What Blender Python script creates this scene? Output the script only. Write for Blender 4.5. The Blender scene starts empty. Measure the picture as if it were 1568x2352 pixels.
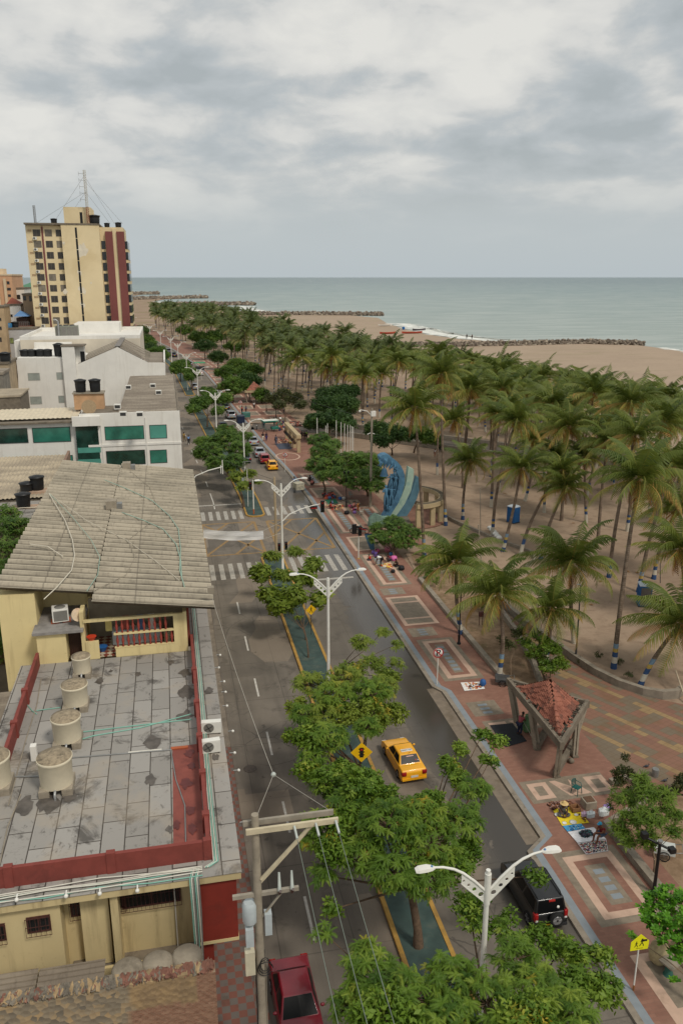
import bpy, bmesh, math, random
import numpy as np
from mathutils import Vector, Matrix
PI = math.pi
R = math.radians
rnd = random.Random(7)
scene = bpy.context.scene
COL = scene.collection
# ------------------------------------------------------------------ camera
FOC, TH, YW, H = 1870., math.atan(540/1870.), R(11.9), 30.
def ray(px, py):
    a = (px-784)/FOC; b = (py-1176)/FOC
    fw = math.cos(TH)-b*math.sin(TH); dn = math.sin(TH)+b*math.cos(TH)
    return (a*math.cos(YW)+fw*math.sin(YW), -a*math.sin(YW)+fw*math.cos(YW), -dn)
def G(px, py, z=0.):            # survey point: where a sight line meets the level z
    r = ray(px, py); k = (z-H)/r[2]
    return Vector((r[0]*k, r[1]*k, z))
def W(px, py, Y):               # survey point on the wall plane y = Y
    r = ray(px, py); k = Y/r[1]
    return Vector((r[0]*k, Y, H+r[2]*k))
def off(y):                     # the avenue bends slowly to the left
    P = [(110,0),(125,-.5),(150,-2),(190,-3.7),(228,-5.1),(268,-6.7),(296,-8.6),(330,-12.3),(369,-16.8),(437,-27),(600,-55)]
    if y <= 110: return 0.
    for (a, b), (c, d) in zip(P, P[1:]):
        if y <= c: return b+(d-b)*(y-a)/(c-a)
    return -55.
cam = bpy.data.cameras.new('camera'); cam.sensor_fit = 'VERTICAL'; cam.sensor_height = 36
cam.lens = FOC/2352*36; cam.clip_start = .5; cam.clip_end = 60000
co = bpy.data.objects.new('camera', cam); COL.objects.link(co)
co.location = (0, 0, H); co.rotation_euler = (PI/2-TH, 0, -YW); scene.camera = co
scene.render.resolution_x = 682; scene.render.resolution_y = 1024
scene.view_settings.view_transform = 'Standard'; scene.view_settings.look = 'None'
scene.view_settings.exposure = 0.52; scene.view_settings.gamma = 1
# ------------------------------------------------------------------ materials
def C(r, g, b): # sRGB 0-255 -> linear
    f = lambda u: (u/255/12.92) if u/255 <= .04045 else ((u/255+.055)/1.055)**2.4
    return (f(r), f(g), f(b), 1)
class N:
    def __init__(s, m):
        m.use_nodes = True; s.t = m.node_tree; s.t.nodes.clear()
    def n(s, typ, ins=None, **kw):
        x = s.t.nodes.new(typ)
        for k, v in kw.items(): setattr(x, k, v)
        for k, v in (ins or {}).items():
            if isinstance(v, bpy.types.NodeSocket): s.t.links.new(v, x.inputs[k])
            else: x.inputs[k].default_value = v
        return x
    def math(s, op, a, b=0., c=0., clamp=False):
        return s.n('ShaderNodeMath', {0: a, 1: b, 2: c}, operation=op, use_clamp=clamp).outputs[0]
    def noise(s, vec, scale, detail=4, rough=.55, dist=0.):
        return s.n('ShaderNodeTexNoise', {'Vector': vec, 'Scale': scale, 'Detail': detail, 'Roughness': rough, 'Distortion': dist}).outputs[0]
    def ramp(s, f, stops, interp='LINEAR'):
        x = s.n('ShaderNodeValToRGB', {0: f}); cr = x.color_ramp; cr.interpolation = interp
        while len(cr.elements) > 1: cr.elements.remove(cr.elements[0])
        cr.elements[0].position = stops[0][0]; cr.elements[0].color = stops[0][1]
        for p, c in stops[1:]:
            e = cr.elements.new(p); e.color = c
        return x.outputs[0]
    def mix(s, f, a, b, blend='MIX'):
        x = s.n('ShaderNodeMix', data_type='RGBA', blend_type=blend)
        for i, v in ((0, f), (6, a), (7, b)):
            if isinstance(v, bpy.types.NodeSocket): s.t.links.new(v, x.inputs[i])
            else: x.inputs[i].default_value = v
        return x.outputs[2]
    def step(s, f, a, b): # 0 below a, 1 above b
        return s.n('ShaderNodeMapRange', {0: f, 1: a, 2: b}, interpolation_type='SMOOTHSTEP').outputs[0]
    def coord(s, kind='Object', scale=None, rot=None):
        o = s.n('ShaderNodeNewGeometry').outputs['Position'] if kind == 'Pos' else s.n('ShaderNodeTexCoord').outputs[kind]
        if scale or rot:
            o = s.n('ShaderNodeMapping', {'Vector': o, 'Scale': scale or (1,1,1), 'Rotation': rot or (0,0,0)}).outputs[0]
        return o
    def out(s, color, rough=.8, metal=0., bump=None, bd=.02, bs=.5, spec=.5, transl=0., coat=0.):
        b = s.n('ShaderNodeBsdfPrincipled', {'Base Color': color, 'Roughness': rough, 'Metallic': metal, 'Specular IOR Level': spec, 'Coat Weight': coat})
        if bump is not None:
            s.t.links.new(s.n('ShaderNodeBump', {'Height': bump, 'Distance': bd, 'Strength': bs}).outputs[0], b.inputs['Normal'])
        sh = b.outputs[0]
        if transl:
            tr = s.n('ShaderNodeBsdfTranslucent', {'Color': color})
            sh = s.n('ShaderNodeMixShader', {0: transl, 1: sh, 2: tr.outputs[0]}).outputs[0]
        s.n('ShaderNodeOutputMaterial', {0: sh})
def dk(c, k): return (c[0]*k, c[1]*k, c[2]*k, 1)
MC = {}
def M(name, col, rough=.75, var=.18, scale=2., metal=0., spec=.4, bump=0., coat=0., kind='Object', dirt=None, dscale=.8, damt=.5):
    if name in MC: return MC[name]
    m = bpy.data.materials.new(name); n = N(m); v = n.coord(kind)
    a = n.noise(v, scale, 6, .6)
    c = n.mix(n.step(a, .3, .7), dk(col, 1-var), dk(col, 1+var))
    if dirt:
        c = n.mix(n.math('MULTIPLY', n.step(n.noise(v, dscale, 8, .7, .3), .5, .72), damt), c, dirt)
    n.out(c, rough, metal, a if bump else None, bump or .01, .5, spec, 0, coat)
    MC[name] = m; return m
# ------------------------------------------------------------------ mesh builder
class MB:
    def __init__(s): s.v = []; s.f = []; s.mi = []; s.sm = []; s.mats = []
    def m(s, mat):
        if mat not in s.mats: s.mats.append(mat)
        return s.mats.index(mat)
    def add(s, vs, fs, mat, smooth=False):
        b = len(s.v); s.v += [tuple(v) for v in vs]; i = s.m(mat)
        for f in fs: s.f.append([b+k for k in f]); s.mi.append(i); s.sm.append(smooth)
    def box(s, x0, x1, y0, y1, z0, z1, mat, rz=0, cen=None):
        v = [(x, y, z) for z in (z0, z1) for y in (y0, y1) for x in (x0, x1)]
        if rz:
            cx, cy = cen or ((x0+x1)/2, (y0+y1)/2); c, q = math.cos(rz), math.sin(rz)
            v = [(cx+(x-cx)*c-(y-cy)*q, cy+(x-cx)*q+(y-cy)*c, z) for x, y, z in v]
        s.add(v, [(0,2,3,1),(4,5,7,6),(0,1,5,4),(2,6,7,3),(0,4,6,2),(1,3,7,5)], mat)
    def beam(s, a, b, w, h, mat, up=(0,0,1)):   # box along a->b
        a = Vector(a); b = Vector(b); d = (b-a).normalized(); u = Vector(up)
        if abs(d.dot(u)) > .98: u = Vector((0,1,0))
        sx = d.cross(u).normalized(); sz = sx.cross(d)
        v = [p+sx*i*w/2+sz*j*h/2 for p in (a, b) for i, j in ((-1,-1),(1,-1),(1,1),(-1,1))]
        s.add(v, [(0,1,2,3),(7,6,5,4),(0,4,5,1),(1,5,6,2),(2,6,7,3),(3,7,4,0)], mat)
    def prism(s, poly, z0, z1, mat):
        n = len(poly)
        ar = sum(poly[i][0]*poly[(i+1)%n][1]-poly[(i+1)%n][0]*poly[i][1] for i in range(n))
        if ar < 0: poly = poly[::-1]
        v = [(x, y, z0) for x, y in poly]+[(x, y, z1) for x, y in poly]
        s.add(v, [tuple(range(n))[::-1], tuple(range(n, 2*n))]+[(i, (i+1)%n, n+(i+1)%n, n+i) for i in range(n)], mat)
    def sheet(s, poly, z, mat):
        n = len(poly)
        ar = sum(poly[i][0]*poly[(i+1)%n][1]-poly[(i+1)%n][0]*poly[i][1] for i in range(n))
        if ar < 0: poly = poly[::-1]
        s.add([(p[0], p[1], z) for p in poly], [tuple(range(n))], mat)
    def tube(s, pts, r, n, mat, smooth=True, cap=True):
        pts = [Vector(p) for p in pts]; k = len(pts)
        rs = r if isinstance(r, (list, tuple)) else [r]*k
        vs = []; prev = None
        for i, p in enumerate(pts):
            d = (pts[min(i+1, k-1)]-pts[max(i-1, 0)])
            d = d.normalized() if d.length > 1e-9 else Vector((0,0,1))
            if prev is None:
                u = Vector((1,0,0)) if abs(d.x) < .9 else Vector((0,1,0))
            else: u = prev
            u = (u-d*u.dot(d)).normalized(); prev = u; w = d.cross(u)
            vs += [p+(u*math.cos(2*PI*j/n)+w*math.sin(2*PI*j/n))*rs[i] for j in range(n)]
        fs = [(i*n+j, i*n+(j+1)%n, (i+1)*n+(j+1)%n, (i+1)*n+j) for i in range(k-1) for j in range(n)]
        s.add(vs, fs, mat, smooth)
        if cap:
            s.add(vs[:n], [tuple(range(n))[::-1]], mat); s.add(vs[-n:], [tuple(range(n))], mat)
    def lathe(s, prof, n, mat, c=(0,0,0), smooth=True):   # prof [(r, z)]
        k = len(prof); vs = [(c[0]+r*math.cos(2*PI*j/n), c[1]+r*math.sin(2*PI*j/n), c[2]+z) for r, z in prof for j in range(n)]
        s.add(vs, [(i*n+j, i*n+(j+1)%n, (i+1)*n+(j+1)%n, (i+1)*n+j) for i in range(k-1) for j in range(n)], mat, smooth)
        if prof[0][0] > .01: s.add(vs[:n], [tuple(range(n))[::-1]], mat)
        if prof[-1][0] > .01: s.add(vs[-n:], [tuple(range(n))], mat)
    def blob(s, c, r, mat, n=8, jit=.0, sc=(1,1,1)):
        vs = []; k = max(4, n//2+1)
        for i in range(k+1):
            t = PI*i/k
            for j in range(n):
                q = 1+rnd.uniform(-jit, jit); a = 2*PI*j/n
                vs.append((c[0]+r*q*sc[0]*math.sin(t)*math.cos(a), c[1]+r*q*sc[1]*math.sin(t)*math.sin(a), c[2]+r*q*sc[2]*math.cos(t)))
        s.add(vs, [(i*n+j, (i+1)*n+j, (i+1)*n+(j+1)%n, i*n+(j+1)%n) for i in range(k) for j in range(n)], mat, True)
    def mesh(s, name):
        me = bpy.data.meshes.new(name); me.from_pydata(s.v, [], s.f)
        for m in s.mats: me.materials.append(m)
        me.polygons.foreach_set('material_index', s.mi); me.polygons.foreach_set('use_smooth', s.sm)
        me.update(); return me
    def build(s, name, parent=None, loc=None, rz=0, bevel=0):
        o = bpy.data.objects.new(name, s.mesh(name)); COL.objects.link(o)
        if parent: o.parent = parent
        if loc: o.location = loc
        if rz: o.rotation_euler = (0, 0, rz)
        if bevel:
            b = o.modifiers.new('bevel', 'BEVEL'); b.width = bevel; b.segments = 2; b.limit_method = 'ANGLE'; b.angle_limit = R(35)
        return o
def tag(o, label, cat, group=None):
    o['label'] = label; o['category'] = cat
    if group: o['group'] = group
    return o
def thing(name, label, cat, loc=(0,0,0), rz=0, group=None):
    o = bpy.data.objects.new(name, None); COL.objects.link(o); o.location = loc; o.rotation_euler = (0, 0, rz)
    o.empty_display_size = .2
    return tag(o, label, cat, group)
def copy_tree(o, parent=None):
    c = o.copy(); COL.objects.link(c)
    if parent: c.parent = parent
    for ch in [k for k in o.children]: copy_tree(ch, c)
    return c
def struct(name, mb, **kw):
    o = mb.build(name, **kw); o['kind'] = 'structure'; return o
def stuff(o): o['kind'] = 'stuff'; return o
# common materials
def m_wall(name, col, stain, amt, rough=.8):
    m = bpy.data.materials.new(name); n = N(m); p = n.coord('Pos'); a = n.noise(p, .5, 6, .6); st = n.noise(n.coord('Pos', (1.1,1.1,.09)), 1.4, 6, .65, .2); g = n.noise(p, 3., 6, .7)
    c = n.mix(n.step(a, .3, .7), dk(col, .95), dk(col, 1.04)); c = n.mix(n.math('MULTIPLY', n.step(st, .5, .7), amt), c, stain); c = n.mix(n.math('MULTIPLY', n.step(g, .6, .72), amt*.6), c, dk(stain, .8))
    n.out(c, rough, 0, g, .01, .4, .3); MC[name] = m; return m
WHITE = m_wall('white_wall_paint', C(226,223,216), C(176,166,150), .24)
WPAINT = M('white_metal_paint', C(222,220,212), .4, .04, 3)
BLACKP = M('black_paint', C(22,22,24), .4, .1)
BLACKPL = M('black_plastic', C(28,29,31), .45, .1, 3)
DKGREY = M('dark_grey', C(60,60,60), .6, .15)
RUBBER = M('rubber', C(24,24,24), .85, .1)
STEEL = M('steel', C(150,150,148), .4, .1, metal=.6)
CONC = M('concrete', C(150,140,124), .9, .16, 1.6, dirt=C(85,78,66), damt=.55)
CONCD = M('weathered_concrete', C(118,108,94), .9, .2, 1.6, dirt=C(52,46,38), damt=.7)
WOODP = M('post_grey', C(150,142,128), .8, .12, 3)
GLASSD = M('dark_window_glass', C(30,32,34), .15, .3, .6, spec=.8)
# ------------------------------------------------------------------ sky and light
SUN_EL, SUN_AZ = R(52), R(150)        # azimuth measured from +y towards +x
w = bpy.data.worlds.new('World'); scene.world = w; n = N(w)
sky = n.n('ShaderNodeTexSky', sky_type='NISHITA', sun_disc=False, sun_elevation=SUN_EL, sun_rotation=SUN_AZ)
d = n.n('ShaderNodeSeparateXYZ', {0: n.coord('Generated')})
zz = n.math('MAXIMUM', d.outputs[2], 0.)
den = n.math('ADD', zz, .17)
vec = n.n('ShaderNodeCombineXYZ', {0: n.math('MULTIPLY', d.outputs[0], 4.2), 1: n.math('MULTIPLY', d.outputs[1], 4.2), 2: n.math('MULTIPLY', n.math('POWER', zz, .75), 8.5)}).outputs[0]
vec = n.n('ShaderNodeMapping', {'Vector': vec, 'Location': (1.3, 4.7, 2.2)}).outputs[0]
big = n.noise(vec, 1.0, 3, .5, .25)
mid = n.noise(vec, 2.4, 7, .55, .2)
vo = n.math('ADD', n.math('MULTIPLY', big, .62), n.math('MULTIPLY', mid, .5))
cl = n.ramp(vo, [(.43, C(150,156,158)), (.51, C(161,166,168)), (.56, C(174,176,175)), (.60, C(187,187,184)), (.69, C(198,197,192))])
# thin pale haze bank close to the horizon
lowb = n.ramp(d.outputs[2], [(0., C(160,168,172)), (.06, C(163,169,171)), (.13, C(170,173,172))])
cl = n.mix(n.step(d.outputs[2], .02, .15), lowb, cl)
cl2 = n.mix(n.step(n.math('ADD', d.outputs[2], n.math('MULTIPLY', n.math('SUBTRACT', mid, .5), .10)), .035, .09), n.mix(.5, lowb, cl), cl)
b1 = n.n('ShaderNodeBackground', {0: cl2, 1: .97})
b2 = n.n('ShaderNodeBackground', {0: sky.outputs[0], 1: .05})
mx = n.n('ShaderNodeMixShader', {0: .94, 1: b2.outputs[0], 2: b1.outputs[0]})
n.n('ShaderNodeOutputWorld', {0: mx.outputs[0]})
sd = bpy.data.lights.new('sun', 'SUN'); sd.energy = 1.35; sd.angle = R(10); sd.color = (1, .93, .82)
so = bpy.data.objects.new('sun', sd); COL.objects.link(so)
sv = Vector((math.sin(SUN_AZ)*math.cos(SUN_EL), math.cos(SUN_AZ)*math.cos(SUN_EL), math.sin(SUN_EL)))
so.rotation_euler = sv.to_track_quat('Z', 'Y').to_euler(); so.location = (0, 0, 80)
# ------------------------------------------------------------------ ground, sea, beach
def m_sand():
    m = bpy.data.materials.new('sand'); n = N(m); p = n.coord('Pos')
    a = n.noise(p, .05, 5, .6); b = n.noise(p, .9, 8, .65); f = n.noise(p, 5, 4, .7)
    c = n.mix(n.step(a, .35, .65), C(148,127,108), C(162,141,120))
    c = n.mix(n.math('MULTIPLY', n.step(b, .45, .7), .55), c, C(122,102,84))
    c = n.mix(n.math('MULTIPLY', n.step(f, .55, .75), .35), c, C(112,92,70))
    # patches of dry grass on the upper beach
    s = n.n('ShaderNodeSeparateXYZ', {0: p})
    g = n.step(n.noise(n.coord('Pos', (.6,1.6,1)), .045, 5, .65, .6), .53, .62)
    far = n.step(s.outputs[1], 150, 190)
    c = n.mix(n.math('MULTIPLY', n.math('MULTIPLY', g, far), .55), c, C(118,112,72))
    bx = n.math('MULTIPLY', n.step(n.math('SUBTRACT', s.outputs[0], n.math('MULTIPLY', n.noise(p, .06, 3), 30.)), 58, 84), n.step(s.outputs[1], 60, 140)); c = n.mix(n.math('MULTIPLY', bx, .5), c, C(176,158,138))
    tr_ = n.noise(n.coord('Pos', (.5,2.2,1), (0,0,R(30))), .7, 6, .7); c = n.mix(n.math('MULTIPLY', n.step(tr_, .56, .66), .3), c, C(120,98,78))
    n.out(c, .95, 0, b, .08, .6, .2); return m
SAND = m_sand()
def m_soil():
    m = bpy.data.materials.new('planting_soil'); n = N(m); p = n.coord('Pos')
    b = n.noise(p, 1.1, 8, .65); f = n.noise(p, 6, 5, .7)
    c = n.mix(n.step(b, .35, .65), C(122,100,78), C(148,124,100))
    c = n.mix(n.math('MULTIPLY', n.step(f, .55, .75), .6), c, C(92,76,52))
    c = n.mix(n.math('MULTIPLY', n.step(n.noise(p, .5, 6, .7), .58, .66), .5), c, C(84,84,48))
    n.out(c, .95, 0, b, .05, .6, .2); return m
SOIL = m_soil()
def m_sea():
    m = bpy.data.materials.new('sea_water'); n = N(m); p = n.coord('Pos')
    s = n.n('ShaderNodeSeparateXYZ', {0: p})
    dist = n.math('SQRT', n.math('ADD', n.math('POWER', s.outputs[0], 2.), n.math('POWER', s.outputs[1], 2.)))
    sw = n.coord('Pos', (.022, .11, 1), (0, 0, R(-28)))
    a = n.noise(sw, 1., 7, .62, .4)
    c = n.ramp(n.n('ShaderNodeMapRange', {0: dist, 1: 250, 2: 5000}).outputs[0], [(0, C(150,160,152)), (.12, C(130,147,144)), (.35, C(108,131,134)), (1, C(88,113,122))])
    c = n.mix(n.math('MULTIPLY', n.step(a, .42, .6), .5), c, C(178,184,178))
    cap = n.noise(n.coord('Pos', (.05, .25, 1), (0, 0, R(-28))), 1.6, 5, .7)
    c = n.mix(n.math('MULTIPLY', n.step(cap, .62, .7), .6), c, C(205,208,200))
    wv = n.noise(n.coord('Pos', (.12, .5, 1), (0, 0, R(-28))), 1., 5, .6)
    n.out(c, .42, 0, wv, .5, .6, .35); return m
SEA = m_sea()
shore = [G(1900,905), G(1700,838), G(1567,807), G(1500,797), G(1440,790), G(1150,784), G(1060,779), G(980,768), G(930,756), G(888,742), G(868,730), G(800,724),
         G(650,719), G(590,718), G(545,713), G(522,704), G(480,699), G(400,698), G(372,696), G(352,692), G(380,687), G(420,686), G(330,684.5), G(296,681), G(330,676), G(250,672), G(100,664)]
land = [(-900,-30), (420,-30), (330,180)]+[(v.x, v.y) for v in shore]+[(-2400, 2600), (-2500,0)]
mb = MB(); mb.sheet(land, -.04, SAND); struct('ground', mb)
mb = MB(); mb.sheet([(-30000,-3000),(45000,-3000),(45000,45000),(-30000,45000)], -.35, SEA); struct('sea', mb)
# wet sand rim + surf
def m_foam():
    m = bpy.data.materials.new('surf_foam'); n = N(m); p = n.coord('Pos', (.5,1.,1))
    uv = n.n('ShaderNodeUVMap').outputs[0]; sp = n.n('ShaderNodeSeparateXYZ', {0: uv})
    edge = n.math('MULTIPLY', sp.outputs[1], n.math('SUBTRACT', 1., sp.outputs[1]))
    a = n.math('ADD', n.noise(n.coord('Pos'), .12, 8, .7, .8), n.math('MULTIPLY', edge, 1.0))
    al = n.step(a, .60, .74)
    b = n.n('ShaderNodeBsdfPrincipled', {'Base Color': C(226,226,218), 'Roughness': .7})
    t = n.n('ShaderNodeBsdfTransparent')
    n.n('ShaderNodeOutputMaterial', {0: n.n('ShaderNodeMixShader', {0: al, 1: t.outputs[0], 2: b.outputs[0]}).outputs[0]}); return m
FOAM = m_foam()
def foam(pts, w0, w1, lab):
    # ribbon hugging the waterline: inland edge w0, seaward edge w1 (metres)
    vs = []; uv = []; N_ = len(pts)
    for i, p in enumerate(pts):
        t = (pts[min(i+1, N_-1)]-pts[max(i-1, 0)]).normalized(); nr = Vector((t.y, -t.x, 0))
        for k in range(6):
            q = p+nr*(w0+(w1-w0)*k/5); vs.append((q.x, q.y, .06-.35*k/5 if k < 2 else -.30)); uv.append((i, k/5))
    fs = [(i*6+k, i*6+k+1, (i+1)*6+k+1, (i+1)*6+k) for i in range(N_-1) for k in range(5)]
    mb = MB(); mb.add(vs, fs, FOAM); o = mb.build('surf'); o['kind'] = 'stuff'
    ul = o.data.uv_layers.new(name='uv')
    for l in o.data.loops: ul.data[l.index].uv = uv[l.vertex_index]
foam([G(*p) for p in [(1700,838),(1567,807),(1500,797)]], -3, 7, '')
foam([G(*p) for p in [(1150,784),(1060,779),(980,768),(930,756),(888,742)]], -4, 22, '')
foam([G(*p) for p in [(1130,782),(1060,776),(980,764),(940,752)]], 8, 16, '')
foam([G(*p) for p in [(592,716),(560,713.5),(530,706),(545,702.5)]], -4, 26, '')
foam([G(*p) for p in [(480,699),(400,698),(372,696),(352,692)]], -5, 18, '')
# ------------------------------------------------------------------ rock groynes
ROCK = M('groyne_rock', C(112,100,88), .9, .35, .8, kind='Pos', bump=.1)
ROCK2 = M('groyne_rock_pale', C(150,138,122), .9, .3, .8, kind='Pos')
ICO = None
def ico():
    global ICO
    if ICO is None:
        b = bmesh.new(); bmesh.ops.create_icosphere(b, subdivisions=1, radius=1)
        ICO = ([v.co.copy() for v in b.verts], [[v.index for v in f.verts] for f in b.faces]); b.free()
    return ICO
def groyne(pts, w, h, cnt, size, lab):
    mb = MB(); V, F = ico()
    L = [(pts[i+1]-pts[i]).length for i in range(len(pts)-1)]; T = sum(L)
    for _ in range(cnt):
        t = rnd.random()*T; i = 0
        while i < len(L)-1 and t > L[i]: t -= L[i]; i += 1
        p = pts[i].lerp(pts[i+1], min(1, t/L[i])); dd = (pts[i+1]-pts[i]).normalized(); nr = Vector((-dd.y, dd.x, 0))
        u = rnd.uniform(-1, 1); c = p+nr*u*w/2; s_ = size*rnd.uniform(.6, 1.3)
        c.z = h*(1-abs(u)**1.5)*rnd.uniform(.5, 1)-.2
        rot = Matrix.Rotation(rnd.random()*6, 3, Vector((rnd.random(), rnd.random(), rnd.random())).normalized())
        k = Vector((1, rnd.uniform(.6,1), rnd.uniform(.5,.8)))
        mb.add([c+rot@Vector((v.x*k.x, v.y*k.y, v.z*k.z))*s_*rnd.uniform(.8, 1.15) for v in V], F, ROCK if rnd.random() < .7 else ROCK2)
    o = mb.build('rock_groyne'); tag(o, lab, 'groyne', 'rock groynes running into the sea')
groyne([G(900,797), G(1000,795), G(1150,793), G(1330,788), G(1478,792)], 8, 2.0, 1700, .85, 'nearest rock groyne behind the palms, its broad tip furthest right')
groyne([G(545,723), G(700,723), G(880,724)], 11, 2.6, 1100, 1.4, 'second rock groyne ending above the red boats on the beach')
groyne([G(372,701), G(480,700), G(584,700.5)], 12, 3.2, 900, 1.8, 'third rock groyne with white surf in the bay before it')
groyne([G(296,688.5), G(380,686), G(475,684.5)], 13, 3.6, 700, 2.2, 'fourth low rock groyne far off, just above the grove')
groyne([G(280,676), G(365,676)], 14, 4, 450, 2.8, 'farthest rock groyne seen just right of the tower')
# ------------------------------------------------------------------ roads
def m_road(name, base, warm):
    m = bpy.data.materials.new(name); n = N(m); p = n.coord('Pos'); s = n.n('ShaderNodeSeparateXYZ', {0: p})
    st = n.coord('Pos', (1.6, .12, 1))
    a = n.noise(p, .22, 6, .6); b = n.noise(p, 3.5, 8, .7); t = n.noise(st, 1., 5, .6)
    c = n.mix(n.step(a, .3, .7), dk(base, .82), dk(base, 1.15))
    c = n.mix(n.math('MULTIPLY', n.step(t, .45, .7), .4), c, dk(base, .62))
    c = n.mix(n.math('MULTIPLY', n.step(b, .55, .75), .35), c, dk(warm, 1.))
    c = n.mix(n.math('MULTIPLY', n.step(n.noise(p, .35, 7, .7, .5), .53, .66), .65), c, dk(base, .45))
    # slab joints
    for ax, per, w_ in ((0, 3.5, .03), (1, 6.0, .03)):
        fr = n.math('FRACT', n.math('ADD', n.math('DIVIDE', s.outputs[ax], per), .49))
        j = n.math('LESS_THAN', n.math('ABSOLUTE', n.math('SUBTRACT', fr, .5)), w_/per)
        c = n.mix(n.math('MULTIPLY', j, .55), c, dk(base, .35))
    # wheel tracks, oil drips, patches
    for xc in (3.9, 6.9, 12.9, 15.6):
        tk = n.math('SUBTRACT', 1., n.step(n.math('ABSOLUTE', n.math('SUBTRACT', s.outputs[0], xc)), .1, .75)); c = n.mix(n.math('MULTIPLY', n.math('MULTIPLY', tk, n.step(n.noise(n.coord('Pos', (1,.1,1)), .9, 5, .6), .42, .66)), .45), c, dk(base, .5))
    pv = n.n('ShaderNodeTexVoronoi', {'Vector': n.coord('Pos', (.28,.12,1)), 'Scale': 1.}, distance='CHEBYCHEV').outputs[1]; pr = n.n('ShaderNodeSeparateColor', {0: pv}).outputs[0]
    c = n.mix(n.math('MULTIPLY', n.math('GREATER_THAN', pr, .78), .38), c, dk(warm, 1.12)); c = n.mix(n.math('MULTIPLY', n.math('LESS_THAN', pr, .14), .4), c, dk(base, .6))
    c = n.mix(n.math('MULTIPLY', n.step(n.noise(p, 1.7, 3, .5), .68, .72), .6), c, dk(base, .35))
    # cracks
    vr = n.n('ShaderNodeTexVoronoi', {'Vector': n.n('ShaderNodeMixRGB', {0: .25, 1: p, 2: n.n('ShaderNodeTexNoise', {'Vector': p, 'Scale': 1.2}).outputs[1]}).outputs[0], 'Scale': .55}, feature='DISTANCE_TO_EDGE').outputs[0]
    ck = n.math('MULTIPLY', n.math('LESS_THAN', vr, .012), n.step(n.noise(p, .12, 3), .5, .6))
    c = n.mix(n.math('MULTIPLY', ck, .6), c, dk(base, .3))
    # standing water by the promenade kerb
    near = n.step(s.outputs[0], 13.2, 16.6)
    wn = n.noise(n.coord('Pos', (1.2, .5, 1)), .42, 7, .62, .5)
    yy = n.math('MULTIPLY', n.step(s.outputs[1], 24, 33), n.math('SUBTRACT', 1., n.step(s.outputs[1], 104, 126)))
    wm = n.math('MULTIPLY', n.step(n.math('ADD', wn, n.math('MULTIPLY', near, .36)), .64, .70), yy)
    wet = n.math('MULTIPLY', wm, near)
    c = n.mix(wet, c, dk(base, .33))
    b1 = n.n('ShaderNodeBsdfPrincipled', {'Base Color': c, 'Roughness': n.math('SUBTRACT', .88, n.math('MULTIPLY', wet, .72)), 'Specular IOR Level': .5})
    bm = n.n('ShaderNodeBump', {'Height': n.math('MULTIPLY', b, n.math('SUBTRACT', 1., wet)), 'Distance': .01, 'Strength': .5})
    n.t.links.new(bm.outputs[0], b1.inputs['Normal'])
    n.n('ShaderNodeOutputMaterial', {0: b1.outputs[0]}); return m
ROAD = m_road('road_concrete', C(114,106,96), C(142,127,110))
ys_all = [-20,0,20,40,60,80,100,110,118,125,137,150,170,190,210,228,248,268,282,296,313,330,350,369,400,437,500,600]
def ysub(y0, y1): return [y0]+[y for y in ys_all if y0 < y < y1]+[y1]
def strip(mb, x0, x1, y0, y1, z, mat, z0=None):
    ys = ysub(y0, y1)
    if z0 is None:
        v = [(x+off(y), y, z) for y in ys for x in (x0, x1)]
        mb.add(v, [(2*i, 2*i+1, 2*i+3, 2*i+2) for i in range(len(ys)-1)], mat)
    else:
        v = [(x+off(y), y, q) for y in ys for x, q in ((x0,z0),(x0,z),(x1,z),(x1,z0))]
        f = []
        for i in range(len(ys)-1):
            for k in range(4):
                a, b = 4*i+k, 4*i+(k+1)%4
                f.append((a, b, b+4, a+4))
        e = 4*(len(ys)-1)
        mb.add(v, f+[(3,2,1,0), (e,e+1,e+2,e+3)], mat)
mb = MB()
strip(mb, 2.65, 19.3, -20, 600, 0, ROAD)
mb.box(-90, 2.65, 88.5, 110.5, -.03, 0, ROAD)
struct('road', mb)
# cross path through the grove
GREYP = M('path_asphalt', C(92,84,76), .9, .2, .6, kind='Pos')
ra = [(15.5,163),(30,158),(46,140),(62,124),(88,112),(160,96)]
rb = [(17,172),(32,166.5),(49.5,147.5),(65,130.5),(90,118.5),(160,102)]
mb = MB(); mb.add([(a[0],a[1],.0) for a in ra]+[(a[0],a[1],.0) for a in rb], [(i,i+1,i+7,i+6) for i in range(5)], GREYP); struct('cross_road', mb)
LINEW = M('road_line_white', C(196,192,184), .8, .12, 4, kind='Pos', dirt=C(130,122,112), dscale=2, damt=.6)
LINEWF = M('road_line_white_worn', C(170,165,156), .8, .15, 4, kind='Pos', dirt=C(125,116,106), dscale=2.5, damt=.8)
LINEY = M('road_line_yellow_worn', C(146,118,78), .8, .15, 4, kind='Pos', dirt=C(125,112,96), dscale=1.6, damt=.75)
mb = MB(); zl = .006
y = 15.0
while y < 75: strip(mb, 5.13, 5.27, y, y+2.9, zl, LINEW); y += 7.9
y = 106.5
strip(mb, 5.0, 5.14, 106.5, 115, zl, LINEW)
y = 119
while y < 330: strip(mb, 5.0, 5.14, y, y+3.2, zl, LINEW); y += 8.2
def cw(x0, x1, y0, y1, k, mat):
    p = (x1-x0)/k
    for i in range(k):
        strip(mb, x0+i*p+p*.22, x0+i*p+p*.72, y0, y1, zl, mat)
cw(2.9, 8.9, 79.5, 84.3, 6, LINEWF); cw(11.6, 17.8, 79.8, 85.0, 6, LINEWF)
cw(2.9, 8.8, 101.2, 105.2, 6, LINEWF); cw(11.4, 17.9, 102.0, 106, 6, LINEWF)
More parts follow.
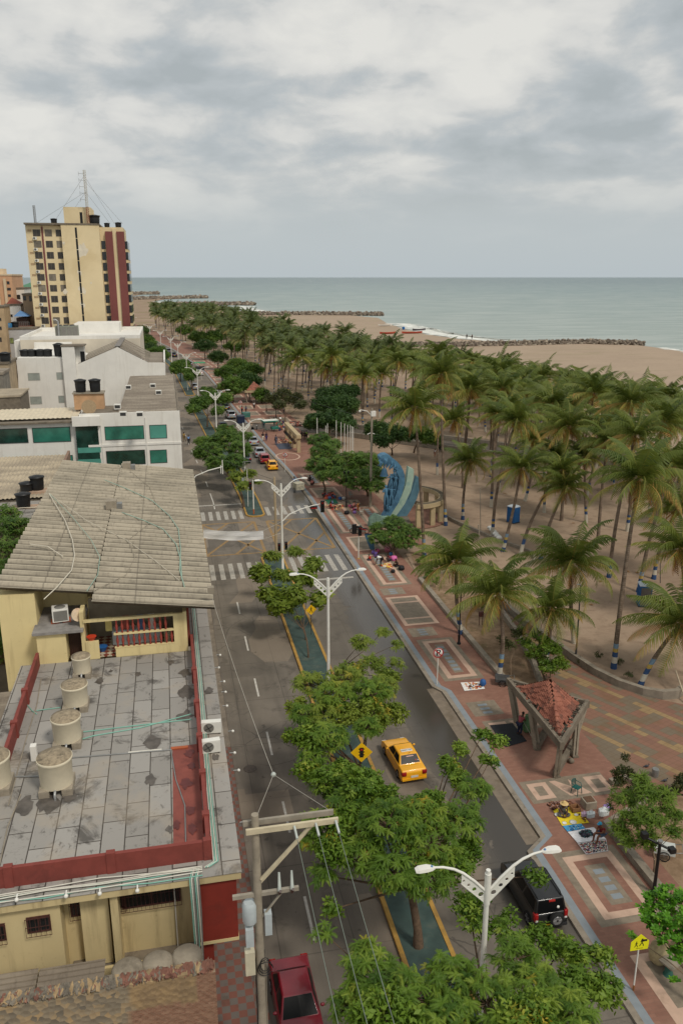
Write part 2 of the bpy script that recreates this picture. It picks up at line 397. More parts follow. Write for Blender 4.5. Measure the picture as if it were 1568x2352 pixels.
strip(mb, 2.8, 8.8, 108.2, 108.7, zl, LINEWF); strip(mb, 11.5, 17.6, 77.3, 77.75, zl, LINEWF)
for x0, x1 in ((3.0, 9.6), (11.2, 17.6)):
    y0, y1 = 87.3, 99.6
    for (a, b), (c_, d_) in (((x0,y0),(x1,y0)),((x0,y1),(x1,y1)),((x0,y0),(x0,y1)),((x1,y0),(x1,y1)),((x0,y0),(x1,y1)),((x0,y1),(x1,y0)),((x0,(y0+y1)/2),((x0+x1)/2,y1)),(((x0+x1)/2,y0),(x1,(y0+y1)/2))):
        v = Vector((c_-a, d_-b)).normalized(); q = (-v.y*.16, v.x*.16)
        diag = (a != c_ and b != d_)
        mb.add([(a+q[0],b+q[1],zl+(.004 if diag else 0)),(a-q[0],b-q[1],zl+(.004 if diag else 0)),(c_-q[0],d_-q[1],zl+(.004 if diag else 0)),(c_+q[0],d_+q[1],zl+(.004 if diag else 0))], [(0,1,2,3)], LINEY)
struct('road_markings', mb)
# ------------------------------------------------------------------ median
YEL = M('kerb_yellow', C(172,134,66), .8, .12, 2, kind='Pos', dirt=C(120,100,70), dscale=1.5, damt=.6)
TEAL = M('median_green_paint', C(60,78,74), .8, .22, 1, kind='Pos', dirt=C(92,98,88), dscale=.9, damt=.9)
TEAL.node_tree
for (y0, y1) in ((-5, 86.0), (101.6, 205), (217.5, 430)):
    mb = MB()
    strip(mb, 9.05, 11.15, y0+.6, y1-.6, .13, TEAL, -.02)
    nose = lambda yy, sg: [(10.1+off(yy)-1.25*math.cos(a), yy+sg*1.1*math.sin(a)) for a in [PI*i/8 for i in range(9)]]
    strip(mb, 8.85, 9.07, y0+1, y1-1, .17, YEL, -.02); strip(mb, 11.13, 11.35, y0+1, y1-1, .17, YEL, -.02)
    for yy, sg in ((y0+1, -1), (y1-1, 1)):
        p = nose(yy, sg); mb.prism(p, -.02, .165, YEL)
        mb.prism([(10.1+off(yy)+(x-10.1-off(yy))*.83, yy+(q-yy)*.8) for x, q in p], 0, .172, TEAL)
    struct('median', mb)
# ------------------------------------------------------------------ promenade paving
def m_brickpave(name, c1, c2, mortar, sc):
    m = bpy.data.materials.new(name); n = N(m); p = n.coord('Pos')
    br = n.n('ShaderNodeTexBrick', {'Vector': p, 'Color1': c1, 'Color2': c2, 'Mortar': mortar, 'Scale': sc, 'Mortar Size': .008})
    c = n.mix(n.math('MULTIPLY', n.step(n.noise(p, .7, 7, .65), .5, .7), .4), br.outputs[0], dk(c1, .6))
    c = n.mix(n.math('MULTIPLY', n.step(n.noise(p, .25, 4, .6), .52, .66), .3), c, C(160,130,110))
    n.out(c, .85, 0, None, spec=.3); return m
PRED = m_brickpave('promenade_red_tile', C(144,106,90), C(134,96,82), C(122,96,84), 1.5)
PGREY = M('promenade_grey_granolite', C(132,120,104), .9, .14, 3, kind='Pos', dirt=C(98,88,74), dscale=1, damt=.5)
PPINK = M('promenade_pink_tile', C(192,162,142), .85, .06, 2, kind='Pos', dirt=C(150,124,104), dscale=1.2, damt=.5)
PBLUE = M('promenade_blue_tile', C(132,139,144), .8, .07, 2, kind='Pos')
KERB = M('kerb_concrete', C(140,130,116), .9, .14, 2, kind='Pos', dirt=C(86,78,66), dscale=1.3, damt=.7)
mb = MB(); ZP = .14
# kerb line x per stretch (recessed parking bay between y 34.5 and 53)
def kx(y): return 17.55 if y < 34.4 else (18.75 if y < 53 else 18.25)
for y0, y1, k in ((-10,34.4,17.5),(35.3,52.2,18.7),(53.1,164,18.2),(172,600,18.2)):
    strip(mb, k, k+.32, y0, y1, ZP, KERB, -.03); strip(mb, k+.32, k+.72, y0, y1, ZP+.001, PBLUE); strip(mb, k+.72, 24.2 if y1 > 160 else 24.0, y0, y1, ZP, PRED)
    if y0 == 172: strip(mb, 24.2, 29.5, 172, 600, ZP, PRED)
    if y0 == 53.1: strip(mb, 24.2, 28, 86, 164, ZP, PRED)
for (ya, ka, yb, kb) in ((34.4,17.5,35.3,18.7),(52.2,18.7,53.1,18.2)):
    for a, b, mt, dz in ((0,.32,KERB,0),(.32,.72,PBLUE,.001),(.72,None,PRED,0)):
        q = [(ka+a, ya), (kb+a, yb), (24.0 if b is None else kb+b, yb), (24.0 if b is None else ka+b, ya)]
        mb.sheet(q, ZP+dz, mt)
    mb.add([(ka,ya,-.03),(kb,yb,-.03),(kb,yb,ZP),(ka,ya,ZP)], [(0,1,2,3)], KERB)
struct('promenade', mb)
mb = MB(); strip(mb, 17.75, 18.68, 35.0, 53.0, .008, M('gutter_concrete', C(124,112,98), .9, .18, 1.5, kind='Pos', dirt=C(100,88,70), damt=.7)); struct('gutter', mb)
mb = MB(); z1, z2, z3, z4 = ZP+.005, ZP+.010, ZP+.015, ZP+.02
def rect(x0, x1, y0, y1, z, mat): strip(mb, x0, x1, y0, y1, z, mat)
def frame(x0, x1, y0, y1, wd, mat, z):
    rect(x0, x1, y0, y0+wd, z, mat); rect(x0, x1, y1-wd, y1, z, mat); rect(x0, x0+wd, y0+wd, y1-wd, z, mat); rect(x1-wd, x1, y0+wd, y1-wd, z, mat)
def pat_nested(y0, y1, nsq, x0=18.9, x1=22.4):
    rect(x0, x1, y0, y1, z1, PGREY); frame(x0+.4, x1-.4, y0+.4, y1-.4, .42, PPINK, z2); frame(x0+.82, x1-.82, y0+.82, y1-.82, .4, PRED, z2)
    xm = (x0+x1)/2; L = (y1-y0-2.9)/nsq
    for i in range(nsq):
        a = y0+1.45+i*L+L*.17; rect(xm-.28, xm+.28, a, a+L*.62, z2, PBLUE)
def pat_small(y0, y1, x0=19.3, x1=21.6):
    rect(x0, x1, y0, y1, z1, PGREY); xm = (x0+x1)/2
    for i in range(3):
        a = y0+.25+i*(y1-y0-.4)/3; rect(xm-.35, xm+.35, a, a+.3, z2, PBLUE)
def pat_ladder(y0, y1, x0=19.3, x1=22.5):
    rect(x0, x1, y0, y1, z1, PGREY); frame(x0, x1, y0, y1, .36, PPINK, z2)
    for t in (.2, .76): rect(x0+.36, x1-.36, y0+(y1-y0)*t, y0+(y1-y0)*t+.3, z2, PPINK)
def pat_glyph(y0, y1, x0, x1):
    rect(x0, x1, y0, y1, z1, PGREY); h = y1-y0-.6; a = y0+.3
    def sqr(xx): frame(xx, xx+1.25, a, a+h, .34, PPINK, z2)
    sqr(x0+.35)
    mb.sheet([(x0+1.85,a+h),(x0+2.25,a+h),(x0+3.75,a),(x0+2.5,a)], z2, PPINK); mb.sheet([(x0+3.1,a+h),(x0+3.9,a),(x0+2.9,a+.3)], z2+.002, PPINK)
    if x1-x0 > 5: sqr(x0+4.1)
pat_nested(28.6, 33.9, 4, 18.7, 22.3)
pat_glyph(38.1, 40.3, 19.6, 25.0); pat_glyph(45.9, 47.5, 20.0, 24.0)
pat_small(48.2, 50.2, 19.8, 22.0)
pat_nested(53.6, 61.2, 7, 19.4, 22.6); pat_small(61.8, 63.6); pat_ladder(64.2, 71.0); pat_small(71.6, 73.4)
pat_nested(74.0, 84.0, 10, 19.6, 22.9)
rect(19.6, 23, 85.2, 90.5, z1, PGREY); frame(19.6, 23, 85.2, 90.5, .34, PPINK, z2)
pat_nested(92.0, 103.5, 9, 19.3, 22.6); pat_nested(92.0, 103.5, 9, 23.3, 26.4)
pat_glyph(104.3, 107, 19.4, 24.8); pat_ladder(109, 114.5, 19.4, 23.2); pat_nested(116, 124, 5, 19.4, 23)
# ring in the paving beyond the P sign
cx, cy = G(661,1050).x, G(661,1050).y
ringv = [(cx+r*math.cos(2*PI*i/40), cy+r*1.5*math.sin(2*PI*i/40), ZP+.006) for r in (2.1, 1.85) for i in range(40)]
mb.add(ringv, [(i, (i+1)%40, 40+(i+1)%40, 40+i) for i in range(40)], PPINK)
y = 172
while y < 340:
    rect(19.4, 23.2, y, y+6, z1, PGREY); frame(19.4, 23.2, y, y+6, .4, PPINK, z2)
    rect(24.4, 28.4, y, y+6, z1, PGREY); frame(24.4, 28.4, y, y+6, .4, PPINK, z2)
    y += 9.5
# near corner pattern beyond the school sign
v = [G(1410,2205), G(1568,2178), G(1568,2352), G(1530,2352)]
rect(19.1, 26, 14, 26.8, z1, PGREY)
rect(19.1, 19.6, 14, 26.8, z2, PPINK); rect(19.6, 26, 26.35, 26.8, z2, PPINK); rect(19.6, 22.2, 23.4, 23.85, z2, PPINK)
struct('promenade_pattern', mb)
# dark damp stain sheets on the near paving
DAMP = M('damp_stain', C(88,74,58), .7, .25, 2, kind='Pos')
# planting beds
mb = MB()
mb.sheet([(24.0,53.0),(24.0,74.5),(25,84),(29,92),(38,90),(44,96),(70,96),(78,60),(70,40),(40,30),(36,45),(33.7,48.3),(31.5,52),(30.6,56),(29.4,61.5),(28.6,66),(27.2,55.0),(25.9,49.8),(25.0,49.6),(24.0,51.5)], .03, SAND)
mb.sheet([(24.0,74.5),(24.0,53.0),(24.4,51.2),(25.9,49.8),(27.2,54.2),(28.8,63),(29.4,70),(29,84),(25.6,84)], .05, SOIL)
mb.sheet([(22.9,10),(22.9,35.5),(24.8,36.2),(26.2,37.6),(28.5,37.2),(34,33),(40,22),(40,10)], .09, SOIL)
struct('planting_bed', mb)
# yellow/red/grey winding footpath
def m_pathp():
    m = bpy.data.materials.new('footpath_blocks'); n = N(m); p = n.coord('Pos')
    q = n.n('ShaderNodeMapping', {'Vector': p, 'Rotation': (0,0,R(-24)), 'Scale': (1/.5, 1/.42, 1)}).outputs[0]
    s = n.n('ShaderNodeSeparateXYZ', {0: q}); ix = n.math('FLOOR', s.outputs[0]); iy = n.math('FLOOR', s.outputs[1])
    cell = n.n('ShaderNodeCombineXYZ', {0: ix, 1: n.math('FLOOR', n.math('DIVIDE', iy, 2.))}).outputs[0]
    wn = n.n('ShaderNodeTexWhiteNoise', {'Vector': cell}, noise_dimensions='3D').outputs[0]
    md = n.math('FLOORED_MODULO', ix, 6.)
    yel = n.math('LESS_THAN', n.math('ABSOLUTE', n.math('SUBTRACT', n.math('ADD', md, n.math('MULTIPLY', n.math('GREATER_THAN', wn, .75), 1.)), 2.)), .6)
    base = n.ramp(wn, [(0, C(134,100,84)), (.45, C(128,96,82)), (.5, C(118,106,90)), (1, C(126,112,94))], 'CONSTANT')
    c = n.mix(yel, base, C(150,126,92))
    fx = n.math('ABSOLUTE', n.math('SUBTRACT', n.math('FRACT', s.outputs[0]), .5)); fy = n.math('ABSOLUTE', n.math('SUBTRACT', n.math('FRACT', s.outputs[1]), .5))
    j = n.math('GREATER_THAN', n.math('MAXIMUM', fx, fy), .46)
    c = n.mix(n.math('MULTIPLY', j, .4), c, C(90,74,58))
    c = n.mix(n.math('MULTIPLY', n.step(n.noise(p, .5, 7, .65), .48, .68), .5), c, C(112,88,62))
    n.out(c, .9, 0, None, spec=.25); return m
FPATH = m_pathp()
mb = MB()
mb.sheet([(25.4,36.8),(25.2,41),(25.4,46.5),(26.6,50.2),(28.2,56.5),(28.6,62),(28.9,66),(29.2,64),(30.3,57.5),(31.2,52.5),(33,48.6),(35.2,46.8),(38,45.5),(42,38),(42,24),(34,33.5),(28.5,37.4)], .12, FPATH)
struct('footpath', mb)
mb = MB(); RPAVE = m_brickpave('rough_red_paving', C(132,96,82), C(118,82,70), C(100,78,66), 1.2)
mb.sheet([(35.4,46.6),(38,46.5),(52,46),(60,30),(42,24),(42,33)], .125, RPAVE); struct('plaza', mb)
mb = MB()
mb.sheet([(23.9,35.6),(23.9,51.4),(24.5,51.0),(25.7,49.6),(26.2,46),(26.2,41),(26.4,38.4),(26.2,36.6),(24.8,35.6)], ZP-.004, PRED)
struct('gazebo_paving', mb)
# low concrete bench walls edging the promenade beds
def lowwall(pts, w_, h, lab, closed=False):
    mb = MB(); n_ = len(pts); L = []; Rr = []
    for i in range(n_):
        a = Vector(pts[max(i-1,0)]); b = Vector(pts[min(i+1,n_-1)]); t = (b-a).normalized(); q = Vector((-t.y, t.x))
        p = Vector(pts[i]); L.append(p+q*w_/2); Rr.append(p-q*w_/2)
    v = []
    for a, b in zip(L, Rr): v += [(a.x,a.y,0),(a.x,a.y,h),(b.x,b.y,h),(b.x,b.y,0)]
    f = []
    for i in range(n_-1):
        for k in range(4): f.append((4*i+k, 4*i+(k+1)%4, 4*i+4+(k+1)%4, 4*i+4+k))
    e = 4*(n_-1); mb.add(v, f+[(3,2,1,0),(e,e+1,e+2,e+3)], KERB)
    o = mb.build('low_wall'); tag(o, lab, 'low wall', 'low concrete edging walls'); return o
lowwall([(22.7,12),(22.75,25),(22.75,35.4),(24.6,36.1)], .45, .5, 'low concrete bench wall the man in the blue cap sits on')
lowwall([(24.6,36.1),(26.1,37.0),(26.6,38.3),(26.1,39.2),(25.0,39.0)], .3, .45, 'curled end of the planter wall beside the red flowered shrub')
lowwall([(24.0,75.0),(23.9,64),(23.9,53.0),(24.2,51.3),(25.2,50.4)], .45, .45, 'long low wall between promenade and the bed with the black street lamp')
lowwall([(24.0,75.0),(26.5,76.5),(29,77)], .3, .3, 'short kerb at the far corner of the planted bed')
lowwall([(28.9,66),(28.3,60.5),(27.3,55),(26.3,51.5),(25.9,49.2),(25.5,48.4)], .35, .55, 'wall between the bed and the yellow footpath behind the gazebo')
cv = [(29.6,67),(29.9,62),(30.5,57.5),(30.8,55),(31.3,52.3),(32.1,50.2),(33.2,48.7),(34.3,48.0),(35.4,47.9),(36.2,48.4)]
lowwall(cv, .4, .7, 'curving retaining wall holding the beach sand by the yellow path')
lowwall([(30.5,108),(33.5,101),(34.5,94),(36.5,86.5),(38.8,80.8),(38.2,78.2),(36,76)], .3, .4, 'long thin kerb wall curving behind the round colonnade')
lowwall([(a[0],a[1]-.5) for a in ra[1:]], .4, .9, 'near side wall of the road crossing the palm grove')
lowwall([(a[0],a[1]+.5) for a in rb[1:]], .4, .9, 'far side wall of the road crossing the palm grove')
# left pavement
CHK = bpy.data.materials.new('pavement_checker'); n = N(CHK); p = n.coord('Pos')
ch = n.n('ShaderNodeTexChecker', {'Vector': p, 'Color1': C(122,78,66), 'Color2': C(106,98,92), 'Scale': 2.9}).outputs[0]
ch = n.mix(n.math('MULTIPLY', n.step(n.noise(p, .9, 6, .7), .5, .66), .5), ch, C(80,66,56)); n.out(ch, .85)
PAVE = M('pavement_concrete', C(128,118,106), .9, .2, 1, kind='Pos', dirt=C(80,72,62), damt=.7)
mb = MB()
mb.box(-12, 2.62, -6, 48, -.03, .12, CHK); mb.box(-12, 2.62, 48, 88.4, -.03, .118, PAVE)
strip(mb, -3, 2.62, 110.6, 600, .12, PAVE, -.03)
struct('pavement', mb)
mb = MB(); mb.box(-140, -12, -10, 88, -.03, .05, M('yard_ground', C(110,98,82), .95, .25, .4, kind='Pos')); mb.sheet([(-400,110.7),(-3.1,110.7),(-3.1,200),(-60,600),(-700,600)], .04, M('town_ground', C(120,108,94), .95, .25, .2, kind='Pos')); struct('town_ground', mb)
# ------------------------------------------------------------------ buildings
CREAM = m_wall('cream_wall_paint', C(222,204,152), C(160,140,100), .4)
CREAM2 = m_wall('cream_wall_dull', C(200,182,138), C(128,110,80), .5)
DRED = M('dark_red_paint', C(128,62,54), .8, .12, 1.5, dirt=C(96,50,44), damt=.7)
REDW = M('red_wall_paint', C(134,48,36), .75, .1, .8, dirt=C(104,44,34), damt=.5)
IRON = M('rusty_iron', C(76,44,38), .7, .2, 5)
def m_slab(name='roof_slabs', c1=C(160,156,150), c2=C(143,139,133)):
    m = bpy.data.materials.new(name); n = N(m); p = n.coord('Pos')
    br = n.n('ShaderNodeTexBrick', {'Vector': n.coord('Pos', (1,1,1), (0,0,PI/2)), 'Color1': c1, 'Color2': c2, 'Mortar': C(74,68,62), 'Scale': .62, 'Mortar Size': .02, 'Mortar Smooth': .4, 'Brick Width': 1.5, 'Row Height': .62})
    c = br.outputs[0]
    c = n.mix(n.math('MULTIPLY', n.step(n.noise(p, .45, 9, .72, .5), .52, .64), .75), c, C(66,62,58))
    c = n.mix(n.math('MULTIPLY', n.step(n.noise(n.coord('Pos', (1.4,.8,1)), 2.2, 6, .75), .58, .7), .7), c, C(62,58,54))
    c = n.mix(n.math('MULTIPLY', n.step(n.noise(p, .35, 5, .6), .5, .66), .35), c, C(172,158,138))
    n.out(c, .85, 0, br.outputs[1], .01, .5, .3); return m
SLAB = m_slab()
def m_fiber(name, c1, c2, c3, ph=None):   # weathered fibre cement, streaks run along x
    m = bpy.data.materials.new(name); n = N(m); p = n.coord('Pos')
    a = n.noise(n.coord('Pos', (.16,.5,1)), 1, 6, .65, .4); b = n.noise(n.coord('Pos', (3.2,.7,1)), 1.4, 6, .7)
    c = n.mix(n.step(a, .36, .62), c1, c2)
    c = n.mix(n.math('MULTIPLY', n.step(b, .48, .66), .35), c, c3)
    if ph is not None:      # corrugation shading painted into the colour: dark valleys, pale crests
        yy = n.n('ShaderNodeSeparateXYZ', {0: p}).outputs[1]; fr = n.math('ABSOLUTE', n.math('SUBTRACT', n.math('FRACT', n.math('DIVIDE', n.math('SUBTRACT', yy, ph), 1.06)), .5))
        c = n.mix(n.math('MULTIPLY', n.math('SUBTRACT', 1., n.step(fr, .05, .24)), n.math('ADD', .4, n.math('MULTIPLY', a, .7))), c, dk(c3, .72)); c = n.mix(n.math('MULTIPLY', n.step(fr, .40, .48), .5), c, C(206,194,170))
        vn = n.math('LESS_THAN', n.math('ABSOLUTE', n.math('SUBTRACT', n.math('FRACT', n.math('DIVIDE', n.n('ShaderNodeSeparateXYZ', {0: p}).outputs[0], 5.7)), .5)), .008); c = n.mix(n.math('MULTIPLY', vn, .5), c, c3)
    n.out(c, .92, 0, None, spec=.2); return m
FIBER = m_fiber('fibre_cement_roof', C(186,172,148), C(156,144,126), C(102,94,84))
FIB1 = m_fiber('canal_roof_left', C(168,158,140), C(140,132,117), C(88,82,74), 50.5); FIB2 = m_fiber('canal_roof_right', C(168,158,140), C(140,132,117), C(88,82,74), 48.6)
FIBERG = m_fiber('fibre_cement_grey', C(150,140,126), C(126,116,104), C(92,84,74))
def corr(mb, x0, x1, y0, y1, zf, pitch, amp, mat, along='x', nseg=10, prof='sin'):
    # corrugated sheet: waves stacked along y when along=='x'
    a0, a1 = (y0, y1) if along == 'x' else (x0, x1)
    k = int((a1-a0)/pitch*nseg); vs = []
    b0, b1 = (x0, x1) if along == 'x' else (y0, y1)
    bs = [b0+(b1-b0)*i/6 for i in range(7)]
    for i in range(k+1):
        t = a0+(a1-a0)*i/k; ph = ((t-a0)/pitch) % 1
        dz = amp*(abs(math.cos(PI*ph))**.6*2-1) if prof == 'canal' else amp*math.cos(2*PI*ph)
        for b in bs:
            x, y = (b, t) if along == 'x' else (t, b)
            vs.append((x, y, zf(x, y)+dz))
    m_ = len(bs); fs = [(i*m_+j, i*m_+j+1, (i+1)*m_+j+1, (i+1)*m_+j) for i in range(k) for j in range(m_-1)]
    if along != 'x': fs = [f[::-1] for f in fs]
    mb.add(vs, fs, mat, True)
def window(parent, x0, x1, z0, z1, y, grille=True, fr=IRON, glass=GLASSD, name='window', mull=1, proud=.03):
    mb = MB(); t = .07
    mb.box(x0, x1, y-proud, y+.02, z0, z0+t, fr); mb.box(x0, x1, y-proud, y+.02, z1-t, z1, fr)
    mb.box(x0, x0+t, y-proud, y+.02, z0+t, z1-t, fr); mb.box(x1-t, x1, y-proud, y+.02, z0+t, z1-t, fr)
    for i in range(mull):
        xm = x0+(x1-x0)*(i+1)/(mull+1); mb.box(xm-.03, xm+.03, y-proud+.004, y+.02, z0+t, z1-t, fr)
    o = mb.build(name, parent); p = MB(); p.box(x0+t, x1-t, y-.012, y+.01, z0+t, z1-t, glass); p.build('pane', o)
    if grille:
        g = MB(); k = max(3, int((x1-x0)/.16))
        for i in range(k+1):
            xx = x0-.03+(x1-x0+.06)*i/k; g.beam((xx,y-.14,z0-.08), (xx,y-.14,z1+.02), .016, .016, fr)
        for zz in (z0-.08, (z0+z1)/2, z1+.02): g.beam((x0-.04,y-.155,zz), (x1+.04,y-.155,zz), .018, .018, fr)
        g.build('grille', o)
    return o
# ---- building with the grey slab roof (nearest, left)
A = thing('slab_roof_building', 'near cream building with grey slab roof, dark red parapets and a red street corner', 'building', (0,0,0))
mb = MB()
mb.box(-14, -5.45, 28.55, 38.2, .0, 6.15, CREAM2); mb.box(-9.9, -5.45, 38.2, 49.6, .0, 6.15, CREAM2)            # left mass
mb.box(-5.45, -.2, 29.4, 49.6, .0, 6.15, CREAM2)             # recessed mass
mb.box(-4.75, -3.65, 28.95, 29.4, 2.4, 6.15, CREAM2)         # pier in the recess
mb.box(-3.52, -3.22, 28.5, 29.4, 1.9, 6.15, CREAM2)
mb.build('wall', A)
mb = MB(); mb.box(-.12, 1.55, 28.45, 49.6, 3.15, 6.02, REDW); mb.box(-.14, 1.57, 28.43, 49.6, 3.0, 3.15, CREAM); mb.build('street_wall', A)
mb = MB(); mb.box(-.12, .5, 28.7, 49.6, 0, 3.0, REDW); mb.build('ground_floor_wall', A)
mb = MB()
mb.box(-14, 1.75, 28.3, 38.3, 6.17, 6.5, CREAM2); mb.box(-10.05, 1.75, 38.3, 49.6, 6.17, 6.5, CREAM2); mb.box(-14, .4, 28.26, 38.4, 6.501, 6.53, SLAB); mb.box(-10.1, .4, 38.4, 49.6, 6.501, 6.53, SLAB)
mb.box(.4, 1.78, 28.26, 62, 6.503, 6.533, SLAB); mb.box(.42, 1.75, 49.6, 62, 6.17, 6.5, CREAM2)
mb.build('roof', A)
mb = MB()
mb.box(-14, .6, 29.28, 29.46, 6.53, 7.42, DRED); mb.box(.42, .6, 29.46, 50.2, 6.53, 7.42, DRED)
for x in (-13, -7.55, -3.6, .3): mb.box(x, x+.35, 29.24, 29.5, 6.53, 7.5, DRED)
for y in (31, 34.2, 37.5, 41, 45): mb.box(.34, .66, y, y+.3, 6.53, 7.5, DRED)
mb.box(-9.1, -8.92, 38.4, 49.4, 6.53, 7.42, DRED); mb.box(-14, -8.92, 38.22, 38.4, 6.53, 7.42, DRED)
for y in (40.8, 44.4): mb.box(-9.2, -8.84, y, y+.3, 6.53, 7.48, DRED)
mb.build('parapet', A)
mb = MB(); mb.sheet([(-.95,29.5),(.4,29.5),(.4,38.3),(-.9,38.2)], 6.536, M('red_roof_coating', C(136,74,64), .7, .14, 1, kind='Pos', dirt=C(96,50,46), dscale=.7, damt=.7)); mb.build('red_floor_patch', A)
DST = M('damp_roof_stain', C(92,86,80), .5, .3, 2, kind='Pos'); DSR = M('damp_red_stain', C(98,44,40), .4, .2, 2, kind='Pos'); sq = random.Random(4); mb = MB()
for i, (px_, py_, s_, mt) in enumerate(((229,1563,.5,DST),(317,1548,.35,DST),(392,1521,.4,DST),(255,1541,.25,DST),(425,1545,.7,DST),(430,1590,.9,DST),(425,1645,.8,DST),(350,1705,.8,DST),(110,1845,.9,DST),(160,1830,.6,DST),(60,1850,.8,DST),(345,1790,.5,DST),(390,1905,.3,DST),(435,1730,.45,DSR),(428,1800,.5,DSR),(440,1760,.35,DSR),(438,1860,.4,DSR),(405,1895,.35,DSR),(440,1905,.4,DSR),(480,1587,.5,DST),(495,1740,.35,DST))):
    v = G(px_, py_, 6.55); n_ = 14; mb.add([(v.x+s_*sq.uniform(.45,1)*math.cos(2*PI*j/n_)*.7, v.y+s_*sq.uniform(.45,1)*math.sin(2*PI*j/n_)*1.1, 6.543+.0015*i) for j in range(n_)], [tuple(range(n_))], mt)
mb.build('damp_patch', A)['kind'] = 'stuff'
mb = MB(); mb.box(-5.3, -.3, 28.7, 29.4, 2.2, 2.35, CONCD); mb.box(-5.4, -.2, 28.55, 28.7, 2.0, 2.5, CREAM2); mb.build('ledge', A)
window(A, -5.2, -4.8, 4.6, 5.9, 29.38); window(A, -3.6+.02, -3.0, 4.7, 6.05, 29.38, mull=0)
window(A, -3.15, -.75, 4.6, 5.95, 29.38, mull=1)
window(A, -6.75, -5.85, 4.85, 5.6, 28.53); window(A, -8.6, -7.55, 4.7, 5.5, 28.53)
mb = MB(); GP = M('green_pvc_pipe', C(126,176,160), .5, .08); WP = M('white_pvc_pipe', C(206,202,190), .5, .06)
for k in range(4):
    x = .68+k*.06; mb.tube([(x, 60-k, 6.6+.02*k), (x+.03, 45, 6.62), (x-.02, 36, 6.6), (x, 29.0, 6.62), (x-.4, 28.75, 6.6)], .03, 5, GP if k % 2 else WP)
for k in range(6):
    z = 6.58+.03*(k % 3); y = 28.4+.1*k; pts = [(-14, y, z)]+[(-14+14.2*i/7, y+rnd.uniform(-.12,.12), z) for i in range(1, 8)]
    mb.tube(pts, .028, 5, (GP, WP, WP)[k % 3])
for k in range(6):
    x = -.32+k*.07; mb.tube([(x+.1, 28.7, 6.6), (x, 28.2, 6.55), (x+.03, 28.15, 5), (x+.06*rnd.random(), 28.3, 2.2)], .03, 5, (GP, WP, M('grey_pipe', C(120,118,112), .6, .1))[k % 3])
mb.tube([(-1.0, 29.35, 6), (-1.0, 29.3, 2.3)], .03, 5, WP)
mb.build('pipes', A)
mb = MB()
def roofline(pts, r, mat): mb.tube([G(x, y, 6.56) for x, y in pts], r, 5, mat)
roofline([(150,1684),(185,1682),(300,1668),(440,1652)], .035, GP); roofline([(182,1700),(215,1690),(320,1672),(440,1640)], .035, GP)
roofline([(60,1615),(75,1633),(85,1640)], .03, GP); roofline([(85,1632),(140,1625)], .03, GP)
roofline([(160,1741),(295,1730),(395,1722)], .04, STEEL); roofline([(295,1729),(372,1722)], .06, WP); roofline([(393,1720),(432,1716)], .1, M('orange_tube', C(168,86,46), .5, .1))
roofline([(20,1850),(60,1700),(85,1620),(95,1560)], .03, CONC); roofline([(391,1712),(404,1790),(425,1850),(427,1935)], .035, STEEL)
roofline([(0,1985),(18,1900),(48,1825)], .03, CONC); roofline([(0,1785),(95,1783)], .04, STEEL)
mb.build('roof_pipes', A)
# water tanks on the roof
TANKW = M('cream_tank_fibre', C(206,196,172), .75, .06, 1.5, dirt=C(150,136,112), damt=.4)
TANKTOP = M('tank_lid_dirt', C(150,136,114), .95, .25, 5, dirt=C(60,56,48), dscale=3, damt=.8)
def wtank(x, y, r, h, lab, cat='water tank'):
    t = thing('water_tank', lab, 'water tank', (x, y, 6.53), 0, 'cream water tanks on the slab roof')
    b = MB(); b.box(-r*.95, -r*.35, -r*.9, r*.9, 0, .35, CONC); b.box(r*.35, r*.95, -r*.9, r*.9, 0, .35, CONC); b.build('base', t)
    b = MB(); b.lathe([(r*.93,.35),(r*.97,.9*h),(r*1.03,.93*h),(r*1.03,h),(r,h)], 28, TANKW); b.build('body', t)
    b = MB(); b.lathe([(r*1.0,h-.01),(r*.98,h+.05),(r*.4,h+.16),(0,h+.18)], 28, TANKTOP); b.build('lid', t)
    b = MB(); b.tube([(0,-r*.7,.4),(0,-r*1.15,.3),(0,-r*1.2,.02)], .07, 6, STEEL); b.build('drain_pipe', t)
for p, r, h, lab in (((130,1822),.80,1.75,'largest cream water tank nearest the front of the slab roof'), ((155,1716),.74,1.6,'cream water tank with a dark wet hollow in its lid'), ((174,1632),.72,1.5,'cream water tank second from the yellow terrace'), ((189,1556),.55,1.35,'small whiter water tank right below the yellow terrace wall'), ((-14,1822),.80,1.75,'cream water tank cut by the left edge of the photo')):
    v = G(p[0], p[1], 6.6); wtank(v.x, v.y+r*.6, r, h, lab)
# ac units on street ledge
FAN = M('fan_grille', C(120,118,112), .6, .1)
def acunit(loc, rz, lab, sx=.85, sz=.65, grp='white air conditioning units'):
    t = thing('air_conditioner', lab, 'air conditioner', loc, rz, grp)
    b = MB(); b.box(-sx/2, sx/2, -.17, .17, .06, sz, WPAINT); b.box(-sx/2+.05, -sx/2+.12, -.16, .16, 0, .06, DKGREY); b.box(sx/2-.12, sx/2-.05, -.16, .16, 0, .06, DKGREY); b.build('casing', t, bevel=.015)
    b = MB(); c = (-sx*.12, 0, sz/2+.03); rr = sz*.38
    b.add([(c[0]+q*math.cos(2*PI*i/20), -.176-.01*(q < rr), c[2]+q*math.sin(2*PI*i/20)) for q in (rr, rr*.12) for i in range(20)], [(i, 20+i, 20+(i+1)%20, (i+1)%20) for i in range(20)], FAN)
    for i in range(4): b.beam((c[0],-.195,c[2]), (c[0]+rr*.9*math.cos(i*PI/2+.5), -.195, c[2]+rr*.9*math.sin(i*PI/2+.5)), .05, .01, DKGREY)
    b.build('fan', t); return t
v = G(486,1683,6.54); acunit((v.x, v.y, 6.54), R(-4), 'air conditioner with coiled pipe on the ledge, farther of two', 1.05, .72)
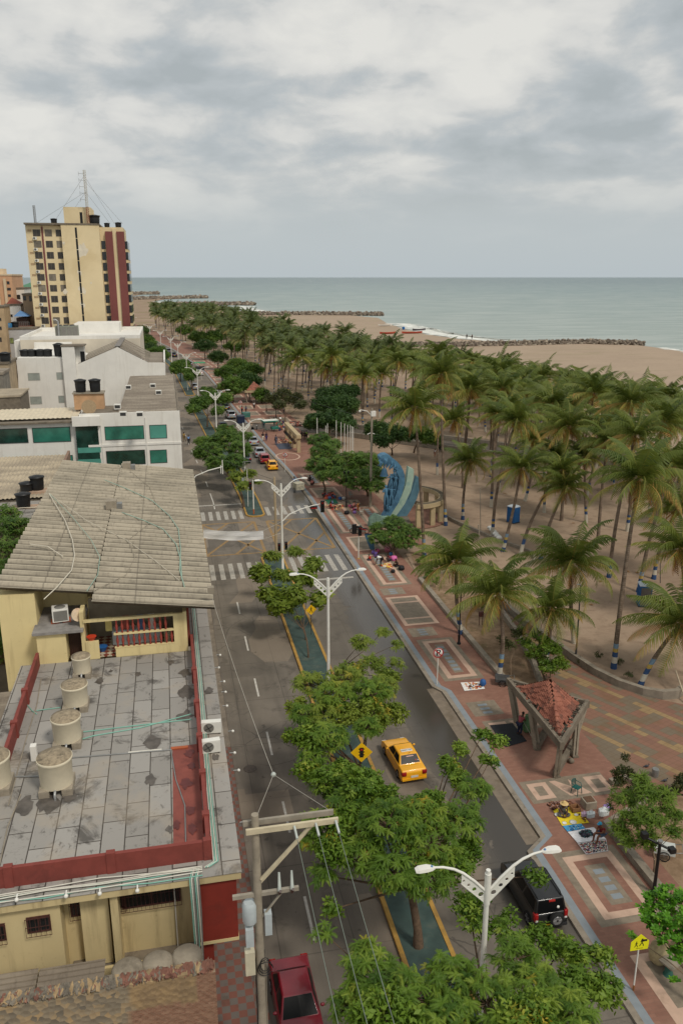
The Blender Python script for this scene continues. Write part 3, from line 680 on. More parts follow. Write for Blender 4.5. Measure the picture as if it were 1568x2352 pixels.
v = G(484,1728,6.54); acunit((v.x, v.y, 6.54), R(3), 'air conditioner with clear round fan on the ledge, nearer of two', 1.0, .75)
b = MB(); v = G(120,1745,6.54); b.box(v.x-1.0, v.x-.7, v.y, v.y+.35, 6.54, 7.4, WHITE); tag(b.build('box_cover', bevel=.03), 'upright white box standing behind the largest roof tank', 'utility box')
for i, (px_, py_) in enumerate([(497,1534),(509,1566),(512,1590),(515,1622),(528,1680),(532,1730),(541,1770),(556,1889),(500,1505)]):
    v = G(px_, py_, 6.4); b = MB(); b.tube([(v.x-.1,v.y,6.42),(v.x+.12,v.y,6.42)], .03, 5, STEEL); b.blob((v.x+.16,v.y,6.40), .08, WPAINT); tag(b.build('floodlight'), 'small white floodlight on the outer rim of the street ledge', 'floodlight', 'small white floodlights along the roof edge')
for px_ in (40, 153, 230, 316):
    v = W(px_, 2062-px_*.075+0, 28.2); b = MB(); b.tube([(v.x,28.27,v.z+.05),(v.x,28.1,v.z+.02)], .035, 6, WPAINT); b.blob((v.x,28.05,v.z-.03), .09, WPAINT); tag(b.build('floodlight'), 'small white floodlight under the south rim of the slab roof', 'floodlight', 'small white floodlights on the south roof rim')
# ---- house with the big corrugated roof
B = thing('terrace_house', 'yellow house with a huge weathered corrugated roof and red balustrade terrace', 'building')
zr = lambda x, y: 11.3-(x+10.6)*.1397
mb = MB(); rr2 = MB()
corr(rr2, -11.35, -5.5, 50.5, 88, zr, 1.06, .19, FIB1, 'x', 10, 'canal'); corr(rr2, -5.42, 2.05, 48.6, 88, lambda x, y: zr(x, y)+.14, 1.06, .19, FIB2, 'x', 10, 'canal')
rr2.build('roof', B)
rb_ = MB(); rb_.box(-11.4, -6.1, 50.42, 50.5, zr(-9,0)-.5, zr(-9,0)-.1, CONC)
mb.box(-11.2, -6.2, 53.6, 87.4, 0, 10.1, CREAM); mb.box(-11.25,-9.05, 50.75, 53.6, 0, 10.85, CREAM); mb.box(-6.2, .25, 53, 87.4, 0, 9.2, CREAM)
mb.box(-6.35, -6.1, 49.7, 51.0, 6.53, 9.75, CREAM)
mb.build('wall', B)
mb = MB(); mb.box(-9.0, -7.25, 49.55, 53.6, 6.53, 8.55, CREAM); mb.box(-7.25, -6.35, 50.4, 51.5, 6.53, 8.55, CREAM); mb.build('annex_wall', B)
mb = MB(); mb.box(-9.2, -6.15, 49.35, 53.9, 8.56, 8.74, M('annex_slab', C(140,136,132), .85, .15, 2, kind='Pos', dirt=C(86,82,78), damt=.6)); mb.build('annex_roof', B)
mb = MB(); mb.box(-7.2, -6.4, 50.33, 50.38, 6.6, 8.45, M('dark_brown_door', C(64,44,32), .6, .2)); 
for i in range(7): mb.beam((-7.15+i*.12,50.28,6.6),(-7.15+i*.12,50.28,8.4),.02,.02,IRON)
mb.build('door', B)
mb = MB(); mb.box(.02, .25, 49.6, 52.99, 6.53, 9.3, CREAM); mb.box(-.6, .02, 49.62, 49.8, 6.53, 9.2, CREAM)
mb.box(-4.3, -.6, 49.62, 49.8, 6.53, 7.15, CREAM); mb.box(-6.1, -5.3, 49.62, 49.8, 6.53, 7.75, CREAM)
mb.box(-4.35, -.6, 49.6, 49.82, 7.15, 7.2, CREAM); mb.box(-4.35, -.6, 49.6, 49.82, 8.06, 8.16, CREAM); mb.box(-6.15, -.6, 49.62, 49.85, 9.06, 9.22, CREAM)
mb.build('terrace_wall', B)
mb = MB(); mb.box(.26, .42, 50.25, 62, 6.53, 9.3, DRED); mb.build('side_wall', B)
bal = [(.03,0),(.055,.04),(.03,.1),(.07,.28),(.06,.36),(.03,.5),(.05,.58),(.05,.64)]
for row, z0 in enumerate((7.2, 8.16)):
    for i in range(11 if row == 0 else 10):
        b = MB(); b.lathe([(r_*1.35, z_*1.4) for r_, z_ in bal], 8, M('baluster_red', C(150,66,54), .7, .1)); b.build('baluster', B, loc=(-4.15+i*.34, 49.71, z0))
mb = MB(); tl = bpy.data.materials.new('terrace_tiles'); n = N(tl); n.out(n.n('ShaderNodeTexChecker', {'Vector': n.coord('Pos', None, (0,0,PI/4)), 'Color1': C(128,66,50), 'Color2': C(196,184,160), 'Scale': 3.}).outputs[0], .6)
mb.box(-6.1, 0, 49.82, 53, 6.53, 6.6, tl); mb.build('terrace_floor', B)
mb = MB(); mb.box(-6.09, .01, 52.9, 52.99, 6.6, 9.4, M('terrace_back_wall', C(150,140,120), .8, .1)); mb.build('back_wall', B)
for nm, lab, x, y, z, s, c in (('washing_machine','white appliance lying behind the balusters of the terrace','a',0,0,0,0),):
    b = MB(); b.box(-4.6, -1.4, 51.3, 52.1, 6.6, 7.6, M('pale_appliance', C(196,204,204), .5, .05)); tag(b.build('chest_freezer', bevel=.05), 'long pale chest freezer behind the red balusters', 'freezer')
b = MB(); b.lathe([(.18,0),(.32,.3),(.34,.33)], 14, M('blue_plastic', C(40,96,160), .5, .08), (-5.2,50.6,6.6)); tag(b.build('basin'), 'blue plastic basin on the checked terrace floor', 'basin')
b = MB(); b.lathe([(.2,0),(.3,.2),(.32,.22)], 14, M('red_plastic', C(196,66,40), .5, .08), (-5.75,49.95,7.76)); tag(b.build('basin'), 'red plastic basin on the low terrace wall', 'basin')
b = MB(); b.lathe([(.25,0),(.27,.8),(.24,.85)], 14, M('cream_barrel', C(206,196,160), .6, .05), (-1.0,51,6.6)); tag(b.build('barrel'), 'cream barrel at the right end of the terrace', 'barrel')
for x, c in ((-2.9, C(90,110,150)), (-2.2, C(210,205,200)), (-4.9, C(205,190,120)), (-3.8, C(150,80,70))):
    b = MB(); b.box(x, x+.4, 50.55, 50.58, 7.9+.1*rnd.random(), 8.95, M('cloth_%d' % int(-x*10), c, .9, .1)); tag(b.build('laundry'), 'garment hung to dry under the terrace roof', 'laundry', 'laundry on the terrace line')
# things on the corrugated roof
v = W(137,1400,50.8); acu = thing('air_conditioner', 'large old air conditioner on bricks on the annex roof', 'air conditioner', (v.x, 51.0, 8.72), R(8))
b = MB(); b.box(-.5,.5,-.45,.45,.14,1.0,WPAINT); b.build('casing', acu, bevel=.03)
b = MB(); b.box(-.42,.42,-.458,-.45,.22,.9,FAN); b.build('side_grille', acu); b = MB(); b.lathe([(.34,1.002),(.34,1.03),(.05,1.04)], 18, FAN); b.build('fan', acu)
b = MB(); b.box(-.6,-.1,-.3,.3,0,.14,M('brick_orange', C(172,92,60), .9, .15)); b.box(.1,.6,-.3,.3,0,.14,MC['brick_orange']); b.build('brick_feet', acu)
dish = thing('satellite_dish', 'rusty orange and white satellite dish beside the large air conditioner', 'satellite dish', (-6.55, 50.2, 8.9), 0)
b = MB(); b.lathe([(0,0),(.25,.05),(.42,.16),(.43,.17)], 16, M('rusty_dish', C(206,186,160), .6, .1, 3, dirt=C(170,96,50), dscale=2, damt=.9)); o = b.build('reflector', dish); o.rotation_euler = (R(65), 0, R(35)); o.location = (0, 0, .5)
b = MB(); b.tube([(0,.1,0),(0,.1,.45)], .03, 6, STEEL); b.build('mast', dish)
for i, (x, y, s1) in enumerate(((-5.9,70,.9),(-5.2,85.5,.8))):
    b = MB(); z = zr(x, y)+.1; b.box(x, x+s1, y, y+1.0, z, z+.75, CONC); b.box(x+s1, x+s1+.45, y, y+.7, z-.05, z+.5, STEEL); tag(b.build('roof_vent_box'), ('concrete vent box in the middle of the corrugated roof','concrete vent box at the far edge of the corrugated roof')[i], 'vent box')
def onroof(px_, py_):
    r = ray(px_, py_); k = (11.3-10.6*.1397+.36-H)/(r[2]+.1397*r[0]); return Vector((r[0]*k, r[1]*k, H+r[2]*k))
HG = M('hose_green', C(150,176,160), .6, .05); HW = M('hose_white', C(206,198,180), .6, .05)
for nm, pts, mt, r_, lab in (('hose', [(240,1102),(290,1122),(350,1150),(390,1185),(410,1215),(415,1260),(413,1310),(424,1348)], HG, .05, 'long green hose curving down the right of the corrugated roof'),
    ('hose', [(281,1177),(330,1195),(375,1215),(405,1250),(415,1285),(418,1330)], HG, .05, 'shorter green hose joining the long one on the corrugated roof'),
    ('hose', [(113,1133),(150,1195),(167,1240),(172,1275),(165,1310),(130,1350),(102,1376)], HW, .05, 'white hose looping from the black tanks to the annex'),
    ('hose', [(113,1133),(165,1185),(210,1240),(230,1280),(225,1320),(200,1358)], HG, .035, 'thin pale green hose across the middle of the corrugated roof'),
    ('hose', [(70,1250),(110,1255),(145,1278)], HW, .045, 'short white hose near the left edge of the corrugated roof'),
    ('cable', [(113,1133),(200,1196),(290,1240),(360,1290),(412,1333)], HW, .03, 'pale cable running diagonally over the corrugated roof'),
    ('cable', [(300,1060+22),(345,1120),(360,1160),(340,1205),(295,1240),(310,1280),(290,1320),(215,1358)], CONC, .022, 'thin grey cable meandering over the corrugated roof')):
    b = MB(); b.tube([onroof(*p) for p in pts], r_*.75, 5, mt); tag(b.build(nm), lab, nm)
# ---- low roof with black tanks, left of the corrugated roof
Fh = thing('low_house', 'low house with brown corrugated roof left of the big grey one', 'building')
b = MB(); corr(b, -24, -12.9, 88, 105, lambda x, y: 7.6+(y-88)*.06, .42, .05, FIBER, 'y', 6); b.build('roof', Fh)
b = MB(); b.box(-24, -12.95, 88.2, 104.5, 0, 7.4, CONCD); b.build('wall', Fh)
b = MB(); b.add([(-12.9,84,6.8),(-12.9,105,6.8),(-12.9,105,9.1),(-12.9,84,7.9),(-12.6,84,6.8),(-12.6,105,6.8),(-12.6,105,9.1),(-12.6,84,7.9)], [(0,1,2,3),(7,6,5,4),(3,2,6,7),(0,3,7,4)], M('brown_plaster', C(132,108,92), .9, .15, 1)); b.build('gable_wall', Fh)
b = MB(); b.box(-22, -12.0, 78, 88, 7.0, 7.25, SLAB); b.build('terrace_roof', Fh); b = MB(); b.box(-22, -13.2, 77.9, 87.9, 0, 7.0, CONCD); b.box(-13.2, -12.05, 77.85, 87.9, 0, 7.0, DRED); b.build('lower_wall', Fh)
def btank(loc, r, h, lab, grp='black plastic water tanks'):
    t = thing('water_tank', lab, 'water tank', loc, 0, grp)
    b = MB(); b.lathe([(r*.8,0),(r*.84,.1*h),(r*.9,.6*h),(r*.88,.66*h),(r*.97,.9*h),(r,.92*h)], 20, BLACKPL); b.build('body', t)
    b = MB(); b.lathe([(r*1.04,.9*h),(r*1.05,.95*h),(r*.5,1.02*h),(r*.35,1.05*h),(0,1.06*h)], 20, BLACKPL); b.build('lid', t); return t
for (px_, py_), lab in (((55,1158),'largest black tank at the front of the terrace by the tree'),((64,1132),'black tank half hidden behind the largest one'),((88,1130),'black tank standing highest beside the corrugated roof')):
    v = G(px_, py_, 7.6); tk = btank((v.x, v.y, 7.3+(.6 if px_==88 else 0)), .78, 1.5, lab)
for i, (px_, py_) in enumerate(((56,1164),(88,1138))):
    v = G(px_, py_, 7.3); b = MB(); b.box(v.x-1.2, v.x+1.4, v.y-.7, v.y+.9, 7.02+.24, 7.28+(.6 if i else 0), M('pink_block', C(176,150,128), .9, .15)); b.tube([(v.x-1.3,v.y-.8,7.4),(v.x+1.8,v.y-.8,7.4)], .05, 5, HW); tag(b.build('tank_plinth'), ('plinth of pale blocks under the largest black tank','tall plinth of pale blocks under the highest black tank')[i], 'plinth')
# yellow low roofs at far left behind the parapet
b = MB(); b.box(-16, -9.6, 38.5, 49.5, 0, 3.6, CREAM2); corr(b, -17, -9.4, 38.3, 44.5, lambda x, y: 3.9+(y-38)*.05, .3, .04, M('pink_rusty_roof', C(170,140,126), .9, .2, 1, dirt=C(130,70,60), damt=.8), 'y', 5)
corr(b, -17, -9.6, 44.6, 50.5, lambda x, y: 4.4, .3, .04, FIBERG, 'x', 5); tag(b.build('lean_to_shed'), 'low shed with pink rusty sheet roof left of the slab roof', 'shed')
# ---- ruined neighbour at the bottom left
def m_ruin():
    m = bpy.data.materials.new('ruined_masonry'); n = N(m); p = n.coord('Pos'); s = n.n('ShaderNodeSeparateXYZ', {0: p})
    q = n.n('ShaderNodeCombineXYZ', {0: s.outputs[0], 1: s.outputs[2], 2: 0.}).outputs[0]
    br = n.n('ShaderNodeTexBrick', {'Vector': q, 'Color1': C(132,92,74), 'Color2': C(150,114,94), 'Mortar': C(140,122,102), 'Scale': 4, 'Mortar Size': .03}).outputs[0]
    vo = n.n('ShaderNodeTexVoronoi', {'Vector': p, 'Scale': 4.5}); st = n.ramp(vo.outputs[1], [(0, C(104,98,88)), (.5, C(142,130,110)), (1, C(172,146,108))])
    plas = n.mix(n.step(n.noise(p, 1.4, 7, .7), .4, .6), C(158,134,100), C(136,116,90))
    xm = n.math('ADD', s.outputs[0], n.math('MULTIPLY', n.noise(p, .8, 5), 2.))
    c = n.mix(n.step(xm, -1.7, -1.4), st, plas); c = n.mix(n.step(n.math('SUBTRACT', s.outputs[0], n.math('MULTIPLY', n.noise(p, 2., 4), .5)), -.55, -.45), c, br)
    low = n.math('SUBTRACT', n.math('MULTIPLY', n.noise(p, 1., 5), 1.4), s.outputs[2])
    c = n.mix(n.math('MULTIPLY', n.step(low, -3.0, -2.8), n.step(s.outputs[0], -3, -2.6)), c, br)
    n.out(c, .95, 0, vo.outputs[0], .05, .8, .2); return m
RUIN = m_ruin()
Rn = thing('ruined_wall', 'crumbling wall of rubble, mud plaster and bare brick at the bottom left', 'wall')
b = MB(); xs = [-9+i*.35 for i in range(28)]
top = [4.75+rnd.uniform(-.1,.12)-.02*(i % 3) for i in range(28)]
vs = []
for x, t in zip(xs, top): vs += [(x,25.2,0),(x,25.2,t),(x,25.75,t+rnd.uniform(-.05,.08)),(x,25.75,0)]
b.add(vs, [(4*i+k, 4*i+4+k, 4*i+4+k+1, 4*i+k+1) for i in range(27) for k in range(3)]+[(108,109,110,111)], RUIN); b.build('wall', Rn)
b = MB(); V, F = ico()
for i in range(420):
    x = rnd.uniform(-9, .45); s_ = rnd.uniform(.05, .12); brk = rnd.random() < (.75 if x > -3 else .2)
    mt = M('loose_brick', C(122,84,70), .9, .25, 3) if brk else (M('loose_stone', C(116,108,96), .95, .35, 3) if rnd.random() < .7 else M('loose_stone_ochre', C(160,136,102), .95, .2, 3))
    b.add([Vector((x, rnd.uniform(25.2,25.8), 4.8))+Vector((v.x*1.2, v.y, v.z*.6))*s_*rnd.uniform(.8,1.2) for v in V], F, mt)
b.build('rubble_coping', Rn)
b = MB(); corr(b, -9, -6.45, 26.0, 28.3, lambda x, y: 3.3, .28, .035, FIBERG, 'x', 6); tag(b.build('roof_sheet'), 'left of two grey corrugated sheets over the alley', 'roof sheet', 'grey roof sheets over the alley')
b = MB(); corr(b, -6.4, -3.85, 26.05, 28.2, lambda x, y: 3.36, .28, .035, FIBERG, 'x', 6); tag(b.build('roof_sheet'), 'right of two grey corrugated sheets over the alley', 'roof sheet', 'grey roof sheets over the alley')
for i, (x, lab) in enumerate(((-2.9,'round concrete cistern top leftmost behind the brick coping'),(-1.75,'middle round concrete cistern top behind the brick coping'),(-.6,'round concrete cistern top nearest the street behind the brick coping'))):
    b = MB(); b.lathe([(.6,0),(.62,1.9),(.5,2.02),(0,2.06)], 20, CONC, (x, 26.9+.1*i, 2.0)); tag(b.build('cistern'), lab, 'cistern')
b = MB(); b.tube([(-3.9,28.0,2.6),(-1.0,28.1,2.75)], .07, 7, HW); tag(b.build('drain_pipe'), 'white drain pipe lying along the alley behind the ruin', 'pipe')
# ---- white office building
GG = M('green_tinted_glass', C(52,118,102), .2, .25, .5, spec=.7); GG2 = M('green_glass_dark', C(30,62,54), .15, .4, .8, spec=.8); GG3 = M('green_glass_pale', C(84,150,136), .35, .1, .7)
Cb = thing('office_building', 'white three storey office with green glass windows and grey corrugated roof', 'building')
Y0 = 112
def wx(p): return W(p[0], p[1], Y0)
b = MB(); b.box(-6.9, 1.2, Y0, 156, 0, 12.2, WHITE); b.box(-11.9, -6.9, Y0, 121, 0, 12.2, WHITE); b.box(-40, -11.9, Y0+.6, 121.9, 0, 11.4, WHITE)
b.box(-40, -11.9, Y0+.1, Y0+.6, 0, 5.9, M('cream_band', C(170,160,140), .85, .1))
b.build('wall', Cb)
def fac(parent, p0, p1, glass, Y, name='window'):
    a = W(p0[0], p0[1], Y); c = W(p1[0], p1[1], Y)
    return window(parent, min(a.x,c.x), max(a.x,c.x), min(a.z,c.z), max(a.z,c.z), Y, False, DKGREY, glass, name, 0, .04)
D3 = lambda x, y: (x*.3, 721.3+y*.3)
for p0, p1, gl in (((800,862),(1108,956),GG),((1143,850),(1282,950),GG3),((812,1050),(1118,1148),GG2),((1147,1042),(1283,1138),GG)):
    fac(Cb, D3(*p0), D3(*p1), gl, Y0)
b = MB(); a = wx(D3(577,857)); c = wx(D3(775,1160)); b.box(a.x, c.x, Y0-.03, Y0+.02, c.z, a.z, GG2); b.build('stair_window', Cb)
b = MB(); a = wx(D3(597,1025)); c = wx(D3(775,1058)); b.box(a.x, c.x, Y0-.06, Y0-.03, c.z, a.z, GG3); a = wx(D3(597,1115)); c = wx(D3(778,1150)); b.box(a.x, c.x, Y0-.06, Y0-.03, c.z, a.z, GG3); b.build('stair_rail', Cb)
for p0, p1, gl in (((-60,882),(222,985),GG2),((246,872),(548,975),GG)):
    a = W(*D3(*p0), Y0+.6); c = W(*D3(*p1), Y0+.6); window(Cb, a.x, c.x, c.z, a.z, Y0+.58, False, DKGREY, gl, 'window', 0, .04)
for p0, p1 in (((-60,1105),(232,1165)),((262,1092),(565,1155))):
    a = W(*D3(*p0), Y0); c = W(*D3(*p1), Y0); window(Cb, a.x, c.x, c.z, a.z, Y0+.08, False, DKGREY, GG, 'window', 0, .04)
b = MB()
a = wx(D3(552,785)); c = wx(D3(772,850)); b.box(a.x, c.x, Y0-.5, Y0, c.z, a.z, WHITE)
for (q0, q1) in (((1108,790),(1143,1200)),((775,850),(800,1200))): 
    a = wx(D3(*q0)); c = wx(D3(*q1)); b.box(a.x, c.x, Y0-.12, Y0, 0, a.z, WHITE)
b.box(-11.0, 1.25, Y0-.09, Y0, 8.05, 8.35, WHITE); b.box(-11, 1.25, Y0-.09, Y0, 4.2, 4.4, WHITE)
b.build('facade_trim', Cb)
b = MB(); b.box(-11.9, 1.2, Y0, Y0+.25, 12.2, 12.55, WHITE); b.box(.95, 1.2, Y0+.25, 156, 12.2, 12.5, CONCD); b.box(-40, -12.2, Y0+.1, Y0+1.6, 11.4, 11.6, CONCD)
b.box(-40,-11.5,Y0-.3,Y0+.5,5.9,6.1,CONCD); b.build('parapet', Cb)
b = MB(); corr(b, -6.9, .9, Y0+.3, 156, lambda x, y: 12.45, 1.0, .05, FIBERG, 'x', 6); b.box(-11.8,-6.9,Y0+.3,121,12.2,12.24,CONCD); corr(b, -40, -12.3, Y0+1.7, 122, lambda x, y: 11.8+.02*(y-Y0), .6, .04, M('cream_sheet_roof', C(206,194,170), .8, .08, 1), 'y', 6); b.build('roof', Cb)
b = MB(); v0 = W(*D3(570,690), 118); v1 = W(*D3(790,600), 118); b.box(v0.x, v1.x, 118, 120.2, 12.24, v1.z-.15, M('peach_plaster', C(190,152,116), .85, .12, 1)); b.box(v0.x-.15, v1.x+.15, 117.8, 120.4, v1.z-.15, v1.z, CONC); tag(b.build('tank_house'), 'small peach block carrying two black tanks on the office roof', 'plinth'); zt = v1.z
for px_, lab in ((622,'left black tank on the peach block of the office roof'),(733,'right black tank on the peach block of the office roof')):
    v = W(*D3(px_,600), 119); btank((v.x, 119, zt), .82, 1.75, lab, 'black tanks on the office roof')
fd = thing('satellite_dish', 'tan mesh satellite dish on the office roof below the black tanks', 'satellite dish', tuple(W(*D3(688,770), 113.6)))
b = MB(); b.lathe([(.05,.0),(.45,.05),(.9,.2),(.97,.24)], 18, M('tan_mesh', C(160,138,108), .8, .2, 8)); o = b.build('reflector', fd); o.rotation_euler = (R(78),0,0); o.location = (0,.1,1.0)
b = MB(); b.tube([(0,.2,0),(0,.2,.9)], .05, 6, STEEL); b.build('mast', fd)
for i, (px_, py_, lab) in enumerate(((985,572,'left box vent of the upper pair on the office roof'),(1172,560,'right box vent of the upper pair on the office roof'),(1216,612,'box vent nearest the street edge of the office roof'),(902,722,'box vent behind the front parapet of the office roof'),(945,780,'box vent touching the front parapet, left one'),(1072,782,'white box vent touching the front parapet, right one'))):
    v = G(*D3(px_, py_), 12.5); b = MB(); b.box(v.x-.45, v.x+.45, v.y-.3, v.y+.6, 12.4, 13.05, WPAINT); b.box(v.x-.36, v.x+.36, v.y-.31, v.y-.3, 12.55, 12.98, DKGREY); tag(b.build('box_vent'), lab, 'roof vent')
# ---- white gabled hall
Dg = thing('gabled_hall', 'tall white hall with grey gabled roof and stair tower behind the office', 'building')
Yd = 157
b = MB(); pr = [(40,940),(40,822),(138,822),(180,836),(270,797),(342,833),(380,833),(380,960)]
pp = [W(x, y, Yd) for x, y in pr]
b.add([(p.x, Yd, max(0, p.z if 1 < i < 7 or i in (1,) else 0)) for i, p in enumerate(pp)]+[(p.x, Yd+22, max(0, p.z if 1 < i < 7 or i in (1,) else 0)) for i, p in enumerate(pp)], [tuple(range(8))]+[(i+8, i, (i+1)%8, (i+1)%8+8) for i in range(8) if i not in (3, 4)], WHITE); b.build('wall', Dg)
p4, p3, p5 = pp[4], pp[3], pp[5]
b = MB(); 
for a, c in ((p3, p4), (p4, p5)):
    for k in range(9):
        y0 = Yd+.3+k*2.4; dz = .06*(k % 2)
        b.add([(a.x,y0,a.z+.08+dz),(c.x,y0,c.z+.08+dz),(c.x,y0+2.5,c.z+.08-dz),(a.x,y0+2.5,a.z+.08-dz)], [(0,1,2,3)], FIBERG)
b.box(p4.x-.5, p4.x+.5, Yd+.2, Yd+22, p4.z+.1, p4.z+.22, STEEL); b.box(p5.x, pp[6].x-.3, Yd+.3, Yd+22, p5.z-.1, p5.z+.02, FIBERG); b.build('roof', Dg)
b = MB(); b.box(pp[6].x-.3, pp[6].x, Yd+.02, Yd+22, p5.z+.02, p5.z+.5, WHITE); b.box(pp[1].x, pp[2].x, Yd+21, Yd+22, pp[1].z-.3, pp[1].z+1.1, WHITE); b.build('parapet', Dg)
a = W(*D3(470,250), Yd-.8); c = W(*D3(610,700), Yd-.8); b = MB(); b.box(a.x, c.x, Yd-.8, Yd+3, 0, a.z, WHITE); b.box(a.x-.15, c.x+1.8, Yd-.9, Yd+3.1, a.z, a.z+.18, CONCD); b.box(c.x, c.x+1.5, Yd+.5, Yd+3, 10, a.z, WHITE); b.build('stair_tower', Dg)
a = W(*D3(615,287), Yd+.4); c = W(*D3(655,370), Yd+.4); b = MB(); b.box(a.x, c.x, Yd+.42, Yd+.48, c.z, a.z, BLACKP); b.build('door', Dg)
for p0, p1 in (((213,452),(311,508)),((432,446),(485,502)),((230,632),(326,690)),((447,625),(498,680))):
    a = W(*D3(*p0), Yd); c = W(*D3(*p1), Yd); window(Dg, a.x, c.x, c.z, a.z, Yd, False, M('window_frame_grey', C(170,168,160), .6, .05), M('frosted_pane', C(150,156,150), .5, .15, 1), 'window', 0, .04)
for px_, lab in ((197,'first black tank from the left on the white hall'),(245,'second black tank from the left on the white hall'),(315,'third black tank from the left on the white hall'),(368,'fourth black tank from the left on the white hall'),(457,'black tank standing against the stair tower of the white hall')):
    v = W(*D3(px_, 335), Yd+3); tk = btank((v.x, Yd+3, pp[1].z-.3), .95, 1.5 if px_ < 457 else 2.5, lab, 'black tanks on the white hall')
# ---- flat cream commercial block
Eb = thing('flat_roof_block', 'cream flat roofed block with rooftop chiller in front of the tower', 'building')
Ye = 180; a = W(45,770,Ye); c = W(322,777,Ye); ze = c.z
b = MB(); b.box(a.x, c.x, Ye, Ye+30, 0, ze, M('ribbed_cream_wall', C(214,204,186), .8, .08, .4)); b.box(a.x-1.5, a.x, Ye+2, Ye+30, 0, ze-.3, WHITE); b.build('wall', Eb)
b = MB(); b.box(a.x, c.x, Ye, Ye+.5, ze, ze+.7, WHITE); b.box(a.x, c.x, Ye+29.5, Ye+30, ze, ze+.8, WHITE); b.box(a.x, a.x+.5, Ye+.5, Ye+29.5, ze, ze+.7, WHITE); b.box(c.x-.5, c.x, Ye+.5, Ye+29.5, ze, ze+.7, WHITE); b.build('parapet', Eb)
b = MB(); b.box(a.x+.5, c.x-.5, Ye+.5, Ye+29.5, ze, ze+.06, WHITE); b.box(a.x+9, c.x-5, Ye+18, Ye+29, ze+.06, ze+2.2, WHITE); b.build('roof', Eb)
b = MB(); 
for k in range(14): b.box(a.x+1+k*1.7, a.x+2.3+k*1.7, Ye-.02, Ye, ze-4.5, ze-4.35, DKGREY)
b.build('vent_slots', Eb)
v = W(152,762,Ye+8); ch = thing('rooftop_chiller', 'large grey rooftop chiller with bent white flue on the cream block', 'chiller', (v.x, Ye+8, ze+.06))
b = MB(); b.box(-2.1,2.6,-1,1,0,2.3,M('chiller_grey', C(128,130,118), .6, .12, 3)); b.build('casing', ch, bevel=.04)
b = MB()
for i in range(4): b.box(-1.95+i*1.15, -.95+i*1.15, -1.03, -1.0, .2, 2.0, FAN)
for i in range(3): b.lathe([(.5,2.3),(.5,2.5),(.1,2.52)], 12, DKGREY, (-1.2+i*1.3,0,0))
b.build('coil_panel', ch); b = MB(); b.tube([(-1.3,-1.5,0),(-1.3,-1.5,3.3),(-1.7,-1.5,3.6),(-2.2,-1.5,3.6)], .22, 8, STEEL); b.build('flue', ch)
# ---- apartment tower
T = thing('apartment_tower', 'tall yellow apartment tower with maroon stripes and lattice mast on its roof', 'tower block')
Yt = 215; TY = M('tower_yellow', C(218,200,162), .85, .05, .15, dirt=C(190,166,120), dscale=.1, damt=.4)
TY.node_tree; TM = M('tower_maroon', C(120,70,66), .85, .06, .3)
zt_ = W(58,517,Yt).z
def tx(px_, py_=517): return W(px_, py_, Yt).x
b = MB(); x0, x1 = tx(58), tx(147); b.box(x0, x1-.0, Yt, Yt+16, 0, zt_, TY); x2, x3 = tx(141), tx(228); b.box(x2, x3, Yt-1.2, Yt, 0, zt_+.1, TY); b.box(x2+.3, x3, Yt, Yt+16, 0, zt_-.1, TY)
x4, x5 = tx(228), tx(282); b.box(x3, x5, Yt+1.2, Yt+17, 0, zt_-.2, TY); b.box(x5, tx(289), Yt+2.5, Yt+16, 0, zt_-4.5, TY)
b.build('wall', T)
b = MB(); xa = tx(240); xb = tx(257); xc = tx(266); 
b.box(xa, xb, Yt+.2, Yt+1.2, 0, zt_-1.2, TM); b.box(xb, xc, Yt+.6, Yt+1.2, 0, zt_-.6, TY); b.box(xc, x5+.2, Yt+.2, Yt+1.2, 0, zt_-1.2, TM); b.box(tx(94), tx(98), Yt-.12, Yt, 0, zt_-.3, TM); b.build('stripe', T)
TGL = M('tower_glass', C(66,62,58), .3, .3, .4); TG2 = M('curtained_glass', C(120,112,100), .5, .3, .6)
fl = (W(100,560,Yt).z-W(100,586,Yt).z)*.985
wz = W(100,535,Yt).z
for k in range(13):
    z = wz-k*fl
    if z < 6: break
    for px_, wd in ((83,1.7),(110,1.6),(135,1.6)):
        xx = tx(px_); window(T, xx-wd/2+.0, xx+wd/2, z-.78, z+.78, Yt, False, M('tower_window_frame', C(110,102,90), .6, .1), (TGL, TGL, TG2, TGL)[(k*3+int(px_))%4], 'window', 1, .05)
    b = MB(); b.box(tx(67)-.42, tx(67)+.42, Yt-.05, Yt, z+.3, z+.75, M('vent_tan', C(168,142,110), .8, .15)); b.build('vent_panel', T)
    b = MB(); b.box(tx(175)-.22, tx(175)+.22, Yt-1.24, Yt-1.2, z-1.15, z+1.25, BLACKP); b.build('slit_window', T)
    if k > 0:
        window(T, x3+.1, xa-.15, z-1, z+.9, Yt+1.2, False, DKGREY, GLASSD, 'window', 1, .05)
        b = MB(); b.box(x5+.05, tx(289)+.05, Yt+2.4, Yt+14, z-.9, z+.9, GLASSD); b.build('window_band', T)
    if k < 9:
        acunit((tx(82)-.4, Yt-.3, z-1.6), 0, 'small air conditioner hanging under a left column window of the tower', .9, .7, 'air conditioners on the tower face')
b = MB(); b.box(x0-.1, x3+.1, Yt-1.3, Yt+16.1, zt_+.1, zt_+.5, CONCD); b.build('cornice', T)
b = MB(); b.box(tx(147), tx(210), Yt+2, Yt+12, zt_, W(147,475,Yt+2).z, TY); b.box(tx(184), tx(190), Yt+1.96, Yt+2, zt_+.6, zt_+3.2, BLACKP); b.build('penthouse', T)
PR = M('white_patch', C(216,206,186), .9, .08, 1)
b = MB()
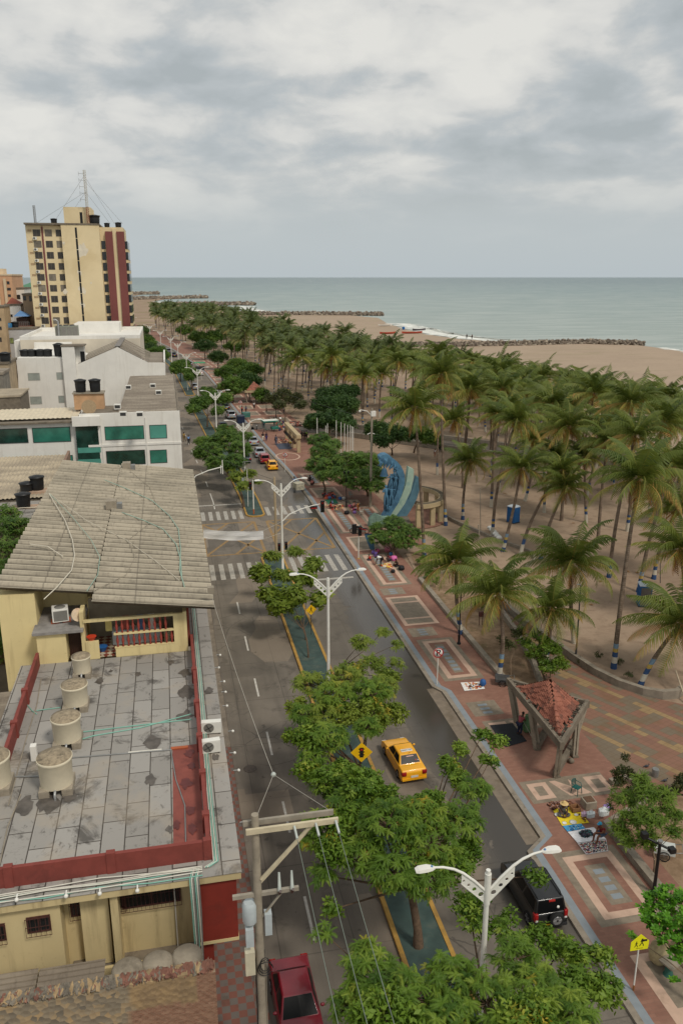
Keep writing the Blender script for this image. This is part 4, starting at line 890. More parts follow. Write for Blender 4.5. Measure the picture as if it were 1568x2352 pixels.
for px_, py_, s_ in ((190,575,2.2),(186,580,1.6),(192,566,1.0),(183,625,1.0),(190,668,1.3),(184,662,.9),(190,700,1.0),(151,670,.9),(210,650,.5),(147,558,.6)):
    v = W(px_, py_, Yt-1.2); b.add([(v.x+s_*rnd.uniform(.25,.7)*math.cos(a_*.6), Yt-1.215-.004*len(b.f), v.z+s_*rnd.uniform(.3,1.0)*math.sin(a_*.6)) for a_ in range(10)], [tuple(range(10))[::-1]], PR)
b.build('paint_patch', T)['kind'] = 'stuff'
def lattice(name, lab, base, h, w_, seg, mat, mat2=None, guys=None, arms=True):
    t = thing(name, lab, 'antenna mast', base)
    b = MB(); cs = [(w_*math.cos(a), w_*math.sin(a)) for a in (0, 2.09, 4.19)]
    for i in range(seg):
        z0, z1 = h*i/seg, h*(i+1)/seg; mt = mat2 if (mat2 and i < seg*.28) else mat
        for j in range(3):
            (ax, ay), (bx, by) = cs[j], cs[(j+1)%3]
            b.beam((ax,ay,z0),(ax,ay,z1),.09,.09,mt); b.beam((ax,ay,z0),(bx,by,z1),.06,.06,mt); b.beam((ax,ay,z1),(bx,by,z1),.05,.05,mt)
    b.build('lattice', t)
    if arms:
        b = MB()
        for k in range(5): z = h*(.45+.12*k); b.beam((0,0,z),(-1.3,0,z+.1),.07,.07,STEEL); b.beam((-1.3,0,z-.4),(-1.3,0,z+.5),.06,.06,STEEL)
        b.build('aerial', t)
    for gx, gy, gz in (guys or []):
        b = MB(); b.tube([(0,0,gz),(gx,gy,.2)], .025, 4, STEEL); b.build('guy_wire', t)
bz = zt_+.5; v = W(200,475,Yt+1); ht = W(190,391,Yt+1).z-bz
lattice('antenna_mast', 'tall rusty red and white lattice mast with guy wires on the tower', (v.x, Yt+.8, bz), ht, .35, 22, M('mast_white', C(190,186,176), .6, .1), M('mast_rust', C(130,72,54), .7, .2), [(-8.5,4,ht*.9),(-12,2,ht*.6),(6,4,ht*.9),(5,2,ht*.6),(8,1,ht*.8),(-6,5,ht*.6)])
v = W(82,517,Yt+2); lattice('antenna_mast', 'short grey lattice mast at the left end of the tower roof', (v.x, Yt+2, bz), W(78,472,Yt+2).z-bz, .3, 10, STEEL, None, None, False)
for px_, s_, lab in ((125,.8,'small black tank on the left of the tower roof'),(218,1.4,'largest black tank beside the tower penthouse'),(246,.7,'small black tank above the first maroon stripe'),(272,.8,'small black tank above the second maroon stripe')):
    v = W(px_, 515, Yt+2.5); btank((v.x, Yt+2.5, zt_-(.2 if px_ > 230 else -.5)), s_, s_*1.5, lab, 'black tanks on the tower roof')
b = MB(); v = W(243,512,Yt+3)
# ---- town at the far left
def simple(name, lab, cat, px0, px1, pyt, Y, dep, wall, roofm=None, wins=(), par=.4, glass=GLASSD):
    a = W(px0, pyt, Y); c = W(px1, pyt, Y); t = thing(name, lab, cat)
    b = MB(); b.box(a.x, c.x, Y, Y+dep, 0, a.z, wall); b.build('wall', t)
    b = MB(); b.box(a.x-.15, c.x+.15, Y-.15, Y+dep+.15, a.z, a.z+par, roofm or CONCD); b.build('roof', t)
    for q in wins:
        e = W(q[0], q[1], Y); f = W(q[2], q[3], Y); window(t, e.x, f.x, f.z, e.z, Y, False, DKGREY, glass, 'window', 1, .06)
    return t, a, c
peach = M('peach_wall', C(206,164,130), .85, .08, .4); cr2 = M('pale_cream_wall', C(214,194,164), .85, .08, .4); gw = M('grey_white_wall', C(178,176,174), .85, .08, .5)
t, a, c = simple('town_building', 'peach and cream apartment block cut by the left edge', 'building', -60, 27, 633, 240, 18, peach, cr2, [(16,646,23,653),(17,661,26,667),(19,676,26,682),(2,706,8,712)])
b = MB(); e = W(8,640,239.9); f = W(14,640,239.9); b.box(e.x, f.x, 239.4, 240, 4, e.z, cr2); e = W(-10,640,239.9); f = W(-3,640,239.9); b.box(e.x, f.x, 239.4, 240, 4, e.z, cr2); b.build('pilaster', t)
e = W(-20,617,242); f = W(6,617,242); b = MB(); b.box(e.x, f.x, 242, 248, a.z, e.z, cr2); b.build('penthouse', t)
simple('town_building', 'white house with three openings below the green roofs', 'building', 30, 56, 664, 245, 12, WHITE, None, [(36,677,48,687)])
simple('town_building', 'low tan building with dark openings left of the tower', 'building', 52, 74, 678, 222, 12, M('tan_wall', C(150,130,108), .9, .1, .4), None, [(53,680,61,690),(67,680,74,692)])
t = thing('green_roof_hall', 'hall with a light green pitched roof far behind the white house', 'building'); e = W(32,663,300); f = W(80,640,300)
b = MB(); b.add([(e.x,300,e.z),(f.x+5,300,f.z+1),(f.x+5,312,f.z+1),(e.x+4,312,e.z+2),(e.x,300,0),(f.x+5,300,0)], [(0,1,2,3),(4,5,1,0)], M('green_sheet_roof', C(110,160,132), .6, .08, .3)); b.build('roof', t)
t, a, c = simple('town_building', 'white house carrying a red tiled pyramid roof', 'building', 12, 48, 702, 226, 8, WHITE, None, [(24,722,30,728)])
b = MB(); e = W(13,700,227); f = W(46,700,227); p_ = W(28,683,231); TILE = M('far_roof_tile', C(146,80,62), .85, .12, 1); z = e.z
b.add([(e.x,227,z),(f.x,227,z),(f.x,235,z),(e.x,235,z),(p_.x,231,p_.z)], [(0,1,4),(1,2,4),(2,3,4),(3,0,4)], TILE); b.build('pyramid_roof', t)
b = MB(); b.box(e.x+.6, f.x-.6, 227.6, 234, a.z, z, M('brown_gallery', C(120,96,80), .9, .2, 2)); b.build('gallery', t)
t = thing('roof_pavilion', 'pavilion with blue sheet roof and dark railings left of the tower', 'pavilion'); e = W(31,727,217); f = W(66,727,217); p_ = W(47,713,220); z = e.z
b = MB(); b.add([(e.x,217,z),(f.x,217,z),(f.x,223,z),(e.x,223,z),(p_.x,220,p_.z)], [(0,1,4),(1,2,4),(2,3,4),(3,0,4)], M('blue_sheet_roof', C(90,130,176), .5, .1, 1)); b.build('roof', t)
b = MB(); lowz = W(40,749,217).z; b.box(e.x+.5, f.x-.4, 218, 222.5, lowz, z-.4, M('dark_gallery', C(84,70,66), .9, .2, 2)); b.box(e.x-.4, f.x+.4, 217, 223.5, 0, lowz, M('brick_house_wall', C(150,92,76), .9, .12, 2)); b.build('wall', t)
b = MB(); 
for i in range(9): xx = e.x+(f.x-e.x)*i/8; b.beam((xx,216.95,lowz),(xx,216.95,lowz+1),.06,.06,STEEL)
b.beam((e.x,216.95,lowz+1),(f.x,216.95,lowz+1),.07,.07,STEEL); b.build('railing', t)
simple('town_building', 'grey white wall block with one green window below the pavilion', 'building', 8, 84, 757, 209, 5, gw, None, [(23,776,33,789)], glass=M('yellowish_glass', C(140,150,90), .5, .2, 2))
simple('town_building', 'beige block with balconies at the left edge under the peach block', 'building', -60, 9, 707, 206, 8, M('beige_wall', C(176,152,120), .9, .12, .5), None, [(0,730,4,737),(0,750,5,758),(0,775,5,785)])
simple('town_building', 'low beige flat roof with rubble left of the white hall', 'building', -60, 20, 838, 150, 8, M('beige_low_wall', C(170,152,126), .9, .15, 1), None)
simple('town_building', 'low grey house roof beside the white hall wall', 'building', -50, 6, 862, 136, 6, M('grey_stone_wall', C(130,124,114), .9, .2, 1), FIBERG)
simple('town_building', 'small weathered shed roof wedged below the white hall windows', 'building', -40, 46, 914, 125, 8, CONCD, FIBER, par=.25)
v = W(14,835,151); btank((v.x, 151, v.z), 1.0, 1.9, 'lone black tank on the low roof left of the white hall'); v = W(36,755,211); btank((v.x,211,v.z), .9, 1.6, 'black tank left of the blue roofed pavilion')
b = MB(); v = W(21,756,210); b.lathe([(.8,0),(.85,1.3),(.3,1.45)], 14, M('blue_plastic'+'_tank', C(40,100,140), .5, .08), (v.x,210,v.z)); tag(b.build('water_tank'), 'small blue tank beside the pavilion base', 'water tank')
# a run of low town roofs beyond, so the ground does not read as bare
tr = random.Random(3)
for i in range(34):
    x = tr.uniform(-150,-34); y = tr.uniform(120, 420); 
    if x > -45 and y < 260: x -= 25
    s1, s2, hh = tr.uniform(8,16), tr.uniform(8,16), tr.uniform(4,11); t = thing('town_house', 'plain house among the low roofs of the town beyond the left edge', 'house', (x, y, 0), tr.uniform(-.1,.1), 'low town houses at the left')
    b = MB(); b.box(-s1/2, s1/2, -s2/2, s2/2, 0, hh, (WHITE, cr2, gw, peach)[i % 4]); b.build('wall', t); b = MB(); b.box(-s1/2-.2, s1/2+.2, -s2/2-.2, s2/2+.2, hh, hh+.3, (CONCD, FIBERG, TILE)[i % 3]); b.build('roof', t)
# ------------------------------------------------------------------ foliage
def m_leaf(name, a, b, c, hi=None, transl=.3, rough=.55):
    m = bpy.data.materials.new(name); n = N(m)
    t = n.n('ShaderNodeAttribute', attribute_name='tint').outputs['Fac']
    cc = n.ramp(t, [(0, a), (.5, b), (.9, c), (1, hi or c)])
    n.out(cc, rough, spec=.35, transl=transl); return m
def arr(vs, fs): return (np.array(vs, dtype=np.float32), fs)
def instance(mesh_name, src, xf, tint, mat, smooth=False):
    # src (verts, tris array), xf list of (pos, 3x3); builds one mesh of all leaves of a plant
    V, F = src; n_ = len(xf); nv = len(V); nf = len(F)
    P = np.array([p for p, m in xf], dtype=np.float32); Mx = np.array([m for p, m in xf], dtype=np.float32)
    AV = (np.einsum('nij,vj->nvi', Mx, V)+P[:, None, :]).reshape(-1, 3)
    AF = (np.asarray(F)[None, :, :]+(np.arange(n_)*nv)[:, None, None]).reshape(-1, 3)
    me = bpy.data.meshes.new(mesh_name); me.vertices.add(len(AV)); me.vertices.foreach_set('co', AV.ravel())
    me.loops.add(AF.size); me.loops.foreach_set('vertex_index', AF.ravel().astype(np.int32))
    me.polygons.add(len(AF)); me.polygons.foreach_set('loop_start', np.arange(0, AF.size, 3, dtype=np.int32)); me.polygons.foreach_set('loop_total', np.full(len(AF), 3, dtype=np.int32))
    me.materials.append(mat); me.update(calc_edges=True)
    at = me.attributes.new('tint', 'FLOAT', 'FACE'); at.data.foreach_set('value', np.repeat(np.array(tint, dtype=np.float32), nf))
    return me
def rotm(rx, ry, rz, s):
    m = (Matrix.Rotation(rz, 3, 'Z')@Matrix.Rotation(ry, 3, 'Y')@Matrix.Rotation(rx, 3, 'X'))*s
    return [list(r) for r in m]
# pinnate rosette: compound leaves drooping round a twig end
def rosette(nl, L, pairs, lw, droop, seed, up=.9):
    q = random.Random(seed); V = []; F = []
    for i in range(nl):
        a = 2*PI*i/nl*2.4+q.uniform(-.3,.3); el = q.uniform(.0, up); l = L*q.uniform(.7, 1.1)
        d = Vector((math.cos(a), math.sin(a), 0)); s_ = Vector((-math.sin(a), math.cos(a), 0)); p = Vector((0,0,0)); prev = p
        for k in range(pairs):
            t = (k+1)/pairs; e = el-droop*t; p = p+(d*math.cos(e)+Vector((0,0,1))*math.sin(e))*l/pairs
            for sg in (-1, 1):
                tip = p+s_*sg*lw*(1-.35*t)+d*lw*.45+Vector((0,0,-lw*.35)); b = len(V)
                V += [prev, p, tip]; F.append((b, b+1, b+2))
            prev = p
        b = len(V); V += [p-s_*lw*.25, p+s_*lw*.25, p+d*lw*.8-Vector((0,0,lw*.3))]; F.append((b, b+1, b+2))
    return arr([tuple(v) for v in V], F)
def leafball(nl, r, lw, seed, flat=.7):
    q = random.Random(seed); V = []; F = []
    for i in range(nl):
        d = Vector((q.gauss(0,1), q.gauss(0,1), q.gauss(0,1)*flat)).normalized(); c = d*r*q.uniform(.45,1)
        u = Vector((q.gauss(0,1), q.gauss(0,1), q.gauss(0,.4))).normalized(); w_ = d.cross(u).normalized()
        b = len(V); s_ = lw*q.uniform(.6,1.2); V += [c-u*s_, c+w_*s_*.45, c+u*s_, c-w_*s_*.45]; F += [(b,b+1,b+2),(b,b+2,b+3)]
    return arr([tuple(v) for v in V], F)
def bigleaf(nl, L, wd, seed):       # whorl of broad paddle leaves
    q = random.Random(seed); V = []; F = []
    for i in range(nl):
        a = 2*PI*i/nl+q.uniform(-.3,.3); e = q.uniform(.0,.8); l = L*q.uniform(.7,1.1)
        d = Vector((math.cos(a)*math.cos(e), math.sin(a)*math.cos(e), math.sin(e))); s_ = Vector((-math.sin(a), math.cos(a), 0)); b = len(V)
        V += [Vector((0,0,0)), d*l*.45+s_*wd*.6, d*l*.85+s_*wd*.55-Vector((0,0,.1*l)), d*l-Vector((0,0,.15*l)), d*l*.85-s_*wd*.55-Vector((0,0,.1*l)), d*l*.45-s_*wd*.6, d*l*.6+Vector((0,0,.03))]
        F += [(b,b+1,b+6),(b+1,b+2,b+6),(b+2,b+3,b+6),(b+3,b+4,b+6),(b+4,b+5,b+6),(b+5,b,b+6)]
    return arr([tuple(v) for v in V], F)
LN = m_leaf('neem_leaves', C(66,98,26), C(106,136,42), C(146,164,62), C(176,156,44), .38)
LNY = m_leaf('young_neem_leaves', C(92,114,36), C(124,142,50), C(150,160,66), C(180,164,60), .38)
LD = m_leaf('dense_leaves', C(56,88,32), C(88,118,44), C(118,142,58), C(130,150,66))
LDK = m_leaf('dark_leaves', C(42,68,30), C(62,90,40), C(88,114,52))
LBR = m_leaf('olive_leaves', C(58,66,34), C(78,84,46), C(96,100,58))
LA = m_leaf('almond_leaves', C(62,110,22), C(92,146,34), C(130,176,50), C(150,186,60), .35, .4)
LF = m_leaf('feathery_leaves', C(66,96,26), C(98,124,36), C(126,148,52))
BARK = M('bark', C(96,78,62), .95, .25, 6); BARKP = M('pale_bark', C(128,108,88), .95, .2, 6)
ROS = [rosette(11, .43, 9, .088, 1.6, s) for s in range(4)]
ROS_S = [rosette(9, .42, 7, .11, 1.5, s) for s in (5, 6, 7)]
LB = [leafball(46, .42, .13, s) for s in (1, 2)]; LBF = [leafball(26, .8, .26, s) for s in (3, 4)]
BIG = [bigleaf(9, .34, .11, s) for s in (1, 2)]
FINE = [rosette(9, .42, 8, .07, 1.1, s, 1.2) for s in (1, 2)]
DM = 1.6
def tree(name, lab, base, blobs, mat, src, dens, tr=.14, bark=None, cat='tree', group=None, seed=1, hollow=.55, tip=(0,0), scale=1., droop=.4, crown='crown', fork=None):
    q = random.Random(seed); bark = bark or BARK
    t = thing(name, lab, cat, tuple(base), 0, group); b = MB(); B0 = Vector(base)
    zc = min(c[2]-c[3]*.3 for c in blobs); fz = fork or max(.6, (zc-B0.z)*.62)
    cxm = sum(c[0] for c in blobs)/len(blobs)-B0.x; cym = sum(c[1] for c in blobs)/len(blobs)-B0.y
    fp = Vector((cxm*.25+tip[0], cym*.25+tip[1], fz))
    b.tube([(0,0,-.05), (q.uniform(-.1,.1), q.uniform(-.1,.1), fz*.35), (fp.x*.5+q.uniform(-.1,.1), fp.y*.5, fz*.7), fp], [tr*1.35, tr, tr*.9, tr*.8], 8, bark)
    xf = []; tint = []
    for (x, y, z, r) in blobs:
        if name == 'neem_tree': r *= 1.17
        c = Vector((x, y, z))-B0; m1 = fp.lerp(c, .5)+Vector((q.uniform(-.2,.2), q.uniform(-.2,.2), -.15*r))
        b.tube([fp, m1, c], [tr*.42, tr*.24, tr*.09], 6, bark)
        k = max(4, int(dens*DM*r*r)); tb = q.uniform(-.12, .12)
        for i in range(k):
            d = Vector((q.gauss(0,1), q.gauss(0,1), q.gauss(0,1)*.8+.15)).normalized(); rr_ = r*q.uniform(hollow, 1.05)**.8*q.uniform(.85,1.05)
            p = c+Vector((d.x*rr_, d.y*rr_, d.z*rr_*.62))
            if i % 4 == 0: b.tube([c+Vector((d.x*r*.1,d.y*r*.1,-.1*r)), p], [tr*.10+.008, .008], 4, bark, True, False)
            xf.append((tuple(p), rotm(q.uniform(-droop,droop), q.uniform(-droop,droop), q.uniform(0,6.28), scale*q.uniform(.62,1.05))))
            tint.append(min(1, max(0, q.gauss(.45, .2)+tb+(.5 if q.random() < .004 else 0))))
    b.build('trunk', t)
    h = len(xf)//len(src)+1
    vs = [instance('leaves', s_, xf[i*h:(i+1)*h], tint[i*h:(i+1)*h], mat) for i, s_ in enumerate(src) if xf[i*h:(i+1)*h]]
    # join the variants in one crown mesh
    if len(vs) > 1:
        bmx = bmesh.new()
        for me in vs: bmx.from_mesh(me)
        me = bpy.data.meshes.new('leaves'); bmx.to_mesh(me); bmx.free(); me.materials.append(mat)
        for v in vs: bpy.data.meshes.remove(v)
    else: me = vs[0]
    o = bpy.data.objects.new(crown, me); COL.objects.link(o); o.parent = t
    return t
def gb(px_, py_, z, r): v = G(px_, py_, z); return (v.x, v.y, z, r)
# near median trees (neem)
tree('neem_tree', 'large neem tree in the green median with bent dark trunk left of the black car', G(960,2172,.13), [gb(740,1890,6,.75), gb(800,1850,6.5,.8), gb(830,1960,6,.95), gb(890,1890,7,1.15), gb(740,2010,5.3,.45),gb(720,1930,5.3,.5), gb(965,1870,7,.9), gb(990,1930,6.5,1.1), gb(1060,1880,6.5,.95), gb(900,2000,6.2,.9), gb(985,2020,6,.85), gb(1090,1810,6.5,.6), gb(1040,1990,5.8,.6), gb(835,1800,7,.8), gb(760,2090,4.6,.3), gb(1075,1950,5.8,.5), gb(1105,1690,5.4,.35), gb(1138,1705,5.4,.35), gb(1050,1720,5.8,.35),gb(1125,1745,5.2,.3), gb(1060,1790,6,.45), gb(1025,1755,6,.4), gb(985,1845,6,.6), gb(900,1860,6.3,.55), gb(1228,2012,5,.3), gb(770,1950,6,.7), gb(790,1890,6.3,.8), gb(860,1840,6.5,.7)], LN, ROS+LB, 44, .2, group=None, seed=3, tip=(-.3,.3))
tree('neem_tree', 'neem tree filling the bottom right foreground with sprawling branches over the road', G(1130,2640,.13), [gb(740,2140,5.5,.3), gb(840,2180,6,.5), gb(860,2250,7,.95), gb(800,2310,6.5,.5), gb(950,2290,7.5,.9), gb(1040,2240,7.5,.75), gb(1120,2300,7.5,.95), gb(1010,2340,7.5,.8), gb(1230,2280,7,.95), gb(1290,2330,7,1.0), gb(1180,2200,6.8,.7), gb(1160,2130,6,.45),gb(1075,2075,6,.5),gb(1100,2120,6,.4), gb(1240,2160,6,.5), gb(1310,2200,6,.45), gb(1340,2270,6.5,.65), gb(1390,2280,6,.5), gb(1380,2200,5.5,.35), gb(880,2345,7.5,.9), gb(1200,2345,7.5,.85),gb(1290,2170,5.5,.3)], LN, ROS+LB, 40, .2, seed=4)
tree('neem_tree', 'neem tree whose long bare branch reaches over the road before the gazebo', (9.9,39.5,.13), [gb(700,1640,6,.8), gb(770,1600,6.5,1.1), gb(850,1590,6.8,1.0), gb(720,1740,5.5,.7), gb(760,1690,6.2,.9), gb(845,1670,6.5,.6), gb(755,1800,5.8,.8), gb(820,1800,6.3,.7), gb(790,1775,5.6,.6), gb(715,1690,6,.7), gb(885,1825,6.2,.5), gb(700,1770,5.5,.5), gb(660,1690,5.2,.35)], LN, ROS+LB, 44, .18, seed=8, tip=(0,.3))
tree('neem_tree', 'bright bushy neem tree in the median just before the two pole lamps', (9.9,47.5,.13), [gb(710,1570,5.5,.9), gb(790,1560,6,1.1), gb(870,1580,6,1.0), gb(750,1640,6,1.0), gb(840,1650,6,1.1),gb(900,1640,5.6,.7), gb(680,1620,5,.5)], LNY, ROS+LB, 42, .16, seed=9)
tree('neem_tree', 'sparse neem crown leaning over the wet road right of the lamp', (10.3,53,.13), [gb(830,1475,5.5,.7), gb(880,1450,5.5,.5), gb(850,1520,5.2,.8), gb(910,1480,5,.45), gb(910,1520,4.8,.45), gb(810,1540,5,.7), gb(890,1555,5,.7),gb(775,1570,5,.5)], LNY, ROS+LB, 36, .1, seed=10, hollow=.3)
tree('young_tree', 'thin young tree with sparse crown beside the pedestrian warning sign', G(708,1510,.13), [gb(625,1275,5,.8), gb(680,1265,5,.8), gb(650,1320,4.6,1.0), gb(620,1365,4,.8), gb(670,1370,4,.8), gb(700,1330,4.5,.5), gb(640,1395,3.4,.5),gb(720,1300,5,.4),gb(600,1320,4.6,.5),gb(735,1375,3,.3)], LNY, ROS_S+LBF, 60, .06, BARK, seed=11, hollow=.15, scale=1.25)
tree('young_tree', 'second thin bare stemmed sapling in the median a step beyond the first', G(702,1470,.13), [gb(665,1400,2.9,.5),gb(690,1415,2.6,.35),gb(650,1375,3.5,.5)], LNY, ROS_S, 20, .05, seed=12, hollow=.3)
tree('rounded_tree', 'broad dark green tree shading the left lane beyond the crossing', G(560,1165,.13), [gb(480,1035,5,2.3), gb(520,1010,5.5,2.6), gb(550,1030,5,2.0), gb(500,1062,4.2,1.9), gb(538,1060,4.5,1.9), gb(470,1015,4.8,1.7), gb(562,1000,5,1.3), gb(458,1040,4.4,1.2), gb(520,990,5.5,1.9)], LD, ROS_S, 34, .16, seed=13, scale=1.25)
tree('young_tree', 'pale sparse tree just behind the round white sign in the median', (10.1,116,.13), [gb(545,1095,4,1.2), gb(575,1085,4.2,1.0), gb(560,1115,3.4,1.0), gb(530,1075,3.8,.8),gb(590,1105,3,.6)], LNY, ROS_S, 34, .08, seed=14, hollow=.35, scale=1.3)
tree('rounded_tree', 'median tree with visible forked trunk in front of the silver cars', G(476,980,.13), [gb(460,925,5,2.0), gb(490,915,5.3,2.0), gb(445,940,4.4,1.3), gb(515,915,4.8,1.6), gb(475,900,5.5,1.5), gb(500,945,4,1.2)], LD, LBF, 22, .16, seed=15)
tree('rounded_tree', 'small median tree half behind the white gabled hall', (6.2,226,.13), [(5.9,227,5,1.9),(6.6,228,4.4,1.6),(5.4,224,4,1.4)], LD, LBF, 18, .14, seed=16)
tree('rounded_tree', 'round green tree at the street corner beyond the gabled hall', (3.4,248,.13), [(3.0,248,4.6,2.4),(4.4,250,5,2.2),(2.4,246,3.8,1.8),(5,247,4,1.8)], LD, LBF, 18, .16, seed=17)
tree('rounded_tree', 'dark tree beside the cream flat roofed block', (-3,285,.13), [(-3,285,6,3),(-4.4,288,5,2.6),(-1.6,283,4.6,2.4),(-3,280,3.6,2.2)], LD, LBF, 14, .2, seed=18)
tree('rounded_tree', 'tall dark tree right of the tower foot', G(330,850,0)*1.0, [gb(325,760,7,4.), gb(335,780,5,3.6), gb(315,775,6,3.6), gb(345,800,3.6,3.), gb(320,805,4,3)], LDK, LBF, 10, .25, seed=19)
tree('rounded_tree', 'left most street tree between the cream block and the lamps', (-8.5,352,.1), [(-8,352,5,3),(-10,356,4,2.6),(-6,350,4,2.4)], LD, LBF, 10, .2, seed=20)
# right side trees
tree('rounded_tree', 'widest green tree behind the flagpoles side of the promenade', G(845,1140,.1), [gb(760,1070,4.2,1.9), gb(800,1060,5,2.4), gb(838,1060,5,2.5), gb(785,1090,3.8,2.0), gb(825,1100,3.8,2.3), gb(856,1090,4,1.9), gb(745,1090,3.4,1.3), gb(860,1115,3.2,1.5),gb(730,1082,3.2,.8)], LD, ROS_S, 30, .16, seed=21, scale=1.25, fork=1.5)
tree('rounded_tree', 'narrower tree directly left of the widest promenade tree', G(745,1130,.1), [gb(735,1012,5.5,2.1), gb(745,1038,4.8,2.3), gb(728,1060,4,1.7), gb(765,1020,5.4,1.3), gb(715,1075,3,1.0)], LD, ROS_S, 30, .14, seed=22, scale=1.2)
tree('almond_tree', 'big dark glossy tree standing behind the flagpoles', (29.5,152,0), [gb(770,905,7.5,2.8), gb(745,930,6,2.6), gb(790,930,6.5,2.8), gb(730,965,4.4,2.2), gb(770,965,4.6,2.8), gb(800,900,7.6,2.2), gb(745,905,7,1.8), gb(790,975,4,2.2), gb(715,975,3.6,1.4)], LDK, LBF, 20, .2, seed=23)
tree('olive_tree', 'thin olive brown tree beside the black street lamp near the tricycle', G(655,970), [gb(625,915,3.8,1.8), gb(650,905,4.2,2.0), gb(675,915,3.8,2.0), gb(640,930,3.2,1.5), gb(690,930,3.2,1.4)], LBR, LBF, 11, .14, seed=24, fork=1.)
tree('round_bush_tree', 'low spreading fine leaved tree between the sculpture and the vendors', G(903,1290), [gb(880,1215,2.6,1.5), gb(915,1210,2.9,1.6), gb(940,1225,2.5,1.4), gb(865,1235,2,1.0), gb(900,1235,2.2,1.5), gb(930,1245,1.9,1.2), gb(900,1195,3,1.1), gb(860,1215,2.3,.8)], LD, ROS_S, 34, .1, seed=25, fork=.9, droop=.2)
for i, (px_, py_, z, s_) in enumerate(((535,880,5,2.6),(565,870,5.5,2.8),(520,850,5,2.4),(545,835,5.5,2.6),(500,815,5,2.4),(575,845,6,2.6),(600,900,3,1.6),(470,790,6,3.0),(455,770,6,3.2),(490,770,7,3.4),(520,760,7,3.6),(540,790,6,3.0),(425,755,6,3.2))):
    c = gb(px_, py_, z, s_); tree('shade_tree', 'dense shade tree crowding the far landward edge of the palm grove', (c[0], c[1]+.5, 0), [c, (c[0]-s_*.7, c[1]+1, c[2]-.9, s_*.75), (c[0]+s_*.8, c[1]+.5, c[2]-.8, s_*.75), (c[0], c[1]-1, c[2]-1.6, s_*.7)], (LD, LDK, LD)[i % 3], LBF, 12 if py_ > 800 else 9, .2, group='shade trees along the far edge of the grove', seed=40+i)
tree('seaside_tree', 'broad leaved tree by the kerb wall right of the flagpoles', G(900,1045), [gb(865,985,5,2.2), gb(905,995,4.6,2.2), gb(930,1000,4,1.8), gb(880,1010,3.8,1.8)], LDK, LBF, 15, .14, seed=61, fork=1.2)
tree('seaside_tree', 'broad leaved tree behind the sculpture by the crossing road', G(950,1040), [gb(975,1000,4,2.0), gb(990,1010,3.4,1.6), gb(960,995,4.4,1.8)], LD, LBF, 13, .14, seed=62)
tree('sapling', 'sparse sapling with yellowing leaves left of the gazebo roof', G(1262,1560), [gb(1230,1500,2.5,.8), gb(1265,1490,3,.9), gb(1240,1465,3,.7), gb(1210,1480,2.6,.6), gb(1285,1520,2.2,.7), gb(1260,1530,1.9,.7)], LF, LB, 22, .05, BARKP, seed=63, hollow=.2)
tree('sapling', 'thin leafless looking sapling under the middle palms', G(1172,1560), [gb(1165,1480,2.5,.7), gb(1185,1455,3,.6), gb(1150,1470,2.4,.5)], LBR, LB, 10, .04, BARKP, seed=64, hollow=.2)
tree('feathery_tree', 'light green feathery tree standing in the sandy bed right of the mats', G(1500,2010), [gb(1440,1835,3.4,.55), gb(1480,1820,4,.7), gb(1520,1830,3.9,.7), gb(1450,1880,3,.6), gb(1420,1905,2.4,.5), gb(1490,1880,3.4,.8), gb(1540,1870,3.4,.6), gb(1440,1930,2.3,.5), gb(1485,1925,2.8,.6), gb(1550,1910,3,.45),gb(1470,1790,4.2,.45)], LF, FINE, 70, .07, BARKP, seed=65, hollow=.3)
tree('flowering_shrub', 'dark red flowered shrub at the curled planter wall', G(1432,1850), [gb(1425,1795,1.3,.5), gb(1440,1770,1.9,.45), gb(1450,1820,.9,.5), gb(1415,1775,1.7,.35), gb(1435,1740,2.4,.25),gb(1465,1800,1.2,.35)], m_leaf('shrub_leaves', C(42,50,22), C(66,74,32), C(92,84,40), C(176,70,40)), LB, 60, .04, seed=66, cat='shrub', hollow=.2, scale=.6)
tree('flowering_shrub', 'orange flowered shrub at the right edge beside the painted palm base', G(1560,1830), [gb(1550,1805,.9,.5), gb(1568,1790,1.2,.5), gb(1540,1820,.6,.4)], bpy.data.materials['shrub_leaves'], LB, 50, .04, seed=67, cat='shrub', hollow=.2, scale=.6)
tree('almond_tree', 'sea almond with big bright glossy leaves at the lower right edge', G(1620,2330,.14), [gb(1500,2070,3.2,.5), gb(1540,2060,3.5,.6), gb(1490,2110,2.8,.45), gb(1540,2110,3.2,.65), gb(1570,2080,3.6,.6), gb(1520,2150,2.8,.45), gb(1560,2160,2.9,.6), gb(1475,2085,2.9,.3), gb(1600,2120,3.5,.8), gb(1550,2195,2.4,.35),gb(1450,2150,2.2,.16),gb(1545,2250,1.9,.14)], LA, BIG, 70, .1, BARKP, seed=68, scale=.8)
tree('sapling', 'slim young tree with pale stem beside the man in the blue cap', G(1405,1925), [gb(1410,1835,2.6,.35), gb(1400,1855,2.2,.28),gb(1412,1815,3,.25)], LF, FINE, 60, .03, BARKP, seed=69, scale=.7)
tree('backyard_tree', 'bushy bright green tree behind the houses at the left edge', (-14.5,64,0), [gb(10,1210,8.0,1.7), gb(45,1210,8.,1.4), gb(20,1260,8,1.6), gb(62,1200,8.,.8), gb(0,1310,7,1.7), gb(15,1330,6,1.0), gb(0,1175,8,1.3), gb(25,1180,8,1.), gb(0,1400,4,1.5), gb(-10,1460,3.5,1.5), (-15.5,67,5,2.6),(-14.5,60,3.6,2.)], LD, ROS_S, 30, .2, seed=70)
